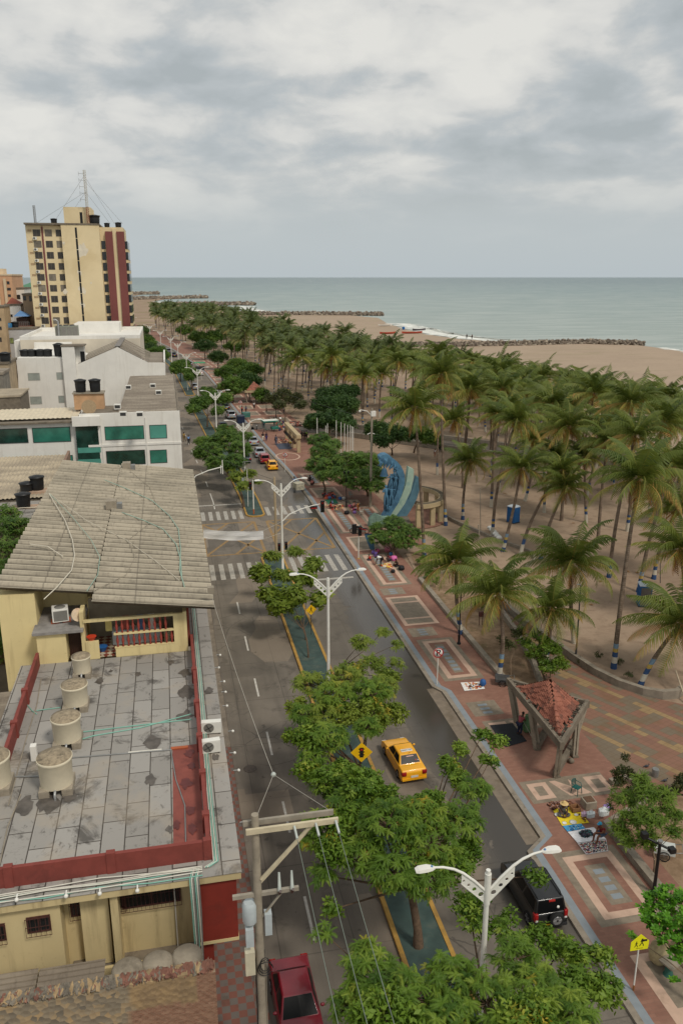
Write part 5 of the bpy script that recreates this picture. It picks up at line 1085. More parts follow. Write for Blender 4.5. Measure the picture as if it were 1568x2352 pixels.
for i, (px_, py_, s_) in enumerate(((985,1335,.5),(965,1300,.4),(1000,1350,.3),(1100,1400,.5),(1190,1470,.35))):
    v = G(px_, py_); tree('scrub', 'small leafy scrub growing in the sandy palm bed', v, [(v.x, v.y, .6, s_), (v.x+.3, v.y+.2, .9, s_*.8)], LF, LB, 40, .02, seed=80+i, cat='shrub', group='scrub in the palm bed', scale=.7)
# dwarf plants by the curved wall
for i, (px_, py_) in enumerate(((1408+12,1525),(1330,1520),(1373,1508),(1440,1555))):
    v = G(px_, py_, .3); tree('ground_plant', 'low weedy plant on the sand by the curving wall', v, [(v.x, v.y, .45, .3)], LBR, LB, 60, .015, seed=90+i, cat='plant', group='weeds by the curving wall', scale=.5)
# ------------------------------------------------------------------ palms
def m_trunk():
    m = bpy.data.materials.new('palm_trunk'); n = N(m); o = n.coord('Object'); z = n.n('ShaderNodeSeparateXYZ', {0: o}).outputs[2]
    ring = n.math('SINE', n.math('MULTIPLY', z, 42.)); a = n.noise(o, 2.5, 5, .6)
    c = n.mix(n.step(a, .3, .7), C(96,82,70), C(134,118,102)); c = n.mix(n.math('MULTIPLY', n.step(ring, .2, .9), .3), c, C(72,60,50))
    n.out(c, .92, 0, ring, .012, .5, .2); return m
def m_trunkp(name, bands):
    m = bpy.data.materials.new(name); n = N(m); o = n.coord('Object'); z = n.n('ShaderNodeSeparateXYZ', {0: o}).outputs[2]
    a = n.noise(o, 2.5, 5, .6); ring = n.math('SINE', n.math('MULTIPLY', z, 42.))
    c = n.mix(n.step(a, .3, .7), C(96,82,70), C(134,118,102)); c = n.mix(n.math('MULTIPLY', n.step(ring, .2, .9), .3), c, C(72,60,50))
    zz_ = n.math('ADD', z, n.math('MULTIPLY', n.math('SUBTRACT', n.noise(o, 6, 3), .5), .06))
    for h, col in reversed(bands):
        c = n.mix(n.math('LESS_THAN', zz_, h), c, n.mix(n.math('MULTIPLY', n.step(n.noise(o, 5, 5, .7), .55, .7), .35), col, C(140,126,108)))
    n.out(c, .85, 0, ring, .012, .5, .2); return m
BL, WH, YE, LBc = C(54,78,116), C(188,180,164), C(176,150,80), C(116,140,160)
PT = m_trunk(); PTS = [m_trunkp('palm_trunk_banded', [(.5,BL),(1.0,WH),(1.4,BL),(1.7,YE),(2.1,LBc)]), m_trunkp('palm_trunk_white_blue', [(1.1,WH),(1.5,BL),(1.8,YE),(2.1,BL)]), m_trunkp('palm_trunk_white_base', [(1.3,WH),(1.9,BL)]), PT]
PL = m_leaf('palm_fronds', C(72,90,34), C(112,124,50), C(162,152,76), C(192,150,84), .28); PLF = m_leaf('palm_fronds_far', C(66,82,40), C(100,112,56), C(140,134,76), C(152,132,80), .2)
PDRY = m_leaf('dry_palm_fronds', C(104,72,38), C(150,106,52), C(178,126,60), C(190,140,70), .15)
def crown_mesh(seed, nf, nl, L, lw, mat, dry=False, ll=.95):
    q = random.Random(seed); V = []; F = []; T = []
    for i in range(nf):
        ring = i/nf; a = i*2.399+q.uniform(-.25,.25)
        el = (1.35-1.75*ring**1.0)+q.uniform(-.12,.12) if not dry else q.uniform(-1.15,-.7)
        dr = q.uniform(.85,1.55) if not dry else q.uniform(.3,.5)
        l = L*q.uniform(.85,1.1)*(1 if not dry else .75); wind = .32
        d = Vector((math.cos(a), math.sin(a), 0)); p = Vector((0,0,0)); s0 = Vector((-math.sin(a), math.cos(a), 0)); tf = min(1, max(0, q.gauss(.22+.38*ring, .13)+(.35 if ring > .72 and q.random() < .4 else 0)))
        tw = q.uniform(-.5,.5); pts = []
        for k in range(nl+1):
            t = k/nl; e = el-dr*t*t*1.0-.25*t
            dirv = d*math.cos(e)+Vector((0,0,1))*math.sin(e)+Vector((-wind*t*.8, .1*t, 0)); pts.append((p.copy(), dirv.normalized(), t)); p = p+dirv.normalized()*l/nl
        w0 = .05
        for (a_, _, t0), (b_, _, t1) in zip(pts, pts[1:]):      # rachis
            b = len(V); V += [a_-s0*w0*(1-t0), a_+s0*w0*(1-t0), b_+s0*w0*(1-t1), b_-s0*w0*(1-t1)]; F += [(b,b+1,b+2),(b,b+2,b+3)]; T += [min(1,tf+.45)]*2
        for c_, dv, t in pts[max(1, nl//8):]:
            n_ = s0.cross(dv)
            lg = ll*(math.sin(PI*min(1, .12+t*.86))**.7)*(1 if not dry else .7)
            for sg in (-1, 1):
                hang = (.55+.5*t+q.uniform(-.15,.25)) if sg*tw < .3 else .25
                dd = (s0*sg*math.cos(hang)+dv*.55+Vector((0,0,-1))*math.sin(hang)*.95).normalized(); tip = c_+dd*lg; mid = c_+dd*lg*.45+Vector((0,0,.03)); b = len(V)
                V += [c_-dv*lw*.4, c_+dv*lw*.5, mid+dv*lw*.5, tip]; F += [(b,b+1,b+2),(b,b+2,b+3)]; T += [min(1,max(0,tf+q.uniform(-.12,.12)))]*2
    me = bpy.data.meshes.new('palm_crown'); me.from_pydata([tuple(v) for v in V], [], F); me.materials.append(mat)
    at = me.attributes.new('tint', 'FLOAT', 'FACE'); at.data.foreach_set('value', T); me.update(); return me
CRN = [crown_mesh(s, 30+s, 30, 4.1+.15*s, .11, PL, ll=1.05) for s in range(5)]
CRM = [crown_mesh(20+s, 26+2*s, 17, 4.1+.2*s, .2, PL, ll=1.1) for s in range(5)]
CRF = [crown_mesh(40+s, 22, 10, 4.2, .36, PLF, ll=1.2) for s in range(4)]
DRY = [crown_mesh(60+s, 5+2*s, 14, 3.6, .16, PDRY, True) for s in range(4)]
def nuts(seed):
    q = random.Random(seed); b = MB(); mt = M('coconut', C(168,120,52), .7, .25, 6)
    for i in range(9): a = q.uniform(0,6.28); b.blob((.3*math.cos(a), .3*math.sin(a), -.25-q.uniform(0,.3)), .13, mt, 7)
    for i in range(4): a = q.uniform(0,6.28); b.tube([(0,0,-.1),(.5*math.cos(a),.5*math.sin(a),-.1),(.8*math.cos(a),.8*math.sin(a),-.7)], .02, 4, mt)
    return b.mesh('coconuts')
NUT = [nuts(1), nuts(2)]
pq = random.Random(21)
def palm(lab, base, top, paint=0, kind='n', group=None, sc=1., rad=.17, dry=True, seed=None):
    base = Vector(base); top = Vector(top); d = top-base; t = thing('coconut_palm', lab, 'palm tree', tuple(base), 0, group)
    b = MB(); n_ = 9 if kind == 'n' else (6 if kind == 'm' else 4); s_ = 10 if kind == 'n' else (7 if kind == 'm' else 5); pts = []; bx = pq.uniform(-.35,.35); by = pq.uniform(-.35,.35)
    for i in range(n_+1):
        u = i/n_; e = u**1.0+.12*math.sin(PI*u)*-1
        pts.append((d.x*(.55*u*u+.45*u)+bx*math.sin(PI*u), d.y*(.55*u*u+.45*u)+by*math.sin(PI*u), d.z*u-.05*(i == 0)))
    b.tube(pts, [rad*1.35]+[rad*(1.08-.45*i/n_) for i in range(1, n_+1)], s_, PTS[paint]); b.build('trunk', t)
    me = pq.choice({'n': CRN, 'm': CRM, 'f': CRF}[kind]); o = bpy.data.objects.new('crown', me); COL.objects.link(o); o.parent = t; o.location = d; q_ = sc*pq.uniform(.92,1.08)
    o.scale = (q_,)*3; o.rotation_euler = (pq.uniform(-.12,.12), pq.uniform(-.12,.12), pq.uniform(-.5,.5))
    if dry and kind != 'f':
        o = bpy.data.objects.new('dry_fronds', pq.choice(DRY)); COL.objects.link(o); o.parent = t; o.location = d; o.rotation_euler = (0,0,pq.uniform(0,6.28)); o.scale = (pq.uniform(.65,1.05)*sc,)*3
        o = bpy.data.objects.new('coconuts', pq.choice(NUT)); COL.objects.link(o); o.parent = t; o.location = d; o.rotation_euler = (0,0,pq.uniform(0,6.28)); o.scale = (sc*1.2,)*3
    return t
NP = [ # crown px, base px, paint, label, scale
 (1047,1291,1058,1458,0,'coconut palm with drooping green crown directly behind the black lamp post',1.08),
 (1142,1365,1144,1559,0,'shorter coconut palm with a yellow hanging frond, left of the gazebo',1.0),
 (1267,1398,1250,1539,2,'short leaning palm just above the gazebo roof, crown touching its taller neighbour',.95),
 (1311,1295,1318,1477,2,'dark wide crowned palm over the start of the yellow footpath',1.1),
 (1564,1431,1467,1579,0,'palm at the right edge whose big crown hangs over the curved wall tip',1.15),
 (1466,1100,1408,1535,0,'very tall leaning palm with blue and yellow bands rising beside the curving wall',1.1),
 (1545,1072,1465,1360,0,'tall palm rising behind the right portable toilet',1.1),
 (1560,1262,1570,1420,0,'palm cut by the right edge above the second portable toilet',1.1),
 (1552,1170,1500,1330,0,'palm right of the very tall banded palm, crown mid height at the right edge',1.),
 (952,937,974,1278,0,'tall twin stemmed looking palm in front of the colonnade, left one',1.05),
 (1012,860,1023,1206,0,'tallest palm just right of the sculpture, crown high above the grove',1.0),
 (1043,966,1062,1120,3,'slim palm behind the colonnade with yellowish crown',.9),
 (1077,1057,1062,1192,0,'short palm alone on the sand right of the colonnade',.95),
 (1120,913,1125,1043,3,'palm with brown hanging fronds behind the sand clearing',1.05),
 (1185,966,1130,1230,1,'tall palm leaning right above the blue portable toilet',1.05),
 (1197,1075,1154,1266,0,'palm leaning right with banded foot just left below the blue toilet',.9),
 (1137,950,1127,1164,1,'leaning palm with striped foot left of the blue toilet',.9),
 (1305,980,1288,1196,3,'tall straight palm right of the blue toilet with wide dark crown',1.1),
 (1276,1045,1249,1177,1,'palm with white striped foot behind the blue toilet',.9),
 (1394,1014,1372,1245,3,'palm with orange dead fronds hanging below its crown',1.1),
 (1444,923,1439,1220,1,'tall palm with white foot standing mid clearing at the right',1.),
 (1458,1000,1397,1326,0,'dark trunked palm leaning right over the open sand',.95),
 (1290,1080,1194,1276,2,'strongly leaning palm with white and yellow striped foot in the clearing',.85),
 (1300,1120,1240,1285,0,'leaning palm behind the dark crowned one with striped foot',.85),
 (1225,1010,1205,1150,1,'palm behind the tall one above the blue toilet',.9),
 (1340,1050,1345,1200,1,'palm with striped foot right of the straight one',.9),
]
for a, b_, c_, d_, pt, lab, sc in NP:
    base = G(c_, d_, .03); hz_ = W(a, b_, base.y+.5); palm(lab, base, hz_, pt, 'n', None, sc, .19)
# grove
taken = [G(c_, d_) for a, b_, c_, d_, *_ in NP]
def ok(x, y, dm):
    if any((x-t.x)**2+(y-t.y)**2 < dm*dm for t in taken): return False
    # keep the crossing road, the plaza of the sculpture and the trees clear
    for (x0, y0), (x1, y1) in zip(ra, ra[1:]):
        if min(x0,x1)-1 <= x <= max(x0,x1)+1:
            yy = y0+(y1-y0)*(x-x0)/(x1-x0)
            if yy-1.2 < y < yy+10: return False
    return True
spots = []
FFR = []
def scatter(poly, n_, dm, seed):
    q = random.Random(seed); xs = [p[0] for p in poly]; ys = [p[1] for p in poly]; got = 0; tries = 0
    while got < n_ and tries < 6000:
        tries += 1; x = q.uniform(min(xs), max(xs)); y = q.uniform(min(ys), max(ys)); ins = False
        for (x0, y0), (x1, y1) in zip(poly, poly[1:]+poly[:1]):
            if (y0 > y) != (y1 > y) and x < (x1-x0)*(y-y0)/(y1-y0)+x0: ins = not ins
        if ins and ok(x, y, dm): taken.append(Vector((x, y, 0))); spots.append((x, y)); got += 1
scatter([(41,107),(50,100),(62,95),(76,92),(86,104),(84,128),(80,150),(60,140),(46,130),(38,118)], 38, 4.8, 1)
scatter([(33,170),(48,152),(64,136),(80,128),(86,160),(84,185),(76,205),(60,232),(34,232)], 76, 4.8, 2)
scatter([(26,205),(33,172),(36,232),(60,234),(56,300),(44,345),(20,345),(22,270)], 62, 5.2, 3)
scatter([(15,345),(44,345),(38,440),(26,560),(-10,560),(-2,440)], 62, 7.5, 4)
scatter([(56,70),(74,62),(86,92),(62,94),(54,86)], 7, 5.5, 5)
lab2 = {0: 'coconut palm in the seaward part of the grove above the sand clearing', 1: 'coconut palm in the thick middle of the grove beyond the crossing road', 2: 'coconut palm in the landward grove beside the long promenade', 3: 'distant coconut palm in the far grove running towards the tower'}
for i, (x, y) in enumerate(spots):
    h = pq.uniform(9, 14.5) if y < 145 and x < 62 else pq.uniform(7.5, 12) if y < 145 else (pq.uniform(6.8, 10.6) if x > 56 else pq.uniform(8.6, 14)) if y < 345 else pq.uniform(9.5, 12.5); lx, ly = pq.uniform(-.4, 2.0), pq.uniform(-1, 1)
    z_ = 0 if (y < 150 and x > 36) else (1 if y < 232 and x > 32 else (2 if y < 345 else 3))
    if y < 104: z_ = 0
    palm(lab2[z_], (x, y, -.02), (x+lx, y+ly, h), pq.choice((0,1,2,2,1)) , 'm' if y < 200 else 'f', ('seaward grove palms','middle grove palms','landward grove palms','far grove palms')[z_], pq.uniform(.85,1.2) if y < 345 else 1.25, pq.uniform(.15,.2))
# ------------------------------------------------------------------ street lamps
def holed(mb, c00, c10, c11, c01, cen, r, th, mat):     # plate cell with a real round hole, in the local xz plane, thickness th in y
    per = []
    for a, b_ in ((c00,c10),(c10,c11),(c11,c01),(c01,c00)):
        for i in range(4): t = i/4; per.append((a[0]+(b_[0]-a[0])*t, a[1]+(b_[1]-a[1])*t))
    cir = []
    for p in per:
        an = math.atan2(p[1]-cen[1], p[0]-cen[0]); cir.append((cen[0]+r*math.cos(an), cen[1]+r*math.sin(an)))
    for y in (-th/2, th/2):
        mb.add([(p[0], y, p[1]) for p in per+cir], [(i, (i+1)%16, 16+(i+1)%16, 16+i) for i in range(16)], mat)
    v = [(p[0], y, p[1]) for y in (-th/2, th/2) for p in per+cir]
    mb.add(v, [(i, (i+1)%16, 32+(i+1)%16, 32+i) for i in range(16)]+[(16+i, 48+i, 48+(i+1)%16, 16+(i+1)%16) for i in range(16)], mat)
LENS = M('lamp_lens', C(236,236,230), .2, .02)
def lamp_proto(full):
    t = thing('street_lamp', '', 'street lamp', (0,0,0), 0, 'white two armed street lamps along the median')
    b = MB(); b.tube([(0,0,0),(0,0,.05),(0,0,4.5),(0,0,9.6)], [.17,.13,.11,.085], 12, WPAINT)
    b.tube([(0,0,8.15),(0,0,9.45)], .12, 12, WPAINT); b.box(-.17,.17,-.17,.17,0,.03,WPAINT); b.build('pole', t)
    for sg in (-1, 1):
        b = MB(); pts = [(sg*.1,0,8.75),(sg*.5,0,9.2),(sg*.95,0,9.62),(sg*1.3,0,9.85),(sg*1.7,0,10.0),(sg*2.05,0,10.05)]
        b.tube(pts, [.055,.055,.055,.05,.045,.04], 8, WPAINT); b.build('arm', t)
        b = MB()
        st = [(.1,8.25,8.72),(.38,8.52,9.02),(.62,8.75,9.27),(.82,8.95,9.47),(1.0,9.2,9.64)]
        for (x0, l0, h0), (x1, l1, h1), r in zip(st, st[1:], (.105,.085,.065,.05)):
            holed(b, (sg*x0,l0), (sg*x1,l1), (sg*x1,h1), (sg*x0,h0), (sg*(x0+x1)/2, (l0+l1+h0+h1)/4-.02), r, .03, WPAINT)
        b.beam((sg*.1,0,8.24),(sg*1.0,0,9.19), .06, .03, WPAINT); b.build('bracket_plate', t)
        b = MB(); x0, x1 = sg*2.0, sg*2.72; ys = [(0,.05,.03),(.12,.12,.05),(.3,.16,.07),(.6,.165,.06),(.72,.12,.03)]
        v = []
        for dx, hw, hh in ys:
            x = sg*(2.0+dx); v += [(x,-hw,10.02),(x,hw,10.02),(x,hw*.8,10.02+hh*1.6),(x,-hw*.8,10.02+hh*1.6)]
        f = [(4*i+k,4*i+(k+1)%4,4*i+4+(k+1)%4,4*i+4+k) for i in range(4) for k in range(4)]+[(0,1,2,3),(16,17,18,19)]
        b.add(v, f, WPAINT); h = b.build('lamp_head', t)
        l = MB(); l.box(min(sg*2.2,sg*2.62), max(sg*2.2,sg*2.62), -.1, .1, 10.0, 10.018, LENS)
        l.build('lens', h)
        k = MB(); 
        for j in range(5): k.box(sg*2.32+sg*.07*j-.012, sg*2.32+sg*.07*j+.012, -.1, .1, 10.118-.004*j, 10.13-.004*j, DKGREY if j % 2 else WPAINT)
        k.blob((sg*2.12,0,10.11), .045, M('photocell_blue', C(90,130,176), .4, .1)); k.build('photocell', h)
    return t
LL = [(10.12,22.7,'nearest white two armed street lamp, beside the black car'), (10.12,52.6,'white two armed street lamp before the zebra crossing'), (10.6,80.0,'white street lamp carrying the traffic signal arm at the junction'), (10.15,117,'white street lamp beside the red and yellow parked cars'),
 (8.12,150,'white street lamp just right of the forked median tree'), (6.43,190.4,'white street lamp left of the parked silver car'), (5.0,228,'white street lamp at the near tip of the second median'), (3.4,268,'white street lamp eighth from the camera, past the median gap'),
 (1.48,295.5,'white street lamp ninth from the camera, above the bend'), (-2.2,329.7,'white street lamp tenth from the camera near the far bend'), (-6.7,369,'white street lamp between the tower trees and the far grove'), (-16.7,437,'farthest street lamp beside the tower corner')]
lp = None
for i, (x, y, lab) in enumerate(LL):
    if lp is None: lp = lamp_proto(True); o = lp
    else: o = copy_tree(lp)
    o.location = (x, y, .13); o['label'] = lab
    if i == 2:
        # base stays on the tip of the median
        o.location = (10.6, 80.2, .13)
# ------------------------------------------------------------------ traffic signals
SIGR = M('signal_red_lens', C(170,40,34), .3, .05); SIGD = M('signal_dark_lens', C(40,44,36), .3, .1)
def sighead(b, x, y, z, face=-1, n_=3, s=1.):
    b.box(x-.17*s, x+.17*s, y-.1, y+.1, z, z+.36*n_*s, BLACKP)
    for k in range(n_):
        zc = z+.18*s+.36*k*s; b.add([(x+.12*s*math.cos(2*PI*i/12), y+face*.105, zc+.12*s*math.sin(2*PI*i/12)) for i in range(12)], [tuple(range(12))], SIGR if k == n_-1 else SIGD)
        b.add([(x+.14*s*math.cos(PI*i/8), y+face*(.1+d), zc+.14*s*math.sin(PI*i/8)) for d in (0,.2) for i in range(9)], [(i,i+1,10+i,9+i) for i in range(8)], BLACKP)
t = thing('traffic_signal', 'signal arm reaching right from the third street lamp with two hanging signal heads', 'traffic light', (10.6,80.2,.13))
b = MB(); b.tube([(.1,0,5.6),(.8,-.05,6.3),(2.0,-.1,6.8),(3.2,-.1,7.1),(4.4,-.1,7.3)], [.075,.07,.06,.05,.05], 8, WPAINT); b.build('arm', t)
b = MB(); sighead(b, 4.25, -.15, 6.35, -1, 3, 1.15); b.build('signal_head', t); b = MB(); b.box(3.0,3.7,-.22,-.02,6.75,7.05,BLACKP); b.add([(3.05,-.23,6.8),(3.65,-.23,6.8),(3.65,-.23,6.9),(3.05,-.23,6.9)], [(0,1,2,3)], SIGR); b.build('signal_head', t)
b = MB(); sighead(b, -.35, -.1, 2.4, -1, 3, .8); b.build('signal_head', t); b = MB(); sighead(b, .38, -.1, 2.5, -1, 3, .8); b.build('signal_head', t)
t = thing('traffic_signal', 'traffic signal on a white post standing on the promenade right of the crossing', 'traffic light', tuple(G(823,1283,.14)))
b = MB(); b.tube([(0,0,0),(0,0,3.9)], .055, 8, WPAINT); b.lathe([(.16,0),(.14,.05),(.06,.08)], 10, YEL); b.build('post', t)
b = MB(); sighead(b, .1, -.15, 2.7, -1, 3, 1.); b.build('signal_head', t); b = MB(); b.box(-.75,-.25,-.1,.1,2.9,4.0,BLACKP); b.beam((-.25,0,3.2),(0,0,3.2),.05,.05,BLACKP); b.build('signal_head', t)
t = thing('traffic_signal', 'white and orange signal post at the tip of the far median', 'traffic light', tuple(G(583,1181,.14)))
b = MB(); b.tube([(0,0,0),(0,0,.7)], .09, 8, M('orange_paint', C(190,96,50), .7, .1)); b.tube([(0,0,.7),(0,0,4.6)], .08, 8, WPAINT); b.build('post', t); b = MB(); sighead(b, -.35, .1, 3.3, -1, 3, 1.); b.build('signal_head', t)
v = G(570,1163,.14); t = thing('traffic_sign', 'round white sign with thin red cross and square frame above it in the median', 'sign', tuple(v))
b = MB(); b.tube([(0,0,0),(0,0,5.2)], .05, 6, WPAINT); b.build('post', t)
def disc(b, c, r, mat, y=-.06, n_=20, r0=0):
    if r0: b.add([(c[0]+q*math.cos(2*PI*i/n_), y, c[1]+q*math.sin(2*PI*i/n_)) for q in (r, r0) for i in range(n_)], [(i,(i+1)%n_,n_+(i+1)%n_,n_+i) for i in range(n_)], mat)
    else: b.add([(c[0]+r*math.cos(2*PI*i/n_), y, c[1]+r*math.sin(2*PI*i/n_)) for i in range(n_)], [tuple(range(n_))], mat)
SW = M('sign_white', C(226,224,218), .5, .03); SR = M('sign_red', C(176,34,36), .5, .05); SY = M('sign_yellow', C(236,186,20), .5, .05); SYF = M('sign_lime_yellow', C(226,222,20), .5, .04); SB = M('sign_black', C(20,20,20), .6, .05)
b = MB(); disc(b, (-.25,2.9), .55, SW, -.08); disc(b, (-.25,2.9), .56, SW, -.05); b.beam((-.25,-.09,2.4),(-.25,-.09,3.4),.06,.01,SR,(0,1,0)); b.beam((-.75,-.09,2.9),(.25,-.09,2.9),.06,.01,SR,(0,1,0)); b.build('sign_disc', t)
b = MB(); 
for p, q in (((-.45,5.2),(.55,5.2)),((-.45,6.2),(.55,6.2)),((-.45,5.2),(-.45,6.2)),((.55,5.2),(.55,6.2))): b.beam((p[0],0,p[1]),(q[0],0,q[1]),.07,.07,STEEL)
b.box(-.75,-.45,-.1,.02,2.3,4.0,M('grey_box', C(150,154,152), .6, .1)); b.build('frame', t)
def textmesh(cu, mat, name):
    o = bpy.data.objects.new('tmp', cu); COL.objects.link(o); bpy.context.view_layer.update()
    me = bpy.data.meshes.new_from_object(o.evaluated_get(bpy.context.evaluated_depsgraph_get())); bpy.data.objects.remove(o)
    me.materials.clear(); me.materials.append(mat); o = bpy.data.objects.new(name, me); COL.objects.link(o); return o
def psign(v, lab, s=1., text=True):
    t = thing('parking_sign', lab, 'sign', tuple(v), 0, 'no parking signs on the promenade')
    b = MB(); b.tube([(0,0,0),(0,0,2.15*s)], .035*s, 8, WPAINT); b.build('post', t)
    c = (0, 2.35*s); r = .36*s; b = MB(); b.lathe([(0,0),(r,0),(r,.02),(0,.02)], 24, SW); o = b.build('sign_disc', t); o.rotation_euler = (PI/2,0,0); o.location = (0,-.04,c[1])
    b = MB(); disc(b, c, r, SR, -.066, 28, r*.82); b.build('ring', o); q = o.children[-1] if False else b
    o2 = [k for k in t.children][-1]
    for ch in list(o.children): ch.parent = t
    b = MB(); b.beam((c[0]-r*.62,-.072,c[1]+r*.62),(c[0]+r*.62,-.072,c[1]-r*.62),.07*s,.006,SR,(0,1,0)); b.build('slash', t)
    cu = bpy.data.curves.new('letter_p', 'FONT'); cu.body = 'P'; cu.size = .62*s; cu.extrude = .002; cu.align_x = 'CENTER'; cu.align_y = 'CENTER'; cu.offset = .012*s
    tx_ = textmesh(cu, SB, 'letter'); tx_.parent = t; tx_.rotation_euler = (PI/2,0,0); tx_.location = (0,-.069,c[1])
    return t
psign(G(1003,1571,.14), 'no parking sign on white post where the parking bay begins', 1.12)
psign(G(655,1083,.14), 'no parking sign beside the ring in the paving', 1.15)
psign(G(553,950,.14), 'no parking sign among the carts far along the promenade', 1.1)
psign(G(463,873,.14), 'farthest no parking sign, beside the green awning', 1.1)
# diamond signs
def diamond(v, lab, face, h, s, picture):
    t = thing('warning_sign', lab, 'sign', tuple(v), face); b = MB(); b.tube([(0,.03,0),(0,.03,h)], .03, 6, DKGREY); b.build('post', t)
    b = MB(); q = [(0,-s),(s,0),(0,s),(-s,0)]; b.add([(x,y,h+z) for y in (-.015,.0) for x, z in q], [(0,1,2,3),(7,6,5,4)]+[(i,4+i,4+(i+1)%4,(i+1)%4) for i in range(4)], SY); b.build('sign_plate', t)
    b = MB(); picture(b, h, s); b.build('pictogram', t); return t
def walker(b, h, s, x0=0, mt=None, y=-.02):
    mt = mt or SB; disc(b, (x0+.02*s, h+.52*s), .1*s, mt, y, 12)
    for p, q, w_ in (((0,.38),(-.02,0),.16),((-.02,.02),(.18,-.28),.1),((.18,-.28),(.22,-.55),.09),((-.02,.02),(-.16,-.26),.1),((-.16,-.26),(-.3,-.5),.09),((0,.34),(.22,.12),.08),((0,.34),(-.22,.14),.08)):
        b.beam((x0+p[0]*s,y,h+p[1]*s),(x0+q[0]*s,y,h+q[1]*s), w_*s, .004, mt, (0,1,0))
diamond(G(715,1457,.14), 'yellow diamond pedestrian crossing sign on a dark post in the median', R(3), 2.3, .48, lambda b, h, s: walker(b, h, s))
def tl(b, h, s):
    b.box(-.17*s,.17*s,-.022,-.018,h-.5*s,h+.5*s,SB)
    for k, m_ in enumerate((SIGD, SIGD, SR)): disc(b, (0, h-.3*s+.3*s*k), .11*s, m_, -.026, 12)
    for z in (-.25,.05,.35): b.box(-.28*s,.28*s,-.021,-.0185,h+z*s-.05*s,h+z*s+.05*s,SB)
v = W(830,1728,36.6); diamond((v.x,36.6,.14), 'yellow diamond signals ahead sign poking out of the neem crown beside the taxi', R(-8), v.z-.14, .58, tl)
t = thing('school_sign', 'lime yellow school crossing sign with two walking children at the bottom right', 'sign', tuple(G(1454,2276,.14)), R(-4))
b = MB(); b.tube([(0,.03,0),(0,.03,.3)], .04, 8, M('rust_post', C(150,96,50), .8, .2)); b.tube([(0,.03,.3),(0,.03,2.35)], .035, 8, WPAINT); b.build('post', t)
hh = 2.35; q = [(-.4,-.15),(.4,-.12),(.42,.3),(.02,.68),(-.4,.3)]; b = MB(); b.add([(x,y,hh+z) for y in (-.015,0) for x, z in q], [(0,1,2,3,4),(9,8,7,6,5)]+[(i,5+i,5+(i+1)%5,(i+1)%5) for i in range(5)], SYF); b.build('sign_plate', t)
b = MB(); walker(b, hh+.24, .34, .1); walker(b, hh+.16, .26, -.15); b.box(.05,.32,-.022,-.018,hh+.30,hh+.40,SB); b.box(-.15,.17,-.022,-.019,hh-.05,hh-.035,SB); b.build('pictogram', t)
# ------------------------------------------------------------------ poles, wires, banner
up = thing('utility_pole', 'concrete utility pole with double crossarms in front of the slab roof building', 'utility pole', (2.05,24.0,.12))
b = MB(); ztop = 12.2; b.tube([(0,0,0),(-.02,.0,ztop)], [.19,.13], 12, CONC); b.build('pole', up)
b = MB(); b.box(-.42,2.75,.14,.24,ztop-.55,ztop-.35,WOODP); b.box(-.36,2.85,-.24,-.14,ztop-.62,ztop-.42,M('cream_crossarm', C(196,184,156), .8, .1, 3)); b.build('crossarm', up)
b = MB(); b.beam((.1,-.1,ztop-2.6),(1.9,-.12,ztop-.65),.08,.08,MC['cream_crossarm']); b.beam((.1,.1,ztop-2.9),(2.2,.12,ztop-.6),.07,.07,MC['cream_crossarm']); b.build('brace', up)
b = MB(); b.box(-.9,1.45,-.06,.06,ztop-3.35,ztop-3.2,WOODP); b.beam((.1,0,ztop-4.3),(.8,0,ztop-3.4),.06,.06,WOODP); b.build('crossarm', up)
POR = M('porcelain', C(180,186,180), .3, .1); BRO = M('brown_porcelain', C(54,32,28), .3, .1)
for x in (.75,1.2): 
    b = MB(); b.tube([(x,-.1,ztop-3.3),(x,-.35,ztop-3.0)], [.06,.05], 8, BRO); b.tube([(x,-.1,ztop-3.2),(x+.02,.12,ztop-2.6)], [.07,.04], 8, POR); b.build('cutout_fuse', up)
for x in (1.3,2.05,2.75):
    b = MB(); b.tube([(x,-.24,ztop-.5),(x+.02,-.75,ztop-.62)], .045, 6, POR); b.build('insulator', up)
b = MB(); b.lathe([(.24,0),(.26,.05),(.26,.75),(.2,.85)], 12, M('transformer_grey', C(176,184,186), .5, .08), (-.32,0,ztop-4.4)); b.box(.2,.45,-.15,.15,ztop-5.0,ztop-4.1,MC['transformer_grey']); b.box(-.5,-.22,-.25,.1,ztop-5.3,ztop-4.55,MC['transformer_grey']); b.build('transformer', up)
b = MB(); b.box(-.55,-.2,-.2,.1,ztop-6.6,ztop-5.6,M('meter_box', C(196,188,164), .6, .08)); b.build('meter_box', up); b = MB(); b.box(-.6,-.2,-.25,.1,1.2,2.6,MC['meter_box']); b.build('meter_box', up); b = MB(); b.box(-.15,.2,-.24,-.2,.7,1.3,M('poster', C(200,196,170), .7, .2, 9)); b.build('poster', up)
b = MB()
for k in range(8): 
    a = rnd.uniform(0,6.28); b.tube([(.2*math.cos(a),.2*math.sin(a),ztop-5.5-rnd.random()), (.25*math.cos(a+.5),.25*math.sin(a+.5),ztop-7.5), (.19*math.cos(a),.19*math.sin(a),ztop-9), (.2*math.cos(a+.3),.2*math.sin(a+.3),.3)], .022, 4, BLACKPL if k % 2 else CONC)
for k in range(3): b.tube([(.15+.28*math.cos(j)*(.6+.2*k), -.2, ztop-6.2+.3*math.sin(j)-.1*k) for j in [i*PI/6 for i in range(12)]], .018, 4, BLACKPL)
b.build('cable_bundle', up)
WIRE = M('wire', C(120,130,120), .6, .1); WIRED = M('dark_wire', C(50,50,48), .6, .1); WIREL = M('pale_wire', C(176,170,158), .6, .1)
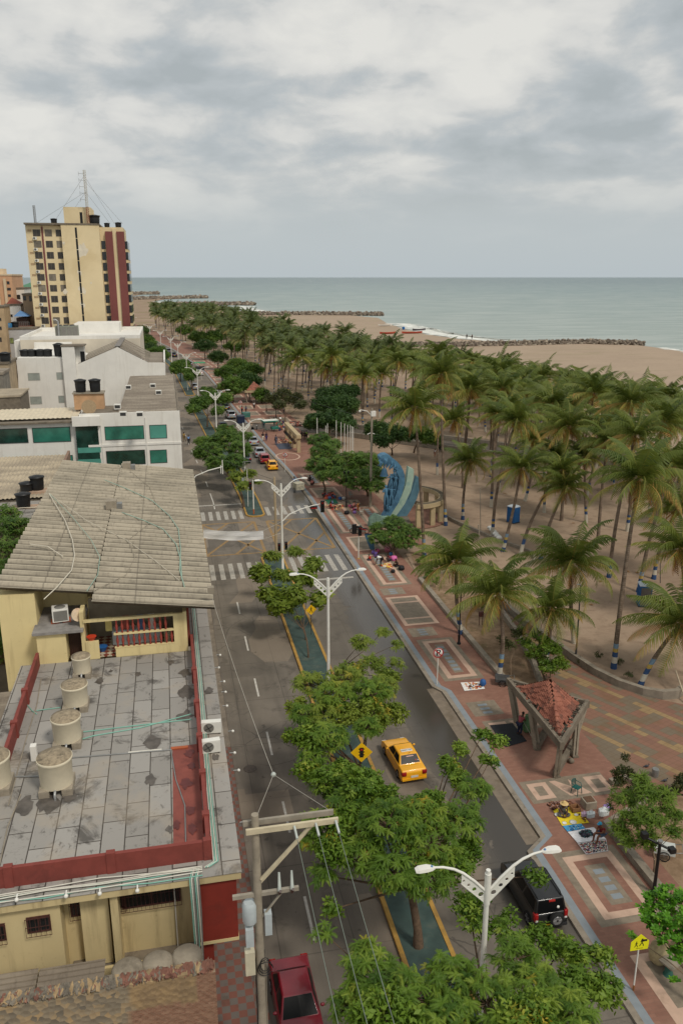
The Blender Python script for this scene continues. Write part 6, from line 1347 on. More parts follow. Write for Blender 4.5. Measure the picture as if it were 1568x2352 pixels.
def wire(pts, r, mat, lab, sag=0, grp='overhead wires'):
    a, c = Vector(pts[0]), Vector(pts[1]); b = MB(); b.tube([a.lerp(c, i/14)-Vector((0,0,sag*4*(i/14)*(1-i/14))) for i in range(15)], r, 4, mat); tag(b.build('overhead_wire'), lab, 'wire', grp)
zt2 = .12+ztop-.55
for x, lab in ((1.3,'left of the three green conductors running off the crossarm'),(2.05,'middle of the three green conductors running off the crossarm'),(2.75,'right of the three green conductors running off the crossarm')):
    wire([(2.07+x,23.2,zt2-.1),(2.05+x+.1,-8,10.6)], .012, WIRE, lab, .5)
J = G(628,1779,10.5)
wire([(2.1,24.2,zt2+.3),tuple(J)], .012, WIREL, 'left leg of the wire bridle beyond the utility pole'); wire([(4.75,24.2,zt2+.1),tuple(J)], .013, WIREL, 'right leg of the wire bridle beyond the utility pole')
b = MB(); b.blob(tuple(J), .11, POR); tag(b.build('insulator_knot'), 'small porcelain insulator where the wire bridle meets the long span', 'insulator')
wire([tuple(J),tuple(W(488,1375,48.9))], .014, WIREL, 'long span wire running from the bridle knot to the corrugated roof corner', .35)
b = MB(); e_ = W(488,1352,49.3); b.box(e_.x-.3, e_.x+.1, 49.2, 49.6, e_.z-.3, e_.z+.1, CONC); tag(b.build('wire_anchor'), 'small white anchor box at the corrugated roof corner', 'anchor box')
bp = thing('utility_pole', 'slim tan utility pole right behind the third street lamp', 'utility pole', (10.45,84,.13)); b = MB(); b.tube([(0,0,0),(-.05,0,9.4)], [.16,.12], 10, M('tan_pole', C(168,150,122), .85, .1, 2)); b.build('pole', bp)
wire([(10.4,84,9.2),(1.9,110,9)], .02, WIRED, 'thin dark wire from the tan pole to the left pavement', .4)
ban = thing('banner', 'white cloth banner sagging between the corrugated roof and the junction', 'banner')
L0 = W(467,1216,78); R0 = W(605,1219,78); b = MB(); vs = []; n_ = 24; hgt = W(605,1219,78).z-W(605,1238,78).z
BANM = bpy.data.materials.new('banner_cloth'); nn = N(BANM); o_ = nn.coord('Object', (.5,1,3.5), (0,R(8),0)); nn.out(nn.mix(nn.step(nn.noise(o_, 1.6, 4, .6), .35, .65), C(226,225,226), C(240,239,238)), .85, transl=.35, bump=nn.noise(o_, 1.6, 4, .6), bd=.15)
for i in range(n_+1):
    t_ = i/n_; p = L0.lerp(R0, t_); sg = .2*4*t_*(1-t_)
    for k in range(6): vs.append((p.x, 78+.07*math.sin(t_*14+k*.9)+.05*math.sin(k*2), p.z-sg*(.6+.08*k)-hgt*k/5))
b.add(vs, [(6*i+k, 6*i+k+1, 6*i+7+k, 6*i+6+k) for i in range(n_) for k in range(5)], BANM, True); b.build('cloth', ban)
b = MB(); b.tube([tuple(L0+Vector((-.8,0,.2))), tuple(L0)], .02, 4, WIREL); b.tube([tuple(R0), (10.5,80,R0.z+.2)], .02, 4, WIREL); b.tube([tuple(R0-Vector((0,0,hgt))), (10.5,80,R0.z-hgt-.1)], .02, 4, WIREL); b.build('rope', ban)
# mast arm over the left lane
ma = thing('mast_arm', 'bare white signal arm over the left carriageway from a hidden pole', 'signal arm', (2.3,107.5,.12))
e0 = W(437,1093,107.5); e1 = W(512,1074,107.5); zz0 = e0.z; b = MB(); b.tube([(0,0,0),(0,0,zz0-.6)], .1, 8, WPAINT); b.build('pole', ma)
b = MB(); b.tube([(0,0,zz0-.9),(.5,0,zz0-.15),(2.2,0,zz0+.5),(e1.x-2.3,0,e1.z)], .075, 8, WPAINT); b.box(e1.x-2.4,e1.x-2.28,-.06,.06,e1.z-1.0,e1.z+.9,WPAINT); b.box(3.8,3.9,-.05,.05,e1.z-.9,e1.z+.2,WPAINT); b.build('arm', ma)
# tall grey lighting pole with camera box
v = G(850,1166,.1); lp2 = thing('camera_pole', 'tall concrete pole with white camera box left of the sculpture', 'pole', tuple(v)); zt3 = W(852,940,v.y).z
b = MB(); b.tube([(0,0,0),(.1,0,zt3)], [.2,.13], 10, CONC); b.build('pole', lp2)
b = MB(); b.box(-.05,.55,-.3,.2,zt3-1.0,zt3-.35,WHITE); b.build('camera_box', lp2); b = MB(); b.tube([(0,0,zt3-.9),(-.6,-.1,zt3-.3),(-1.5,-.1,zt3-.1)], .05, 6, WPAINT); b.blob((-1.55,-.1,zt3-.3), .16, WPAINT); b.build('camera_arm', lp2)
b = MB(); b.tube([(-.5,0,zt3-3.4),(0,0,zt3-3.2),(.5,0,zt3-3.4)], .06, 6, WPAINT); b.build('camera_bracket', lp2)
b = MB(); b.box(-.22,.22,-.24,-.2,2.2,2.7,WHITE); b.box(-.2,.2,-.24,-.2,3.0,3.4,WHITE); b.build('label_plate', lp2)
wire([(v.x-1,v.y,zt3-1),(12,210,8)], .02, WIRED, 'dark wire from the camera pole back over the promenade', .6)
# black promenade lamps
def blamp(v, lab, h=4.2, style='lantern'):
    t = thing('promenade_lamp', lab, 'street lamp', tuple(v), 0, 'black promenade lamps')
    b = MB(); b.lathe([(.17,0),(.17,.12),(.1,.2),(.1,.7),(.13,.75),(.06,.85),(.05,h)], 10, BLACKP); b.build('post', t)
    for dz, dx in ((0,.0),(.0,.0)) if style == 'single' else ((h-.05,-.28),(h-.05,.28),):
        if style == 'lantern':
            b = MB(); b.tube([(0,0,h-.5),(dx,0,h-.35),(dx,0,h)], .025, 5, BLACKP); b.lathe([(.07,0),(.14,.28),(.17,.3),(.05,.45),(0,.5)], 8, BLACKP, (dx,0,h-.02)); b.build('lantern', t)
    return t
t = thing('promenade_lamp', 'black lamp post carrying two round lanterns on the near bench wall', 'street lamp', tuple(G(1500,2052,.1)), 0, 'black promenade lamps'); zt4 = W(1522,1935,G(1500,2052).y).z
b = MB(); b.lathe([(.2,0),(.2,.1),(.1,.2),(.085,.8),(.075,zt4)], 12, BLACKP); b.build('post', t)
b = MB(); b.tube([(-.55,.4,zt4+.1),(0,0,zt4-.1),(.45,-.35,zt4-.25)], .07, 6, BLACKP); b.box(-.75,-.45,.3,.6,zt4+.05,zt4+.35,BLACKP); b.box(.3,.6,-.5,-.2,zt4-.35,zt4-.1,BLACKP); b.lathe([(.1,0),(.13,.12),(.12,.14)], 12, STEEL, (0,0,zt4)); b.build('lantern_bracket', t)
blamp(G(1053,1479,.5), 'black lantern lamp on the wall under the near palms', 4.6); blamp(G(795,1165,.14), 'black lantern lamp among the vendors left of the camera pole', 4.6)
blamp(G(634,959,.14), 'black lantern lamp before the olive brown tree', 4.6); blamp(G(612,945,.14), 'black lantern lamp left of the olive brown tree', 4.6)
t = thing('path_lamp', 'grey lamp post with bent head at the start of the curved wall', 'street lamp', tuple(G(1320,1520))); zt5 = W(1316,1345,G(1320,1520).y).z
b = MB(); b.tube([(0,0,0),(0,0,1.5),(-.1,0,zt5)], [.1,.07,.05], 8, DKGREY); b.tube([(-.1,0,zt5-.05),(-.2,-.1,zt5+.1),(-.5,-.1,zt5+.12)], .04, 6, STEEL); b.build('post', t)
# flagpoles
for i, (px_, pt_, pb_) in enumerate(((728,960,1052),(772,966,1048),(783,970,1052),(791,973,1054),(798,976,1060),(804,977,1064),(808,979,1066),(811,981,1070),(748,978,1055),(752,973,1050))):
    y = 134-1.0*i+(14 if i > 7 else 0); a_ = W(px_, pt_, y); b = MB(); b.tube([(a_.x,y,0),(a_.x,y,a_.z)], .06, 6, WPAINT); tag(b.build('flagpole'), 'bare white flagpole in the row before the dark glossy tree', 'flagpole', 'bare flagpoles in a row')
# litter post beside bed wall
v = G(1110,1437,.14); v = G(1104,1428,.14)
b = MB(); v = G(1103,1436,.14); t = thing('litter_bin', 'rusty double post litter frame on the promenade edge', 'litter bin', (v.x,v.y,.14)); b.tube([(-.15,0,0),(-.15,0,1.2)], .035, 6, IRON); b.tube([(.15,0,0),(.15,0,1.2)], .035, 6, IRON); b.build('post', t); b = MB(); b.box(-.2,.2,-.1,.1,.85,1.3,IRON); b.build('bin', t)
# poles on the sand
for (px_, py_), (tx__, ty_), r, lab in (((948,1255),(596*1,0),.0,''),):
    pass
for a_, c_, r, mt, lab in (((1103,1225),(1102,1100+20),.05,WOODP,'thin bare post on the sand behind the colonnade'),((1105,1300),(1098,1205),.06,WOODP,'grey post standing by the far kerb of the palm bed'),((1515,1340),(1515,1290),.04,DKGREY,'dark pin post below the right toilet')):
    v = G(*a_); w_ = W(c_[0], c_[1], v.y); b = MB(); b.tube([tuple(v), tuple(w_)], r, 6, mt); tag(b.build('post'), lab, 'post')
t = thing('beach_floodlight', 'double headed floodlight mast on the beach at the right edge', 'floodlight mast', tuple(G(1541,1010))); y_ = G(1541,1010).y; z_ = W(1541,905,y_).z
b = MB(); b.tube([(0,0,0),(0,0,z_)], .18, 8, STEEL); b.build('mast', t); b = MB(); b.beam((-1.6,0,z_),(1.6,0,z_),.15,.15,STEEL)
for x in (-1.5,-.8,.8,1.5): b.box(x-.4,x+.4,-.3,.3,z_+.1,z_+1.1,WPAINT)
b.build('lamp_head', t)
# ------------------------------------------------------------------ gazebo
gz = thing('gazebo', 'triangular concrete gazebo with broken red tiled pyramid roof', 'gazebo')
PA, PB, PC = Vector((21.9,47.6,0)), Vector((21.8,39.5,0)), Vector((25.7,43.7,0)); zb = 2.95
CEN = (PA+PB+PC)/3
b = MB(); 
for a_, c_ in ((PA,PB),(PB,PC),(PC,PA)): b.beam(a_+Vector((0,0,zb)), c_+Vector((0,0,zb)), .22, .5, CONCD)
for a_ in (PA,PB,PC): b.box(a_.x-.14,a_.x+.14,a_.y-.14,a_.y+.14,zb-.24,zb+.27,CONCD)
b.build('beam', gz)
legs = [(Vector((22.15,40.4,0)), PB), (Vector((22.3,43.5,0)), PA.lerp(PB,.45)), (Vector((24.9,43.6,0)), PC), (Vector((22.4,46.9,0)), PA), (Vector((24.3,42.2,0)), PB.lerp(PC,.7)), (Vector((23.8,45.2,0)), PC.lerp(PA,.5))]
for q, (f_, t_) in enumerate(legs):
    b = MB(); tt = t_.lerp(CEN, .06); s_ = Vector((.13,.05,0)) 
    b.beam(f_+s_+Vector((0,0,.1)), tt+s_+Vector((0,0,zb-.25)), .13, .24, CONC); b.beam(f_-s_+Vector((0,0,.1)), tt-s_+Vector((0,0,zb-.25)), .13, .24, CONC); b.box(f_.x-.2,f_.x+.2,f_.y-.2,f_.y+.2,.1,.25,CONCD); b.build('leg', gz)
TILEM = bpy.data.materials.new('red_roof_tiles'); nn = N(TILEM); vv = nn.coord('Object'); a1 = nn.noise(vv, 1.6, 5, .6); vz = nn.n('ShaderNodeTexVoronoi', {'Vector': vv, 'Scale': 2.4}).outputs[1]
cc = nn.mix(nn.step(a1, .35, .65), C(128,76,60), C(156,98,78)); cc = nn.mix(nn.math('MULTIPLY', nn.math('GREATER_THAN', nn.n('ShaderNodeSeparateColor', {0: vz}).outputs[0], .8), .6), cc, C(88,60,50)); nn.out(cc, .85)
AP = CEN+Vector((.15,.7,zb+1.75))
def tileface(a_, c_, apex, nrow):
    b = MB(); e = (c_-a_); L_ = e.length; mid = (a_+c_)/2; k = int(L_/.19)
    for i in range(k):
        t_ = (i+.5)/k; base_ = a_.lerp(c_, t_); up_ = apex-mid; frac = 1-abs(2*t_-1)
        end = base_+up_*max(.06, frac*.97); n0 = 6 if frac > .3 else 3
        st = rnd.choice((0,0,0,.08,.16)) if frac > .2 else 0
        base2 = base_+up_*st*frac; segs = max(2, int((end-base2).length/.33))
        for j in range(segs):
            p0 = base2.lerp(end, j/segs); p1 = base2.lerp(end, min(1, (j+1.08)/segs)); dn = Vector((0,0,.035*(1-0))); wv = e.normalized()*.1
            nrm = e.cross(up_).normalized(); nrm = nrm if nrm.z > 0 else -nrm
            vs = []
            for p, lift in ((p0,.06),(p1,.0)):
                for m_ in range(5):
                    an = PI*m_/4; vs.append(p+wv*math.cos(an)*-1+nrm*(math.sin(an)*.075+lift))
            b.add(vs, [(m_,m_+1,6+m_,5+m_) for m_ in range(4)]+[(0,1,2,3,4)], TILEM, False)
    return b
pin = [p.lerp(CEN, .24)+Vector((0,0,zb+.1)) for p in (PA,PB,PC)]
for a_, c_ in ((pin[0],pin[1]),(pin[1],pin[2]),(pin[2],pin[0])): tileface(a_, c_, AP, 0).build('tiled_roof', gz)
b = MB()
for i in range(5): p0 = pin[1].lerp(AP, i*.1-.04); p1 = pin[1].lerp(AP, i*.1+.075); b.tube([p0+Vector((0,0,.16)), p1+Vector((0,0,.12))], [.14,.11], 8, TILEM)
b.build('ridge_tiles', gz)
b = MB()
for a_, c_ in ((PA,PB),(PB,PC),(PC,PA)):
    for i in range(26):
        p = a_.lerp(c_, rnd.random()).lerp(CEN, rnd.uniform(.05,.17))+Vector((0,0,zb+.2+rnd.random()*.06)); s_ = rnd.uniform(.05,.13)
        b.box(p.x-s_,p.x+s_,p.y-s_*.6,p.y+s_*.6,p.z,p.z+s_*.5, rnd.choice((TILEM,CONCD,M('debris_dark', C(70,60,50), .9, .2))), rnd.random()*3)
b.build('debris', gz)['kind'] = 'stuff'
b = MB(); b.sheet([(p.x,p.y) for p in [PA.lerp(CEN,.1),PB.lerp(CEN,.1),PC.lerp(CEN,.1)]], zb-.02, CONCD); b.build('ceiling', gz)
b = MB(); b.beam((22.0,40.3,.35),(25.1,43.7,.35),.3,.4,CONCD); b.beam((22.2,43.4,.4),(23.6,45.0,.4),.35,.4,CONCD); b.build('bench', gz)
# far pair of small gazebos
for k, (px_, py_, lab) in enumerate(((566,905,'left of two small tiled pavilions far down the promenade'),(586,925,'right of two small tiled pavilions, with bare rafters'))):
    v = G(px_, py_); t = thing('gazebo', lab, 'gazebo', tuple(v)); s_ = 2.6
    b = MB(); 
    for x, y in ((-s_,-1.6),(s_,-1.0),(-s_*.5,2.4),(0,-1.6),(s_*.6,2.2)): b.tube([(x*.8,y*.8,0),(x,y,3)], .16, 6, CONC)
    b.build('leg', t); b = MB(); q_ = [(-s_,-1.8,3),(s_,-1.2,3),(s_*.5,2.6,3),(-s_*.6,2.6,3)]
    for i in range(4): b.beam(q_[i], q_[(i+1)%4], .25, .5, M('sand_concrete', C(178,160,126), .9, .1, 1))
    b.build('beam', t); b = MB(); ap = (-.2,.6,5.2); q2 = [(x*.85,y*.85,3.3) for x, y, z in q_]; b.add(q2+[ap], [(0,1,4),(1,2,4),(2,3,4),(3,0,4)], TILEM); b.build('tiled_roof', t)
# beam portal on the promenade
pg = thing('pergola', 'sand coloured concrete beam on square posts hung with bags beside the shoe seller', 'pergola'); a_ = G(686,1039,.14); c_ = G(659,1008,.14); b = MB(); zh = W(687,1001,a_.y).z-.1
for i in range(4): p = a_.lerp(c_, i/3); b = MB(); b.box(p.x-.3,p.x+.3,p.y-.3,p.y+.3,.14,zh,M('sand_concrete', C(178,160,126), .9, .1, 1)); b.build('post', pg)
b = MB(); b.beam(a_+Vector((0,-.6,zh-.14)), c_+Vector((0,.6,zh-.14)), .8, .6, MC['sand_concrete']); b.build('beam', pg)
for i in range(10):
    p = a_.lerp(c_, .08+.88*i/9); b = MB(); b.lathe([(0,0),(.22,.08),(.26,.3),(.1,.5),(.04,.75)], 8, rnd.choice((BLACKPL, DKGREY, M('woven_bag', C(110,84,66), .9, .2))), (p.x-.5, p.y, zh-1.6)); tag(b.build('hanging_bag'), 'woven bag hung for sale under the sand coloured concrete beam', 'bag', 'bags hung under the concrete beam')
# ------------------------------------------------------------------ sculpture
BLU = M('sculpture_blue', C(76,118,146), .7, .16, 1.2, dirt=C(44,78,106), dscale=.9, damt=.7, bump=.05); BLU2 = M('sculpture_dark_blue', C(50,88,114), .7, .18, 1.2, dirt=C(36,62,84), damt=.6); MINT = M('sculpture_mint', C(160,184,168), .7, .1, .8, dirt=C(110,150,150), damt=.6)
sc_ = thing('wave_sculpture', 'blue wave sculpture with human figures, curling left beside two curved blades', 'sculpture')
Ys = 95.5
def S(px_, py_, y=Ys): return W(px_, py_, y)
def blade(outer, inner, y0, th, mat, name):
    o_ = [S(*p, y0) for p in outer]; i_ = [S(*p, y0) for p in inner]; b = MB(); n_ = len(o_); vs = []
    for k in range(n_): vs += [o_[k]+Vector((0,-th/2,0)), i_[k]+Vector((0,-th/2,0)), i_[k]+Vector((0,th/2,0)), o_[k]+Vector((0,th/2,0))]
    b.add(vs, [(4*k+j,4*k+(j+1)%4,4*k+4+(j+1)%4,4*k+4+j) for k in range(n_-1) for j in range(4)]+[(3,2,1,0),tuple(range(4*n_-4,4*n_))], mat); return b.build(name, sc_)
blade([(880,1200),(896,1176),(911.6,1152),(920.6,1129),(925.7,1106),(925.7,1088),(922,1077),(916.7,1067),(909,1058),(901,1052),(893,1045),(885,1041),(876,1042),(869,1047)], [(870,1198),(884,1174),(898,1152),(907,1129),(912,1106),(912,1090),(909,1080),(904,1072),(900,1067),(896,1064),(890,1060),(884,1057),(877,1056),(870,1055)], Ys, 1.3, BLU, 'wave')
blade([(884,1174),(897,1154),(907,1129),(912,1106),(911,1090)], [(882,1172),(883,1150),(888,1126),(894,1106),(901,1090)], Ys-.1, .8, BLU2, 'figure_mass')
blade([(897,1195),(910.4,1178.6),(927,1155.6),(941,1126),(947.5,1095),(948,1077)], [(883,1195),(898.8,1175),(919.3,1139),(929.5,1111),(933.4,1088),(935.3,1070.5)], Ys+.6, .8, MINT, 'blade')
blade([(928,1190),(942.3,1168),(955,1144),(962,1120),(964,1098)], [(903,1190),(920.6,1168),(936,1146),(947.5,1116),(954,1092.8)], Ys+1.6, .7, M('blade_blue', C(92,130,148), .7, .14, 1, dirt=C(60,98,122), damt=.5), 'blade')
# sculpted figures: each one a tapered bent body in relief
def statue(px_, py_, h_px, lean, seed, y=Ys-.75):
    q = random.Random(seed); base = S(px_, py_, y); top = S(px_+lean, py_-h_px, y); d = top-base; L_ = d.length; u = d.normalized(); sx = Vector((1,0,0)); b = MB()
    hip = base+d*.48; sh = base+d*.8; 
    for sg in (-1, 1): b.tube([base+sx*sg*L_*.07, base+d*.24+sx*sg*L_*.08+Vector((0,-.12,0)), hip+sx*sg*L_*.045], [L_*.035,L_*.045,L_*.065], 7, BLU)
    b.tube([hip-u*L_*.03, hip+u*L_*.12, sh-u*L_*.03, sh+u*L_*.03, sh+u*L_*.07], [L_*.085,L_*.075,L_*.1,L_*.06,L_*.035], 9, BLU)
    b.blob(sh+u*L_*.13, L_*.062, BLU, 9, 0, (1,1,1.2))
    for sg in (-1, 1):
        el = sh+sx*sg*L_*.17-u*L_*q.uniform(.0,.16)+Vector((0,-.15,0)); b.tube([sh+sx*sg*L_*.1, el, el+Vector((q.uniform(-.25,.25)*L_*.5,-.15,q.uniform(-.1,.22)*L_))], [L_*.04,L_*.034,L_*.024], 6, BLU)
    b.build('figure', sc_)
for k, a_ in enumerate(((886,1160,46,0),(897,1158,42,2),(889,1172,16,0),(893,1174,14,1),(896,1122,34,2),(905,1122,32,4),(903,1098,24,4),(910,1096,26,2),(899,1112,24,-2))): statue(*a_, seed=k)
b = MB(); q_ = random.Random(5)
for i in range(26):
    t_ = i/25; px_ = 871+34*t_; py_ = 1055+10*t_*t_+q_.uniform(-3,5); p = S(px_, py_, Ys-.6); b.tube([p, p+Vector((q_.uniform(-.2,.15),-.25,-.2)), p+Vector((q_.uniform(-.35,.1),-.2,-.45-q_.random()*.35))], [.16,.12,.04], 6, BLU2 if i % 3 else BLU)
b.build('spray_relief', sc_)
p = S(882,1082,Ys-.8); b = MB(); b.lathe([(.55,0),(.42,.25),(.32,.75),(.15,.95),(0,1.0)], 12, BLU2, tuple(p-Vector((0,0,.6)))); b.tube([p+Vector((0,0,.3)), p+Vector((0,0,1.3))], .08, 6, BLU2); b.build('bell', sc_)
b = MB(); p = S(868,1185,Ys-1); 
for i in range(7): a_ = i*.5-.4; b.tube([(p.x+.4*i-.9,Ys-1.2,0),(p.x+.3*i-1.0,Ys-1.4,1.2),(p.x+.2*i-.6,Ys-1.6,1.9-.1*i)], [.5,.35,.1], 7, M('sculpture_green', C(110,136,124), .8, .2, 2))
b.build('rock_base', sc_)
b = MB(); b.prism([(24.8,93.6),(28.6,93.6),(29.5,99),(25,99)], .02, .4, CONCD); b.build('plinth', sc_)
o = MB(); p0 = G(853,1263,.14); p1 = W(848,1228,p0.y+.2); o.add([(p0.x-.1,p0.y,.14),(p0.x+.35,p0.y,.14),(p0.x+.3,p0.y+.25,p1.z*.6),(p0.x+.35,p0.y+.3,p1.z),(p0.x-.75,p0.y+.3,p1.z),(p0.x-.45,p0.y+.2,p1.z*.5)], [(0,1,2,5),(5,2,3,4)], BLU); o.add([(p0.x-.1,p0.y+.4,.14),(p0.x+.35,p0.y+.4,.14),(p0.x+.35,p0.y+.6,p1.z),(p0.x-.75,p0.y+.6,p1.z)], [(0,3,2,1)], BLU2); tag(o.build('painted_fin'), 'small blue fin shaped block near the crouching vendors', 'sculpture')
# round colonnade
cl_ = thing('colonnade', 'half ring concrete beam on square pillars behind the sculpture', 'colonnade'); cc_ = Vector((29.6,97.6,0)); b = MB()

def ringpt(a_, r): return (cc_.x+r*math.cos(a_), cc_.y+r*1.15*math.sin(a_))
vs = []; K = 32; A0, A1 = R(-97), R(100)
for i in range(K+1):
    a_ = A0+(A1-A0)*i/K
    for r, z in ((4.5,2.5),(4.5,3.05),(3.7,3.05),(3.7,2.5)): x, y = ringpt(a_, r); vs.append((x,y,z))
b.add(vs, [(4*i+j,4*i+(j+1)%4,4*i+4+(j+1)%4,4*i+4+j) for i in range(K) for j in range(4)]+[(3,2,1,0),tuple(range(4*K,4*K+4))], MC['sand_concrete']); b.build('ring_beam', cl_)
b = MB(); vs = []
for i in range(K+1):
    a_ = A0+(A1-A0)*i/K
    for r in (4.42,3.78): x, y = ringpt(a_, r); vs.append((x,y,3.056))
b.add(vs, [(2*i,2*i+2,2*i+3,2*i+1) for i in range(K)], M('mossy_top', C(96,86,70), .95, .3, 1.5)); b.build('mossy_top', cl_)
for a_ in (-94,-66,-40,-14,12,40,68,96):
    b = MB(); x, y = ringpt(R(a_), 4.1); b.box(x-.28,x+.28,y-.28,y+.28,0,2.5,MC['sand_concrete']); b.build('pillar', cl_)
b = MB(); b.prism([ringpt(R(a_), 4.7) for a_ in range(-98,102,10)]+[(29,97.6)], .02, .1, PRED); b.build('floor', cl_)
# portable toilets
PTB = M('toilet_blue', C(30,92,150), .5, .08, 2); PTW = M('toilet_roof', C(196,206,214), .45, .04)
def toilet(v, lab, rz, grey):
    t = thing('portable_toilet', lab, 'portable toilet', tuple(v), rz, 'portable toilets on the sand'); b = MB(); b.box(-.55,.55,-.6,.6,.12,2.1,PTB)
    for x in (-.56,.56):
        for y in (-.4,-.1,.2,.5): b.box(x-.02,x+.02,y-.04,y+.04,.2,2.0,MC['toilet_blue'])
    b.build('cabin', t, bevel=.02); b = MB(); b.box(-.45,.45,-.64,-.6,.2,1.95,M('toilet_door_grey', C(98,94,92), .5, .08) if grey else PTB)
    b.box(.3,.36,-.68,-.64,1.0,1.15,DKGREY); b.build('door', t); b = MB(); b.lathe([(.85,0),(.84,.06),(.55,.2),(0,.24)], 4, PTW, (0,0,2.1), False); o = b.build('roof', t); o.rotation_euler = (0,0,0)
    o.data.transform(Matrix.Rotation(PI/4, 4, 'Z')); b = MB(); b.box(-.6,.6,-.65,.65,0,.12,DKGREY); b.build('skid', t); return t
toilet(G(1177,1200), 'bright blue portable toilet standing on open sand among the palms', R(25), False)
v = G(1476,1390); toilet(v, 'blue portable toilet with grey door behind the right hand palm fronds', R(-20), True)
# boats on the beach
def boat(v, rz, col, lab, L_=7):
    t = thing('beached_boat', lab, 'boat', tuple(v), rz); b = MB(); vs = []; K = 10
    for i in range(K+1):
        u = i/K; w_ = 1.0*math.sin(PI*min(1,.12+u*.88))**.6*(1-.0*u); s_ = .35*(2*u-1)**2; x = (u-.5)*L_
        vs += [(x,-w_,.9+s_),(x,-w_*.7,.25+s_*.4),(x,0,.0+s_*.5),(x,w_*.7,.25+s_*.4),(x,w_,.9+s_),(x,w_*.85,.88+s_),(x,0,.35+s_*.6),(x,-w_*.85,.88+s_)]
    b.add(vs, [(8*i+j,8*i+8+j,8*i+8+(j+1)%8,8*i+(j+1)%8) for i in range(K) for j in range(8)]+[tuple(range(8)), tuple(range(8*K,8*K+8))[::-1]], col); b.build('hull', t)
    b = MB()
    for u in (-.25,0,.25): b.box(u*L_-.15,u*L_+.15,-.8,.8,.75,.8,M('boat_bench', C(190,170,140), .8, .1))
    b.build('bench', t); return t
BR = M('boat_red', C(176,74,52), .6, .12, 1); BW = M('boat_white', C(222,218,210), .6, .05); BD = M('boat_dark', C(84,76,80), .7, .2, 1)
boat(G(890,767), R(12), BR, 'red boat beached left of the longer red one', 9.5); boat(G(946,766), R(6), BR, 'longer red boat nearest the surf', 12); boat(G(884,749), R(8), BW, 'white boat beached farthest up towards the second groyne', 9); boat(G(962,759), R(4), BD, 'dark boat afloat at the waterline', 8)
b = MB(); v = G(926,757); b.lathe([(.8,0),(.9,1.4),(.5,1.7)], 10, PTB, tuple(v)); tag(b.build('barrel'), 'blue barrel standing on the beach between the boats', 'barrel')
# ------------------------------------------------------------------ vehicles
def paint(name, col, coat=.6): return M('paint_'+name, col, .35, .05, .6, spec=.5, coat=coat)
TAILR = M('tail_light', C(150,20,20), .2, .1); HEADL = M('head_light', C(210,212,210), .15, .05); RIM = M('alloy_rim', C(160,160,162), .3, .1, metal=.7); PLATE = M('licence_plate_yellow', C(214,170,40), .5, .05); PLATEW = M('licence_plate_white', C(216,216,206), .5, .05)
CGLASS = M('car_glass', C(14,15,17), .3, .1, spec=.12)
def bev(me_mb, w_, seg=3):
    bm_ = bmesh.new(); me = me_mb.mesh('tmp'); bm_.from_mesh(me); bpy.data.meshes.remove(me)
    bmesh.ops.remove_doubles(bm_, verts=bm_.verts, dist=.0005)
    es = [e for e in bm_.edges if len(e.link_faces) == 2 and e.calc_face_angle(0) > R(22)]
    bmesh.ops.bevel(bm_, geom=es, offset=w_, segments=seg, affect='EDGES', profile=.6, clamp_overlap=True)
    return bm_
def bmobj(bm_, name, mats, parent):
    me = bpy.data.meshes.new(name)
    for f in bm_.faces: f.smooth = True
    bm_.to_mesh(me); bm_.free()
    for m in mats: me.materials.append(m)
    o = bpy.data.objects.new(name, me); COL.objects.link(o); o.parent = parent; return o
KIND = {
 'hatch': dict(L=3.7,W=1.62,prof=[(-1.85,.45),(-1.8,.8),(-1.72,.95),(.75,.93),(1.45,.82),(1.78,.66),(1.85,.42)], cab=[(-1.68,.93),(.85,.92)], roof=[(-1.35,1.46),(.05,1.46)], wt=.56),
 'sedan': dict(L=4.4,W=1.72,prof=[(-2.2,.45),(-2.17,.82),(-2.05,.97),(-1.3,.98),(.95,.92),(1.75,.82),(2.12,.66),(2.2,.42)], cab=[(-1.55,.98),(1.0,.92)], roof=[(-.95,1.44),(.25,1.44)], wt=.58),
 'suv': dict(L=4.2,W=1.75,prof=[(-2.0,.5),(-2.0,.95),(-1.95,1.08),(.95,1.05),(1.75,.98),(2.08,.8),(2.1,.45)], cab=[(-1.96,1.06),(1.05,1.04)], roof=[(-1.78,1.72),(.35,1.70)], wt=.66)}
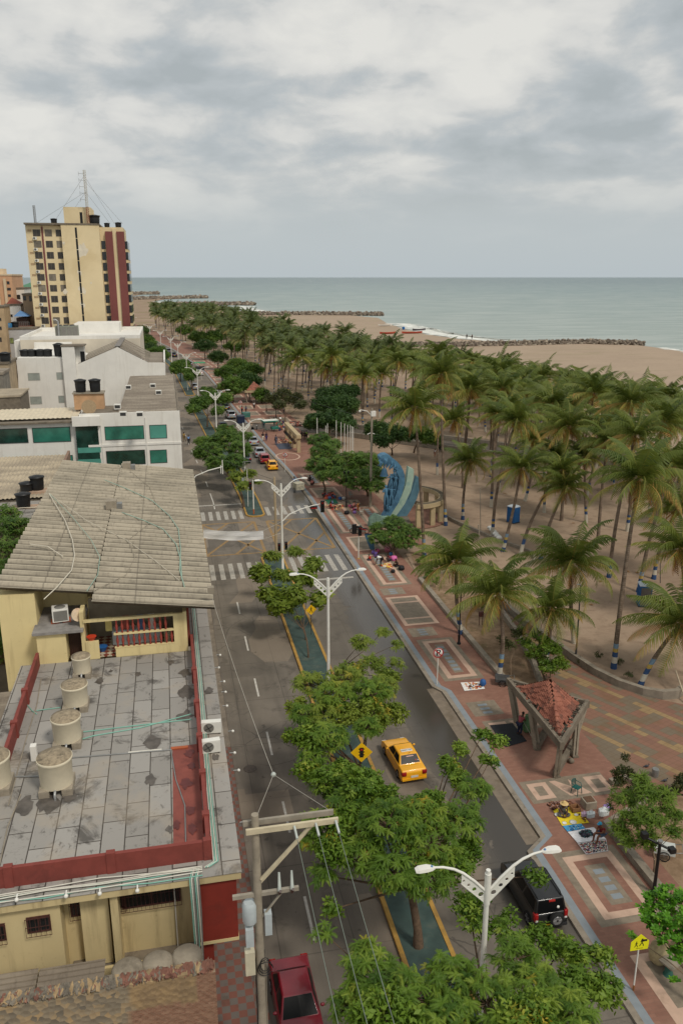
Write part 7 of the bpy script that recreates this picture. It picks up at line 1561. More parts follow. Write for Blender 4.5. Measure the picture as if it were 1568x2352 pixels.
def car(lab, v, rz, kind, pm, plate=PLATE, extra=None, group=None, sc=1.0, glass=None, lean=1.):
    k = KIND[kind]; t = thing('car', lab, 'car', (v[0], v[1], .01), rz, group); t.scale = (sc,)*3; W2 = k['W']/2; L2 = k['L']/2; glass = glass or CGLASS
    p = k['prof']; b = MB(); n_ = len(p); cols = [(-1,.0),(-.93,.0),(.93,0),(1,0)]
    low = [(q[0], .26) for q in (p[0], p[-1])]
    # lower hull: side profile extruded with tumblehome
    ring = [(p[0][0]+.06,.24)]+p+[(p[-1][0]-.06,.24)]
    vs = []
    for x, inset in ((-W2,.0),(W2,0)):
        for (y, z) in ring: vs.append((x*(1-.07*max(0,(z-.6))/.5), y, z))
    m_ = len(ring); b.add(vs, [tuple(range(m_)), tuple(range(m_, 2*m_))[::-1]]+[(i, m_+i, m_+(i+1)%m_, (i+1)%m_) for i in range(m_)], pm)
    bm_ = bev(b, .07, 3); body = bmobj(bm_, 'body', [pm], t)
    # cabin
    (yb0, zb0), (yb1, zb1) = k['cab']; (yt0, zt0), (yt1, zt1) = k['roof']; wb = W2*.93; wt = k['wt']*1.0*W2/.86*1.02
    cv_ = [(-wb,yb0,zb0-.08),(wb,yb0,zb0-.08),(wb,yb1,zb1-.08),(-wb,yb1,zb1-.08),(-wt,yt0,zt0),(wt,yt0,zt0),(wt,yt1,zt1),(-wt,yt1,zt1)]
    b = MB(); b.add(cv_, [(3,2,1,0),(4,5,6,7),(0,1,5,4),(1,2,6,5),(2,3,7,6),(3,0,4,7)], pm); bmobj(bev(b, .07, 3), 'cabin', [pm], t)
    CV = [Vector(c) for c in cv_]
    def pane(a, b_, c, d, u0, u1, v0, v1, name):
        f = lambda u, v: (a.lerp(b_, u)).lerp(d.lerp(c, u), v)
        q = [f(u0,v0), f(u1,v0), f(u1,v1), f(u0,v1)]; nrm = (q[1]-q[0]).cross(q[3]-q[0]).normalized(); g = MB(); bulge = nrm*.012; mid = [f((u0+u1)/2, v0), f((u0+u1)/2, v1)]
        vv = [q[0]+bulge, mid[0]+bulge*2, q[1]+bulge, q[2]+bulge, mid[1]+bulge*2, q[3]+bulge]; g.add(vv, [(0,1,4,5),(1,2,3,4)], glass, False); return g.build(name, t)
    pane(CV[0],CV[1],CV[5],CV[4], .07,.93,.2,.9, 'rear_window'); pane(CV[2],CV[3],CV[7],CV[6], .05,.95,.16,.93, 'windscreen')
    for (a_, b2, c2, d2) in ((CV[3],CV[0],CV[4],CV[7]), (CV[1],CV[2],CV[6],CV[5])):
        pane(a_,b2,c2,d2, .06,.47,.2,.88, 'side_window'); pane(a_,b2,c2,d2, .51,.93,.2,.88, 'side_window')
    rw = .31 if kind != 'suv' else .35
    for y in (-L2*.62, L2*.64):
        for sx in (-1, 1):
            g = MB(); rot = lambda r, x: [(x, y+r*math.cos(2*PI*i/20), rw+r*math.sin(2*PI*i/20)) for i in range(20)]
            xo, xi = sx*(W2+.012), sx*(W2-.2); vs = rot(rw*.66, xo)+rot(rw*.97, xo)+rot(rw, xo-sx*.04)+rot(rw, xi)
            f = [(i,(i+1)%20,20+(i+1)%20,20+i) for i in range(20)]+[(20+i,20+(i+1)%20,40+(i+1)%20,40+i) for i in range(20)]+[(40+i,40+(i+1)%20,60+(i+1)%20,60+i) for i in range(20)]
            g.add(vs, f, RUBBER, True); w_ = g.build('wheel', t); g = MB(); vs = rot(rw*.67, xo-sx*.01)+[(xo-sx*.03, y, rw)]; g.add(vs, [(i,(i+1)%20,20) for i in range(20)], DKGREY)
            for j in range(5): a_ = 2*PI*j/5; g.beam((xo+sx*.004,y,rw),(xo+sx*.004,y+rw*.62*math.cos(a_),rw+rw*.62*math.sin(a_)),.06,.02,RIM,(1,0,0))
            g.build('rim', w_)
    yr = p[0][0]; zl0, zl1 = (.62,.88) if kind != 'suv' else (.68,1.12)
    for sx in (-1, 1):
        g = MB(); x0 = sx*W2*.93; x1 = sx*W2*(.62 if kind != 'suv' else .76); g.box(min(x0,x1),max(x0,x1),yr-.02,yr+.1,zl0,zl1,TAILR); g.box(min(x0,sx*(W2*.975)),max(x0,sx*(W2*.975)),yr-.005,yr+.22,zl0+.03,zl1,TAILR)
        if kind == 'suv': g.box(min(x0,x1),max(x0,x1),yr-.024,yr+.02,zl0,zl0+.14,HEADL)
        bmobj(bev(g,.012,1), 'tail_light', [TAILR, HEADL] if kind == 'suv' else [TAILR], t)
        g = MB(); yf = p[-1][0]; x1 = sx*W2*.6; g.box(min(x0,x1),max(x0,x1),yf-.13,yf+.012,.5,.62,HEADL); g.build('head_light', t)
        g = MB(); g.blob((sx*(W2+.08), yb1-.42, zb1+.1), .1, pm, 8, 0, (1,.7,.75)); g.build('mirror', t)
    g = MB(); g.box(-.24,.24,yr-.03,yr-.012,.48 if kind != 'suv' else .36,.62 if kind != 'suv' else .5,plate); g.build('licence_plate', t)
    g = MB(); g.box(-W2*.95,W2*.95,yr-.05,yr+.02,.3,.44,M('bumper_dark', C(44,44,46), .6, .1) if kind == 'suv' else pm); g.build('bumper', t); g = MB(); g.box(-W2*.8,W2*.8,p[-1][0]-.04,p[-1][0]+.03,.3,.46,DKGREY); g.build('bumper', t)
    if extra: extra(t, k)
    return t
def label_text(t, body, size, loc, rot, mat, nm='lettering'):
    cu = bpy.data.curves.new('txt', 'FONT'); cu.body = body; cu.size = size; cu.extrude = .001; cu.offset = .004; cu.align_x = 'CENTER'; cu.align_y = 'CENTER'
    o = textmesh(cu, mat, nm); o.parent = t; o.location = loc; o.rotation_euler = rot; return o
def taxi_bits(t, k):
    g = MB(); z = k['roof'][0][1]; g.box(-.38,.38,-.72,-.42,z+.002,z+.006,SW); g.build('roof_number_plate', t); label_text(t, 'UXW 737', .19, (0,-.57,z+.008), (0,0,0), SB)
    g = MB(); g.box(.15,.45,-1.46,-1.44,1.04,1.1,SR); g.box(-.2,.3,-1.17,-1.15,1.31,1.35,M('sticker_pink', C(206,170,160), .6, .1)); 
    g.tube([(.05,-.93,z),(.05,-1.2,z+.22)], .012, 4, BLACKP); g.build('aerial', t)
def taxi_near(t, k):
    z = k['roof'][0][1]; g = MB(); g.box(-.38,.38,-.72,-.42,z+.002,z+.008,SW); g.build('roof_number_plate', t); label_text(t, 'UXW 737', .18, (0,-.57,z+.011), (0,0,0), SB)
    g = MB(); g.tube([(.05,-.9,z),(.05,-1.15,z+.2)], .014, 4, BLACKP); g.build('aerial', t)
    a_, b_ = Vector((0,k['cab'][0][0],k['cab'][0][1]-.08)), Vector((0,k['roof'][0][0],k['roof'][0][1])); ang = math.atan2(b_.z-a_.z, b_.y-a_.y)
    p = a_.lerp(b_, .4); n_ = Vector((0,-math.sin(ang),math.cos(ang)))*.05
    label_text(t, 'BC', .1, (.38,p.y+n_.y,p.z+n_.z), (ang,0,0), SR); label_text(t, 'os', .08, (.52,p.y+n_.y,p.z+n_.z), (ang,0,0), SW)
    p = a_.lerp(b_, .76); g = MB(); q = [Vector((x,0,0))+p+n_*.9+Vector((0,math.cos(ang)*s,math.sin(ang)*s)) for x, s in ((-.2,-.03),(.28,-.03),(.28,.03),(-.2,.03))]; g.add(q, [(0,1,2,3)], M('sticker_pink', C(206,170,160), .6, .1)); g.build('sticker', t)
def suv_bits(t, k):
    g = MB(); g.lathe([(0,-.1),(.33,-.1),(.36,-.06),(.36,.06),(.33,.1),(.24,.11)], 24, RUBBER); w_ = g.build('spare_wheel', t); w_.rotation_euler = (PI/2,0,0); w_.location = (.2,-2.14,.82)
    g = MB(); g.lathe([(.23,.08),(.23,.115),(.2,.115)], 20, RIM); g.lathe([(0,.12),(.06,.12)], 10, RIM)
    for j in range(6): a_ = 2*PI*j/6; g.beam((0,0,.11),(.22*math.cos(a_),.22*math.sin(a_),.11),.07,.03,RIM)
    g.build('rim', w_)
    for sx in (-1,1): g = MB(); g.tube([(sx*.6,.2,1.74),(sx*.62,.1,1.8),(sx*.62,-1.5,1.8),(sx*.6,-1.65,1.74)], .03, 6, BLACKP); g.build('roof_rail', t)
    g = MB(); g.box(-.1,.22,-1.86,-1.8,1.6,1.68,SIGR); g.build('brake_light', t)
    g = MB(); g.lathe([(0,0),(.07,0),(.07,.01),(0,.012)], 14, SW); o = g.build('sticker', t); o.rotation_euler = (R(72),0,0); o.location = (.35,-1.93,1.32)
BLKP, YELP, MARP = paint('black', C(12,12,14), .5), paint('taxi_yellow', C(240,172,20), .3), paint('maroon', C(122,24,38), .5)
SILP, REDP, GRYP, NAVP, GRNP, WHIP = paint('silver', C(150,154,160)), paint('red', C(150,26,36)), paint('grey', C(88,92,98)), paint('navy', C(34,42,58)), paint('green_black', C(30,44,40)), paint('white', C(206,206,204))
car('black four wheel drive with spare wheel on its tailgate parked half under the neem', (16.25,31.0), R(0), 'suv', BLKP, PLATE, suv_bits)
car('yellow taxi with roof number plate driving between the neem crown and the kerb', (13.25,43.8), R(3), 'sedan', YELP, PLATEW, taxi_near, sc=.96)
car('dark maroon car parked facing the camera at the bottom left kerb', (3.75,26.9), R(181), 'sedan', MARP, sc=1.05)
FC = [((15.6,129.0),'hatch',YELP,'yellow hatchback taxi nearest in the far parked row',1.0), ((14.95,134.0),'suv',REDP,'red hatchback parked right in front of the yellow one',.92), ((14.75,139.4),'sedan',SILP,'silver saloon parked ahead of the red car',1.05), ((14.75,150),'sedan',SILP,'silver saloon with pale boot parked by the two walkers',1.0),
 ((11.9,135.6),'sedan',NAVP,'dark saloon half hidden behind the fourth lamp post',1.0), ((12.9,180),'suv',SILP,'silver four wheel drive parked beside the navy cart',1.05), ((12.5,192.5),'sedan',GRNP,'dark green saloon with yellow plate parked behind the silver four wheel drive',1.05), ((12.4,201),'sedan',GRYP,'grey saloon with blue windscreen in front of the dark green one',1.05),
 ((10.3,167),'sedan',NAVP,'dark saloon glimpsed above the broad dark tree in the road',1.0), ((6.9,231),'hatch',SILP,'silver hatchback alone on the road by the median tip',1.15), ((9.7,265),'sedan',WHIP,'white saloon in front of the green awning',1.15), ((7.4,293),'sedan',GRYP,'dark grey car parked beyond the green awning',1.1),
 ((11.6,216),'sedan',WHIP,'white saloon behind the leaves of the forked median tree',1.1), ((2.6,330),'sedan',NAVP,'dark car far off at the bend of the avenue',1.2), ((.5,345),'suv',GRYP,'farthest car, a grey van at the bend',1.2)]
for v, k, pm, lab, sc in FC: car(lab, v, R(0) if v[1] < 160 else R(5), k, pm, PLATE, None, None, sc)
# ------------------------------------------------------------------ people
SK = [M('skin_brown', C(122,78,54), .6, .08, 4), M('skin_dark', C(84,54,40), .6, .08, 4), M('skin_tan', C(156,108,78), .6, .08, 4)]; HAIR = M('hair_black', C(22,18,16), .7, .2, 8)
def cloth(c): 
    return M('cloth_%d_%d_%d' % c, C(*c), .9, .12, 5)
def skin_obj(name, J, E, rad, mat, parent):
    me = bpy.data.meshes.new(name); ks = list(J); ix = {k: i for i, k in enumerate(ks)}
    me.from_pydata([J[k] for k in ks], [(ix[a], ix[b_]) for a, b_ in E], []); me.materials.append(mat)
    o = bpy.data.objects.new(name, me); COL.objects.link(o); o.parent = parent
    md = o.modifiers.new('skin', 'SKIN'); md.use_smooth_shade = True
    if not me.skin_vertices: me.attributes
    sk = me.skin_vertices[0].data
    for k in ks:
        r = rad[k]; sk[ix[k]].radius = tuple(x*1.22 for x in r) if isinstance(r, tuple) else ((r*1.22,)*2 if r > .011 else (r, r)); sk[ix[k]].use_root = (k == ks[0])
    s_ = o.modifiers.new('sub', 'SUBSURF'); s_.levels = 1; s_.render_levels = 1
    return o
POSE = {
 'stand': dict(pel=(0,0,.95), ch=(0,0,1.28), nk=(0,0,1.46), hd=(0,.02,1.6), el=(.24,-.02,1.15), ha=(.25,.08,.9), kn=(.1,.02,.5), an=(.11,-.02,.08), to=(.12,.14,.04)),
 'walk': dict(pel=(0,0,.95), ch=(0,.03,1.28), nk=(0,.04,1.46), hd=(0,.06,1.6), el=(.23,-.08,1.16), ha=(.22,.1,.95), kn=(.1,.14,.52), an=(.1,.12,.1), to=(.11,.28,.05), kn2=(.1,-.06,.5), an2=(.1,-.28,.14), to2=(.1,-.14,.05), el2=(.23,.1,1.16), ha2=(.22,.28,1.0)),
 'sweep': dict(pel=(0,-.05,.93), ch=(0,.12,1.22), nk=(0,.2,1.37), hd=(0,.27,1.5), el=(.22,.26,1.08), ha=(.08,.42,.98), kn=(.1,.04,.5), an=(.12,-.05,.08), to=(.13,.12,.04)),
 'bend': dict(pel=(0,-.15,.9), ch=(0,.2,1.05), nk=(0,.38,1.02), hd=(0,.5,.98), el=(.17,.35,.75), ha=(.12,.45,.45), kn=(.12,-.02,.48), an=(.13,-.08,.08), to=(.14,.1,.04)),
 'squat': dict(pel=(0,-.12,.3), ch=(0,.02,.62), nk=(0,.08,.8), hd=(0,.14,.93), el=(.2,.2,.55), ha=(.1,.42,.45), kn=(.16,.3,.5), an=(.14,.08,.08), to=(.15,.26,.04)),
 'floor': dict(pel=(0,0,.12), ch=(0,.08,.45), nk=(0,.13,.63), hd=(0,.2,.76), el=(.22,.22,.38), ha=(.1,.42,.2), kn=(.34,.34,.14), an=(.1,.44,.08), to=(-.02,.5,.06)),
 'seat': dict(pel=(0,0,.1), ch=(0,.06,.42), nk=(0,.14,.58), hd=(0,.22,.7), el=(.2,.22,.3), ha=(.08,.38,.28), kn=(.14,.45,.12), an=(.13,.5,-.32), to=(.14,.66,-.38))}
def person(lab, v, rz, pose, skin, shirt, legs, hair=None, hat=None, group=None, s=1., feet=None, short=False):
    t = thing('person', lab, 'person', tuple(v), rz, group); t.scale = (s,)*3; P = POSE[pose]; J = {}; E = []; r = {}
    def add(k, p, rr, par=None):
        J[k] = p; r[k] = rr
        if par: E.append((par, k))
    add('pel', P['pel'], (.135,.11)); ch, nk, hd = Vector(P['ch']), Vector(P['nk']), Vector(P['hd']); pel = Vector(P['pel'])
    add('wa', tuple(pel.lerp(ch, .5)), (.12,.1), 'pel'); add('ch', P['ch'], (.15,.11), 'wa'); add('nk', P['nk'], .052, 'ch'); up_ = (hd-nk).normalized()
    add('hd', tuple(hd+up_*.0), .085, 'nk'); add('tp', tuple(hd+up_*.09), .07, 'hd'); add('ns', tuple(hd+Vector((0,.1,.0))), .018, 'hd')
    for sg, q in ((1, ''), (-1, '2')):
        g = lambda k: Vector(P.get(k+q, P[k])); mir = lambda k: Vector((g(k).x*sg, g(k).y, g(k).z))
        sh = ch.lerp(nk, .45)+Vector((.17*sg,0,0)); add('sh'+q, tuple(sh), .06, 'ch'); add('el'+q, tuple(mir('el')), .042, 'sh'+q); h = mir('ha'); add('wr'+q, tuple(h), .03, 'el'+q)
        d = (h-mir('el')).normalized(); add('pa'+q, tuple(h+d*.07), (.042,.022), 'wr'+q); sd = d.cross(Vector((0,0,1))); sd = sd.normalized() if sd.length > .1 else Vector((1,0,0))
        for j, (of, ln) in enumerate(((-.03,.065),(-.01,.078),(.01,.072),(.03,.055))):
            add('f%d%s' % (j,q), tuple(h+d*(.07+ln)+sd*of+Vector((0,0,-.012))), .009, 'pa'+q)
        add('th'+q, tuple(h+d*.06-sd*.055*sg), .010, 'wr'+q)
        add('hp'+q, tuple(pel+Vector((.095*sg,0,-.05))), .085, 'pel'); add('kn'+q, tuple(mir('kn')), .058, 'hp'+q); add('an'+q, tuple(mir('an')), .038, 'kn'+q); add('to'+q, tuple(mir('to')), (.04,.025), 'an'+q)
    skin_obj('body', J, E, r, SK[skin], t)
    def sub(name, keys, edges, inf, mat, extra={}):
        JJ = {k: J[k] for k in keys}; rr = {k: tuple(x+inf for x in r[k]) if isinstance(r[k], tuple) else r[k]+inf for k in keys}
        for k, (p, q, par) in extra.items(): JJ[k] = p; rr[k] = q; edges = edges+[(par, k)]
        return skin_obj(name, JJ, edges, rr, mat, t)
    lp_ = lambda a, b_, u: tuple(Vector(J[a]).lerp(Vector(J[b_]), u))
    sub('shirt', ['ch','wa','sh','sh2'], [('ch','wa'),('ch','sh'),('ch','sh2')], .018, shirt, {'pe': (lp_('wa','pel',.8), (.145,.125), 'wa'), 'e1': (lp_('sh','el',.55), .06, 'sh'), 'e2': (lp_('sh2','el2',.55), .06, 'sh2')})
    if short: sub('shorts', ['pel','hp','hp2'], [('pel','hp'),('pel','hp2')], .014, legs, {'k1': (lp_('hp','kn',.85), .075, 'hp'), 'k2': (lp_('hp2','kn2',.85), .075, 'hp2')})
    else: sub('trousers', ['pel','hp','hp2','kn','kn2'], [('pel','hp'),('pel','hp2'),('hp','kn'),('hp2','kn2')], .014, legs, {'a1': (lp_('kn','an',.88), .05, 'kn'), 'a2': (lp_('kn2','an2',.88), .05, 'kn2')})
    b = MB(); c = hd+up_*.05
    b.blob((c.x, c.y-.018, c.z+.02), .1, hair or HAIR, 10, 0, (.95,1.02,1)); b.build('hair' if not hat else 'head_cover', t)
    b = MB()
    for sg in (-1, 1): b.blob((hd.x+.032*sg, hd.y+.082, hd.z+.02), .011, SB, 6)
    b.build('eye', t)
    b = MB()
    if hat == 'straw':
        b.lathe([(.24,0),(.2,.02),(.11,.03),(.1,.12),(.06,.15),(0,.155)], 18, M('straw', C(206,176,120), .9, .12, 12), (c.x,c.y,c.z+.02)); b.build('hat', t)
    elif hat == 'cap':
        b.lathe([(.108,0),(.105,.05),(.07,.1),(0,.12)], 14, M('cap_blue', C(56,160,200), .8, .06), (c.x,c.y,c.z+.02)); b.box(c.x-.07,c.x+.07,c.y+.06,c.y+.18,c.z+.025,c.z+.035,MC['cap_blue']); b.build('cap', t)
    return t
v = G(1192,1688,.14); person('man in a dark pink shirt sweeping the black mat with a broom', v, R(-60), 'sweep', 1, cloth((150,72,78)), cloth((34,38,62)))
b = MB(); b.tube([(v.x+.25,v.y+.3,1.15),(v.x+.6,v.y-1.0,.2)], .016, 5, WIREL); b.box(v.x+.5,v.x+.8,v.y-1.1,v.y-.95,.14,.24,M('broom_teal', C(44,110,120), .9, .1)); tag(b.build('broom'), 'broom with teal bristles in the hands of the sweeping man', 'broom')
b = MB(); v2 = G(1209,1680,.14); b.lathe([(.2,0),(.36,.2),(.4,.6),(.34,.95),(.16,1.15),(.2,1.25)], 12, M('green_sack', C(104,140,98), .8, .2, 5, dirt=C(60,80,50), dscale=6, damt=.6), tuple(v2)); tag(b.build('sack'), 'tall stuffed green sack beside the sweeping man', 'sack')
v = G(1290,1868,.15); person('person in straw hat and grey clothes sitting on the yellow cloth', v, R(170), 'floor', 1, cloth((104,100,98)), cloth((90,88,86)), hat='straw')
v = G(1384,1916,.52); person('man in blue cap and maroon jersey sitting on the wall above the trinket cloth', (v.x-.05, v.y, .52), R(105), 'seat', 0, cloth((120,30,40)), cloth((70,86,108)), hat='cap', short=True)
v = G(862,1293,.14)
PP = [((850,1287),'floor',0,(196,44,44),(60,60,80),60,'crouched child in red shirt among the wares near the signal post',.75), ((873,1300),'bend',1,(224,224,222),(30,30,34),75,'person in white top bending over the goods on the ground',1.),
 ((893,1290),'squat',1,(176,60,90),(60,50,70),120,'squatting vendor in dark pink in the cluster by the fine leaved tree',.9), ((912,1300),'floor',1,(26,26,30),(24,24,28),100,'seated vendor in black at the right of the cluster',.95), ((862,1278),'floor',0,(110,90,160),(80,60,120),-40,'seated vendor in purple at the left back of the cluster',.9),
 ((764,1158),'floor',1,(130,160,200),(60,70,90),80,'seated child in pale blue beside the green cloth',.85), ((779,1176),'bend',2,(196,176,140),(190,170,136),180,'person in beige leaning over by the black lamp',1.), ((760,1169),'squat',0,(170,50,44),(90,50,40),60,'squatting vendor in red left of the beige person',.9),
 ((812,1168),'squat',0,(200,130,120),(90,60,60),-90,'vendor in salmon crouching left of the white chair',.95), ((822,1174),'stand',0,(212,150,90),(190,120,60),-60,'small figure in orange clothes right beside the white chair',.75),
 ((712,1105),'floor',1,(40,40,46),(60,50,50),0,'dark clothed vendor under the left edge of the wide tree',1.), ((717,1115),'squat',0,(196,120,110),(60,40,40),-40,'vendor in pink crouching at the left edge of the wide tree',1.),
 ((676,1122),'stand',1,(120,150,190),(110,140,170),200,'man in light blue pushing the laden cart at the kerb',1.05),
 ((604,1014),'walk',1,(40,36,36),(214,206,190),190,'walker with white trousers on the promenade by the silver cars',1.05), ((612,1013),'walk',1,(50,36,60),(40,44,110),190,'walker in blue jeans next to the one with white trousers',1.0),
 ((634,1022),'stand',1,(72,80,100),(84,90,110),30,'figure in a grey blue robe beside the striped mat',1.1), ((668,1029),'bend',1,(206,180,40),(190,180,150),120,'person in a yellow shirt bending at the far end of the striped mat',1.05),
 ((693,1011),'stand',1,(50,60,60),(30,34,44),0,'left one of the people standing behind the concrete beam',1.05), ((699,1011),'stand',0,(60,76,60),(30,34,40),10,'middle one of the people standing behind the concrete beam',1.05), ((704,1010),'stand',1,(150,190,90),(30,30,34),20,'person in a lime top standing behind the concrete beam',1.05),
 ((556,950),'stand',1,(176,70,60),(40,40,50),40,'person in red standing by the no parking sign far down',1.05), ((565,950),'walk',1,(60,70,120),(60,40,40),-120,'person in navy beside the one in red far down',1.05), ((584,941),'walk',1,(206,200,196),(40,40,44),160,'lone walker in a white top crossing the red paving',1.1),
 ((511,878),'walk',1,(50,80,80),(40,44,50),190,'lone walker far down the promenade left of the pavilions',1.1), ((434,1022),'stand',1,(110,150,200),(24,26,34),170,'man in a light blue shirt standing in the left carriageway',1.1), ((424,1015),'walk',1,(170,140,80),(120,100,60),150,'person carrying tan bundles by the white office corner',1.1),
 ((1010,1040),'stand',1,(24,24,28),(24,24,28),0,'person in black standing on the crossing road wall',1.1), ((998,1050),'stand',0,(214,206,206),(176,130,110),0,'child in white by the crossing road wall',.85),
 ((644,967),'squat',0,(220,220,216),(120,90,80),0,'vendor in white seated behind the tricycle',1.05), ((630,978),'stand',1,(60,110,110),(50,60,60),30,'person in teal under the tricycle awning',1.05), ((606,984),'stand',1,(40,60,90),(34,40,60),0,'driver standing at the left post of the tricycle awning',1.1),
 ((622,858),'stand',1,(196,196,200),(40,50,80),0,'person standing at the edge of the grove far down',1.1), ((1071,778),'stand',1,(40,40,44),(30,30,34),0,'left of two tiny bathers at the waterline',1.4), ((1083,779),'stand',1,(90,50,40),(30,30,34),0,'right of two tiny bathers at the waterline',1.4),
 ((652,952),'stand',0,(206,206,200),(70,70,80),0,'person in white by the olive brown tree',1.05)]
for (px_, py_), pose, sk, sh, lg, rz, lab, s_ in PP:
    z = .14 if px_ > 560 and py_ > 860 and px_ < 940 else .0
    v = G(px_, py_, z); person(lab, v, R(rz), pose, sk, cloth(sh), cloth(lg), s=s_)
# ------------------------------------------------------------------ street trade
def mat_cloth(pts, z, col, lab, name='sales_cloth', var=.06):
    b = MB(); q = [G(*p, z) for p in pts]; b.add([(v.x,v.y,z) for v in q]+[(v.x,v.y,z+.012) for v in q], [(0,1,2,3),(4,5,6,7)]+[(i,(i+1)%4,4+(i+1)%4,4+i) for i in range(4)], col); return tag(b.build(name), lab, 'cloth')
def wares(pts, z, n_, size, cols, lab, seed=0, hgt=.03, cat='wares', grid=None, name='small_wares'):
    q = random.Random(seed); A_, B_, C_, D_ = [G(*p, z) for p in pts]; b = MB()
    for i in range(n_):
        if grid: u, v = ((i % grid)+.5)/grid, ((i//grid)+.5)/(n_//grid)
        else: u, v = q.random(), q.random()
        p = A_.lerp(B_, u).lerp(D_.lerp(C_, u), v); s_ = size*q.uniform(.6,1.2); b.box(p.x-s_,p.x+s_,p.y-s_*.6,p.y+s_*.6,z,z+hgt*q.uniform(.5,1.4),q.choice(cols), q.uniform(-.4,.4) if grid else q.random()*3)
    o = b.build(name); tag(o, lab, cat); o['kind'] = 'stuff'; return o
def cl(r, g, b_): return M('ware_%d_%d_%d' % (r,g,b_), C(r,g,b_), .6, .15, 8)
Z = .17
mat_cloth([(1268,1860),(1318,1848),(1352,1890),(1290,1897)], Z, cloth((232,206,44)), 'bright yellow cloth spread on the red paving')
mat_cloth([(1291,1897),(1334,1892),(1343,1903),(1302,1910)], Z, cloth((70,150,196)), 'small blue cloth next to the yellow one')
mat_cloth([(1303,1911),(1362,1900),(1391,1927),(1325,1936)], Z, cloth((222,220,222)), 'white cloth with a heap of sunglasses near the seated man')
mat_cloth([(1325,1937),(1391,1928),(1396,1955),(1345,1963)], Z, cloth((200,196,196)), 'cloth closely laid with rows of small colourful goods')
mat_cloth([(1124,1666),(1176,1661),(1209,1702),(1160,1716)], Z, cloth((36,38,42)), 'black mat being swept beside the gazebo', 'floor_mat')
mat_cloth([(1057,1568),(1104,1566),(1113,1582),(1066,1587)], Z, cloth((226,222,218)), 'white cloth with scattered goods beyond the first parking sign')
mat_cloth([(631,1019),(664,1018),(671,1031),(641,1032)], .16, cloth((70,76,90)), 'dark striped mat with shoes beside the concrete beam')
mat_cloth([(745,1148),(770,1146),(777,1156),(755,1158)], .16, cloth((50,120,90)), 'green cloth with goods under the wide tree')
mix_ = [cl(40,50,80), cl(150,90,120), cl(70,110,100), cl(200,190,170), cl(30,30,36), cl(180,110,80)]
wares([(1327,1938),(1390,1930),(1394,1953),(1347,1961)], Z+.013, 330, .035, mix_+[cl(230,226,220)], 'rows of tiny colourful trinkets laid out in a grid on the cloth', 1, .02, 'trinkets', 22)
wares([(1328,1913),(1352,1907),(1362,1918),(1338,1925)], Z+.013, 110, .06, [cl(40,44,60), cl(90,60,80), cl(60,100,100), cl(30,30,36)], 'dark heap of sunglasses on the white cloth', 2, .08, 'sunglasses')
wares([(1254,1845),(1305,1840),(1318,1850),(1270,1862)], Z, 120, .07, [cl(96,58,38), cl(130,84,58), cl(150,120,110), cl(70,40,30)], 'brown carved goods laid along the far edge of the yellow cloth', 3, .07, 'carvings')
wares([(1308,1842),(1322,1845),(1348,1885),(1338,1888)], Z+.013, 40, .05, [cl(96,58,38), cl(130,84,58)], 'brown goods along the right edge of the yellow cloth', 4, .05, 'carvings')
wares([(1300,1898),(1334,1895),(1340,1902),(1308,1908)], Z+.013, 30, .04, [cl(120,180,210), cl(40,100,150), cl(190,210,210)], 'small pale items on the blue cloth', 5, .03, 'trinkets')
for px_, py_, r_, lab in ((1279,1872,.17,'white plate of items at the left of the yellow cloth'),(1295,1891,.13,'small white plate at the near edge of the yellow cloth'),(1315,1889,.2,'largest white plate on the yellow cloth'),(1322,1872,.12,'white plate beside the person in the straw hat')):
    v = G(px_, py_, Z+.013); b = MB(); b.lathe([(r_*.6,0),(r_,.03),(r_*1.02,.035),(r_*.6,.012),(0,.012)], 16, SW, tuple(v)); tag(b.build('plate'), lab, 'plate')
b = MB(); v = G(1319,1862,Z); b.box(v.x-.25,v.x+.25,v.y-.2,v.y+.2,Z,Z+.04,M('cardboard', C(150,110,76), .9, .1)); b.box(v.x-.25,v.x-.23,v.y-.2,v.y+.2,Z,Z+.3,MC['cardboard']); b.box(v.x+.23,v.x+.25,v.y-.2,v.y+.2,Z,Z+.3,MC['cardboard']); b.box(v.x-.25,v.x+.25,v.y+.18,v.y+.2,Z,Z+.3,MC['cardboard']); b.box(v.x-.25,v.x+.25,v.y-.2,v.y-.18,Z,Z+.3,MC['cardboard']); tag(b.build('carton'), 'open cardboard carton right of the person in the straw hat', 'carton')
wares([(1065,1569),(1102,1568),(1110,1580),(1074,1584)], Z+.013, 45, .07, [cl(190,80,50), cl(30,30,36), cl(60,100,150), cl(210,140,60)], 'shoes and goods scattered on the white cloth near the parking sign', 6, .05, 'goods')
b = MB(); v = G(1108,1576,.14); b.lathe([(.1,0),(.26,.25),(.2,.5),(.05,.6)], 10, cl(40,90,150), tuple(v)); tag(b.build('bag'), 'blue bag at the right end of the white goods cloth', 'bag')
wares([(637,1009),(660,1009),(664,1017),(640,1018)], .15, 70, .16, [cl(206,160,130), cl(230,200,170), cl(60,40,36), cl(190,90,70)], 'rows of pale sandals beside the striped mat', 7, .08, 'sandals')
wares([(862,1297),(885,1302),(900,1305),(895,1294)], .15, 50, .14, [cl(236,200,120), cl(240,220,190), cl(200,90,60), cl(236,190,60)], 'yellow and cream goods laid on the ground before the cluster of vendors', 8, .07, 'goods')
wares([(740,1136),(768,1134),(773,1144),(746,1147)], .15, 60, .2, [cl(170,60,50), cl(206,110,80), cl(60,90,130), cl(40,36,36)], 'red and brown bags laid out in the shade of the wide tree', 9, .3, 'bags')
wares([(750,1160),(785,1158),(790,1170),(758,1172)], .15, 40, .13, [cl(190,70,60), cl(220,180,130), cl(40,36,36)], 'red goods on the paving left of the black lamp', 10, .12, 'goods')
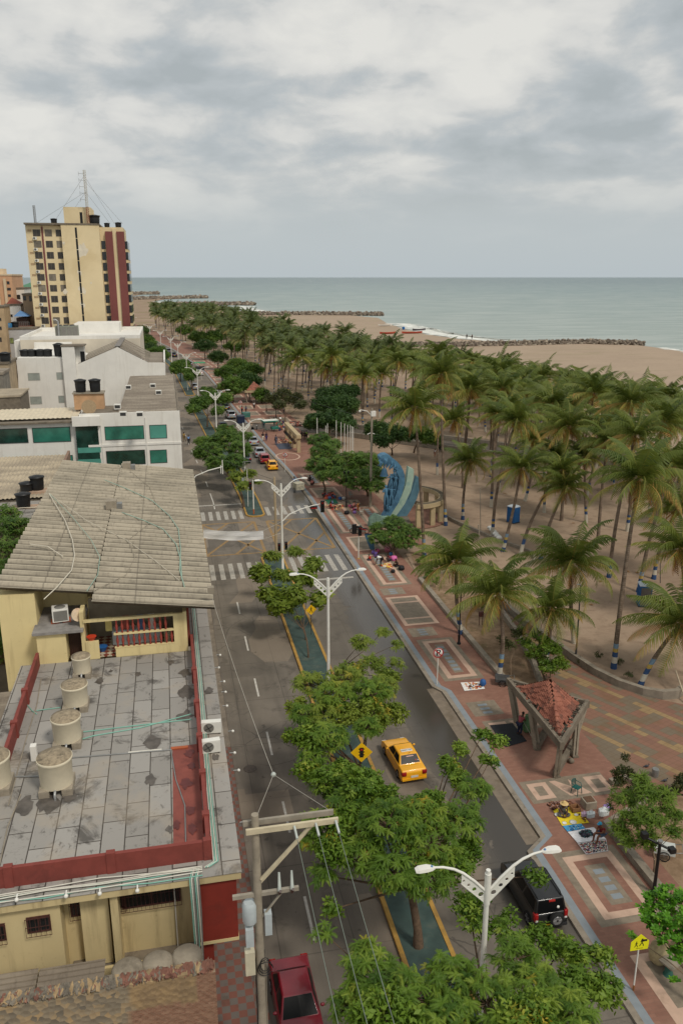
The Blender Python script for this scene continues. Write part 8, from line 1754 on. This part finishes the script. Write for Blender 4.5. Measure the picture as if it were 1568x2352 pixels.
wares([(801,1160),(820,1158),(826,1172),(806,1172)], .15, 50, .13, [cl(206,90,130), cl(220,190,180), cl(150,60,90), cl(60,60,90)], 'pink goods laid out left of the white chair', 11, .14, 'goods')
wares([(659,971),(690,969),(694,979),(664,980)], .15, 60, .25, [cl(190,110,90), cl(206,180,160), cl(60,60,60), cl(110,60,50)], 'bags and wares spread behind the concrete beam', 12, .2, 'wares')
wares([(635,974),(652,972),(656,988),(638,990)], .15, 40, .22, [cl(120,150,110), cl(206,180,160), cl(60,60,90), cl(170,90,70)], 'wares heaped by the tricycle', 13, .5, 'wares')
for i, (px_, py_, c_, s_, lab) in enumerate(((858,1272,(120,90,170),.4,'purple patterned bundle left in the vendor cluster'),(866,1268,(206,90,140),.4,'pink bundle behind the bending person'),(889,1266,(200,120,140),.5,'pink folding stool bundle behind the cluster'),(904,1287,(214,110,170),.55,'tall pink bundle in the vendor cluster'),(898,1276,(70,120,170),.4,'blue bundle behind the pink one'),(902,1315,(24,24,28),.35,'black bag on the paving before the cluster'),(921,1309,(24,24,28),.5,'black bag at the right end of the cluster'),
    (814,1179,(150,110,180),.35,'purple bag left of the white chair'),(796,1181,(20,20,24),.5,'black sack leaning by the black lamp'),(757,1146,(60,110,160),.4,'blue bin in the shade of the wide tree'),(789,1147,(210,206,200),.4,'white bucket in the shade of the wide tree'),(781,1147,(50,100,170),.4,'blue bucket in the shade of the wide tree'))):
    v = G(px_, py_, .14); s_ *= .72; b = MB(); b.lathe([(s_*.7,0),(s_,s_*.4),(s_*.8,s_*1.2),(s_*.3,s_*1.3),(0,s_*1.4)], 10, cl(*c_), tuple(v)); tag(b.build('bundle' if 'b' in lab[:30] and 'bag' not in lab else 'bag'), lab, 'bundle')
# chair, planter, bags on the wall, rubbish sacks, bench
def pchair(v, rz, mat, lab):
    t = thing('plastic_chair', lab, 'chair', tuple(v), rz); b = MB(); b.box(-.22,.22,-.2,.22,.42,.45,mat); b.build('seat', t)
    for x in (-.2,.2):
        for y in (-.19,.2): b = MB(); b.tube([(x*1.15,y*1.2,0),(x,y,.43)], .025, 6, mat); b.build('leg', t)
        b = MB(); b.tube([(x*1.15,.2,.43),(x*1.2,.12,.66),(x*1.2,-.22,.68),(x,-.24,.8)], .022, 6, mat); b.build('armrest', t)
    b = MB()
    b.tube([(-.2,-.2,.43),(-.2,-.26,.82),(0,-.28,.86),(.2,-.26,.82),(.2,-.2,.43)], .025, 6, mat)
    for x in (-.1,0,.1): b.beam((x,-.2,.44),(x,-.27,.84),.05,.015,mat)
    b.build('backrest', t); return t
pchair(G(1322,1822,.14), R(-150), M('chair_green', C(24,84,80), .5, .08), 'dark green plastic chair on the patterned paving beyond the planter')
pchair(G(830,1182,.14), R(60), M('chair_white', C(214,208,190), .5, .05), 'white plastic chair at the end of the vendors near the sculpture'); pchair(G(805,1143,.14), R(200), M('chair_grey', C(130,140,136), .5, .05), 'grey plastic chair in the shade left of the camera pole')
b = MB(); v = G(1350,1852,.14); b.prism([(v.x-.35,v.y-.35),(v.x+.35,v.y-.35),(v.x+.35,v.y+.35),(v.x-.35,v.y+.35)], .14, .62, CONC); b.box(v.x-.27,v.x+.27,v.y-.27,v.y+.27,.62,.66,M('brown_litter', C(96,72,54), .9, .3, 12)); tag(b.build('planter', bevel=.04), 'square concrete planter filled with dry soil beyond the mats', 'planter')
for (px_, py_, s_, c_, lab) in ((1355,1875,.28,(190,196,196),'striped cloth bundle on the planter wall end'),(1385,1870,.34,(206,210,208),'white and blue carrier bag on the planter wall'),(1393,1858,.25,(150,120,180),'lilac bag standing behind the white carrier bag'),(1340,1873,.2,(200,170,190),'small pink and white bag at the wall corner')):
    v = G(px_, py_, .5); b = MB(); b.prism([(v.x+s_*a1, v.y+s_*a2*.7) for a1, a2 in ((-1,-.6),(-.4,-.9),(.7,-.7),(1,.2),(.5,.9),(-.7,.8))], v.z, v.z+s_*.9, cl(*c_)); b.tube([(v.x-s_*.4,v.y,v.z+s_*.9),(v.x-s_*.3,v.y,v.z+s_*1.5),(v.x+s_*.3,v.y,v.z+s_*1.5),(v.x+s_*.4,v.y,v.z+s_*.9)], .02, 4, cl(*c_)); tag(b.build('carrier_bag', bevel=.06), lab, 'bag')
SACK = M('rubbish_sack', C(170,156,120), .8, .2, 5, dirt=C(130,96,70), dscale=3, damt=.6)
for (px_, py_, lab) in ((1510,2207,'stuffed pale rubbish sack under the bright almond leaves'),(1552,2208,'second rubbish sack half hidden behind the stone table')):
    v = G(px_, py_, .14); b = MB(); b.lathe([(.3,0),(.42,.15),(.46,.5),(.38,.85),(.15,1.05),(.2,1.12)], 14, SACK, tuple(v)); tag(b.build('rubbish_sack'), lab, 'sack')
t = thing('stone_table', 'pale stone chess table on a green pedestal at the right edge', 'table', tuple(G(1553,2225,.14)), R(20)); b = MB(); b.box(-.9,.9,-.35,.35,.62,.7,CONC); b.build('table_top', t); b = MB(); b.box(-.16,.16,-.13,.13,.701,.706,M('board_red', C(130,90,80), .8, .1)); b.build('game_board', t)
for x in (-.6,.6): b = MB(); b.lathe([(.24,0),(.18,.1),(.16,.62)], 12, M('pedestal_green', C(50,96,84), .8, .12), (x,0,0)); b.build('pedestal', t)
# carts, motorbikes, tricycle
def wheel(b, c, r, mat=RUBBER, th=.05):
    n_ = 18; b.tube([(c[0], c[1]+r*math.cos(2*PI*i/n_), c[2]+r*math.sin(2*PI*i/n_)) for i in range(n_+1)], th/2, 5, mat, True, False)
    for j in range(6): a_ = PI*j/3; b.beam(c, (c[0], c[1]+r*math.cos(a_), c[2]+r*math.sin(a_)), .012, .012, STEEL)
def mbike(v, rz, col, lab, s=1.):
    t = thing('motorbike', lab, 'motorbike', tuple(v), rz); t.scale = (s,)*3
    for y in (-.6,.65): b = MB(); wheel(b, (0,y,.3), .28, RUBBER, .1); b.build('wheel', t)
    b = MB(); b.tube([(0,-.5,.5),(0,-.2,.62),(0,.25,.7),(0,.45,.6)], [.08,.13,.15,.07], 8, col); b.box(-.12,.12,-.2,.2,.25,.5,STEEL); b.build('body', t)
    b = MB(); b.box(-.12,.12,-.65,.05,.72,.8,BLACKPL); b.build('saddle', t); b = MB(); b.tube([(0,.65,.3),(0,.42,.95)], .03, 6, STEEL); b.tube([(-.35,.35,1.0),(0,.42,.95),(.35,.35,1.0)], .02, 6, BLACKPL); b.blob((0,.5,.85), .09, HEADL); b.build('handlebar', t); return t
mbike(G(590,987,.0), R(170), BLKP, 'motorbike with white front parked at the mouth of the crossing road', 1.1); mbike(G(819,1222,.14), R(100), BLKP, 'dark motorbike parked on the promenade behind the signal post', .95); mbike(G(832,1226,.14), R(80), REDP, 'second motorbike parked just behind the dark one', .9)
t = thing('tricycle', 'green cargo tricycle with white awning beside the crossing road', 'tricycle', tuple(G(620,992,.05)), R(-80)); b = MB()
for c_ in ((-.6,.9,.33),(.6,.9,.33),(0,-1.0,.33)): b = MB(); wheel(b, c_, .32, RUBBER, .07); b.build('wheel', t)
GRC = M('tricycle_green', C(40,116,100), .6, .1); b = MB(); b.box(-.65,.65,.3,1.7,.55,1.0,GRC); b.beam((0,-1.0,.5),(0,.4,.5),.06,.06,GRC); b.tube([(0,-.9,.4),(0,-.8,1.0)], .03, 5, GRC); b.build('frame', t); b = MB(); b.box(-1,1,-1.5,1.6,2.35,2.42,M('awning_white', C(210,214,204), .7, .05)); b.box(-1,1,-1.56,-1.5,2.1,2.4,GRC); b.box(1,1.05,-1.5,1.6,2.15,2.4,GRC); b.build('awning', t); b = MB()
for x in (-.9,.9):
    for y in (-1.4,1.5): b.tube([(x,y,.8),(x,y,2.35)], .03, 5, GRC)
b.build('awning_post', t)
def cart(v, rz, col, lab, w_=1.0, h=1.3, s=1.):
    t = thing('vendor_cart', lab, 'cart', tuple(v), rz); t.scale = (s,)*3; b = MB(); b.box(-w_/2,w_/2,-.6,.6,.4,h,col); b.build('box', t, bevel=.03)
    for x in (-w_/2-.03,w_/2+.03): b = MB(); wheel(b, (x,0,.32), .3, RUBBER, .06); b.build('wheel', t)
    b = MB(); b.tube([(-w_/2,-.6,h-.1),(-w_/2,-1.0,h),(w_/2,-1.0,h),(w_/2,-.6,h-.1)], .025, 5, STEEL); b.build('handle', t); return t
cart(G(553,977,.05), R(5), M('cart_navy', C(28,40,66), .5, .1), 'navy box cart at the kerb beside the silver four wheel drive', 1.3, 1.8, 1.2); cart(G(565,963,.14), R(8), M('cart_teal', C(60,110,100), .6, .15), 'teal vendor cart with goods near the far parking sign', 1.4, 1.3, 1.2); cart(G(686,1130,.0), R(15), M('cart_cream', C(176,170,150), .7, .3, 4), 'laden cream cart pushed along the kerb by the man in light blue', 1.2, 1.3, 1.1)
cart(G(1522,1968,.12), R(60), M('cart_white', C(196,200,196), .5, .1), 'small white handcart with dark canopy in the sandy bed', .8, .8, .9); cart(G(1152,1572,.1), R(70), M('cart_dark', C(70,70,70), .6, .2), 'dark handcart with bicycle wheel left behind the gazebo', 1.0, .7, .9)
t = thing('awning_stall', 'stall with green awning at the kerb far down the avenue', 'stall', tuple(G(459,850,.05)), R(5)); b = MB(); b.box(-1.8,1.8,-1.2,1.2,2.4,2.55,M('awning_green', C(40,150,100), .7, .08)); b.build('awning', t); b = MB(); b.box(-1.5,1.5,-.9,.9,0,1.2,M('stall_dark', C(50,50,54), .8, .2)); b.build('counter', t)
for x in (-1.7,1.7):
    for y in (-1.1,1.1): b = MB(); b.tube([(x,y,0),(x,y,2.4)], .05, 5, STEEL); b.build('post', t)
t = thing('parasol', 'white parasol at the grove edge behind the far pavilions', 'parasol', tuple(G(612,925,0))); b = MB(); b.lathe([(1.7,2.0),(1.2,2.5),(0,2.75)], 12, SW); b.build('canopy', t); b = MB(); b.tube([(0,0,0),(0,0,2.5)], .04, 6, STEEL); b.build('pole', t)
for (px_, py_, lab, r_) in ((1318-20,1757,'round stone lump on the paving by the gazebo leg',.16),):
    b = MB(); v = G(1310,1752,.14); b.blob((v.x,v.y,.14+.16), .2, CONCD, 9, .1); tag(b.build('stone'), lab, 'stone')
wares([(1282,1735),(1292,1732),(1296,1742),(1284,1745)], .16, 22, .05, [cl(206,196,180), cl(150,130,110)], 'small heap of white shells on the gazebo paving', 21, .04, 'shells')
b = MB(); v = G(1503,1782,.13); b.lathe([(.2,0),(.22,.45),(.2,.5)], 12, STEEL, tuple(v)); tag(b.build('bucket'), 'grey steel bucket on the path beyond the feathery tree', 'bucket')
for i, (px_, py_) in enumerate(((1484,1762),(1449+30,1790),(1556-30,1795))):
    v = G(px_, py_, .13); b = MB(); b.blob((v.x,v.y,.22), .1, M('pigeon_grey', C(60,62,70), .7, .2, 8), 8, 0, (1.5,.8,.8)); b.blob((v.x+.13,v.y,.33), .045, M('pigeon_grey', C(60,62,70)), 7); b.tube([(v.x-.12,v.y,.23),(v.x-.26,v.y,.2)], [.05,.02], 5, MC['pigeon_grey']); b.tube([(v.x,v.y-.03,.22),(v.x+.02,v.y-.03,.13)], .008, 4, cl(190,110,80)); b.tube([(v.x,v.y+.03,.22),(v.x-.02,v.y+.03,.13)], .008, 4, cl(190,110,80)); tag(b.build('pigeon'), 'grey pigeon walking on the yellow block path', 'pigeon', 'pigeons on the path')
# white bags of rubble by the far kerb wall, fallen stake
for i in range(6):
    v = G(1124+i*4.2, 1221+i*4.6, .0); b = MB(); b.blob((v.x,v.y,.5), .33, SW, 8, .15, (1.2,.9,.7)); tag(b.build('white_sack'), 'white sack lying on the kerb wall below the colonnade', 'sack', 'white sacks along the far kerb wall')
a_ = G(1463,1597,.05); b = MB(); b.tube([(35.6,47.0,.2),(36.1,49.3,1.5)], .06, 6, M('bleached_wood', C(186,170,146), .9, .1)); tag(b.build('stake'), 'bleached stake leaning at the tip of the curved wall', 'stake')

# fallen fronds, manhole covers
fq = random.Random(9); fm = crown_mesh(99, 1, 16, 3.0, .13, PDRY, True); fm2 = fm
for i in range(22):
    x, y = (fq.uniform(33,52), fq.uniform(58,92)) if i < 12 else (fq.uniform(42,75), fq.uniform(90,118))
    o = bpy.data.objects.new('fallen_frond', fm); COL.objects.link(o); o.location = (x, y, .12); o.rotation_euler = (0, R(-52), fq.uniform(0,6.28)); o.rotation_mode = 'XYZ'; o.scale = (.7,.7,.35)
    tag(o, 'dry brown palm frond fallen on the sand of the grove', 'fallen frond', 'fallen fronds on the sand')
for (px_, py_, lab) in ((575,1766,'round manhole cover in the left carriageway beside the wire bridle'),(480,1500,'round manhole cover close to the left kerb below the corrugated roof')):
    v = G(px_, py_); b = MB(); b.lathe([(.42,.004),(.42,.012),(.36,.013),(0,.014)], 24, M('cast_iron', C(84,76,70), .8, .2, 8), (v.x,v.y,0)); tag(b.build('manhole_cover'), lab, 'manhole cover')
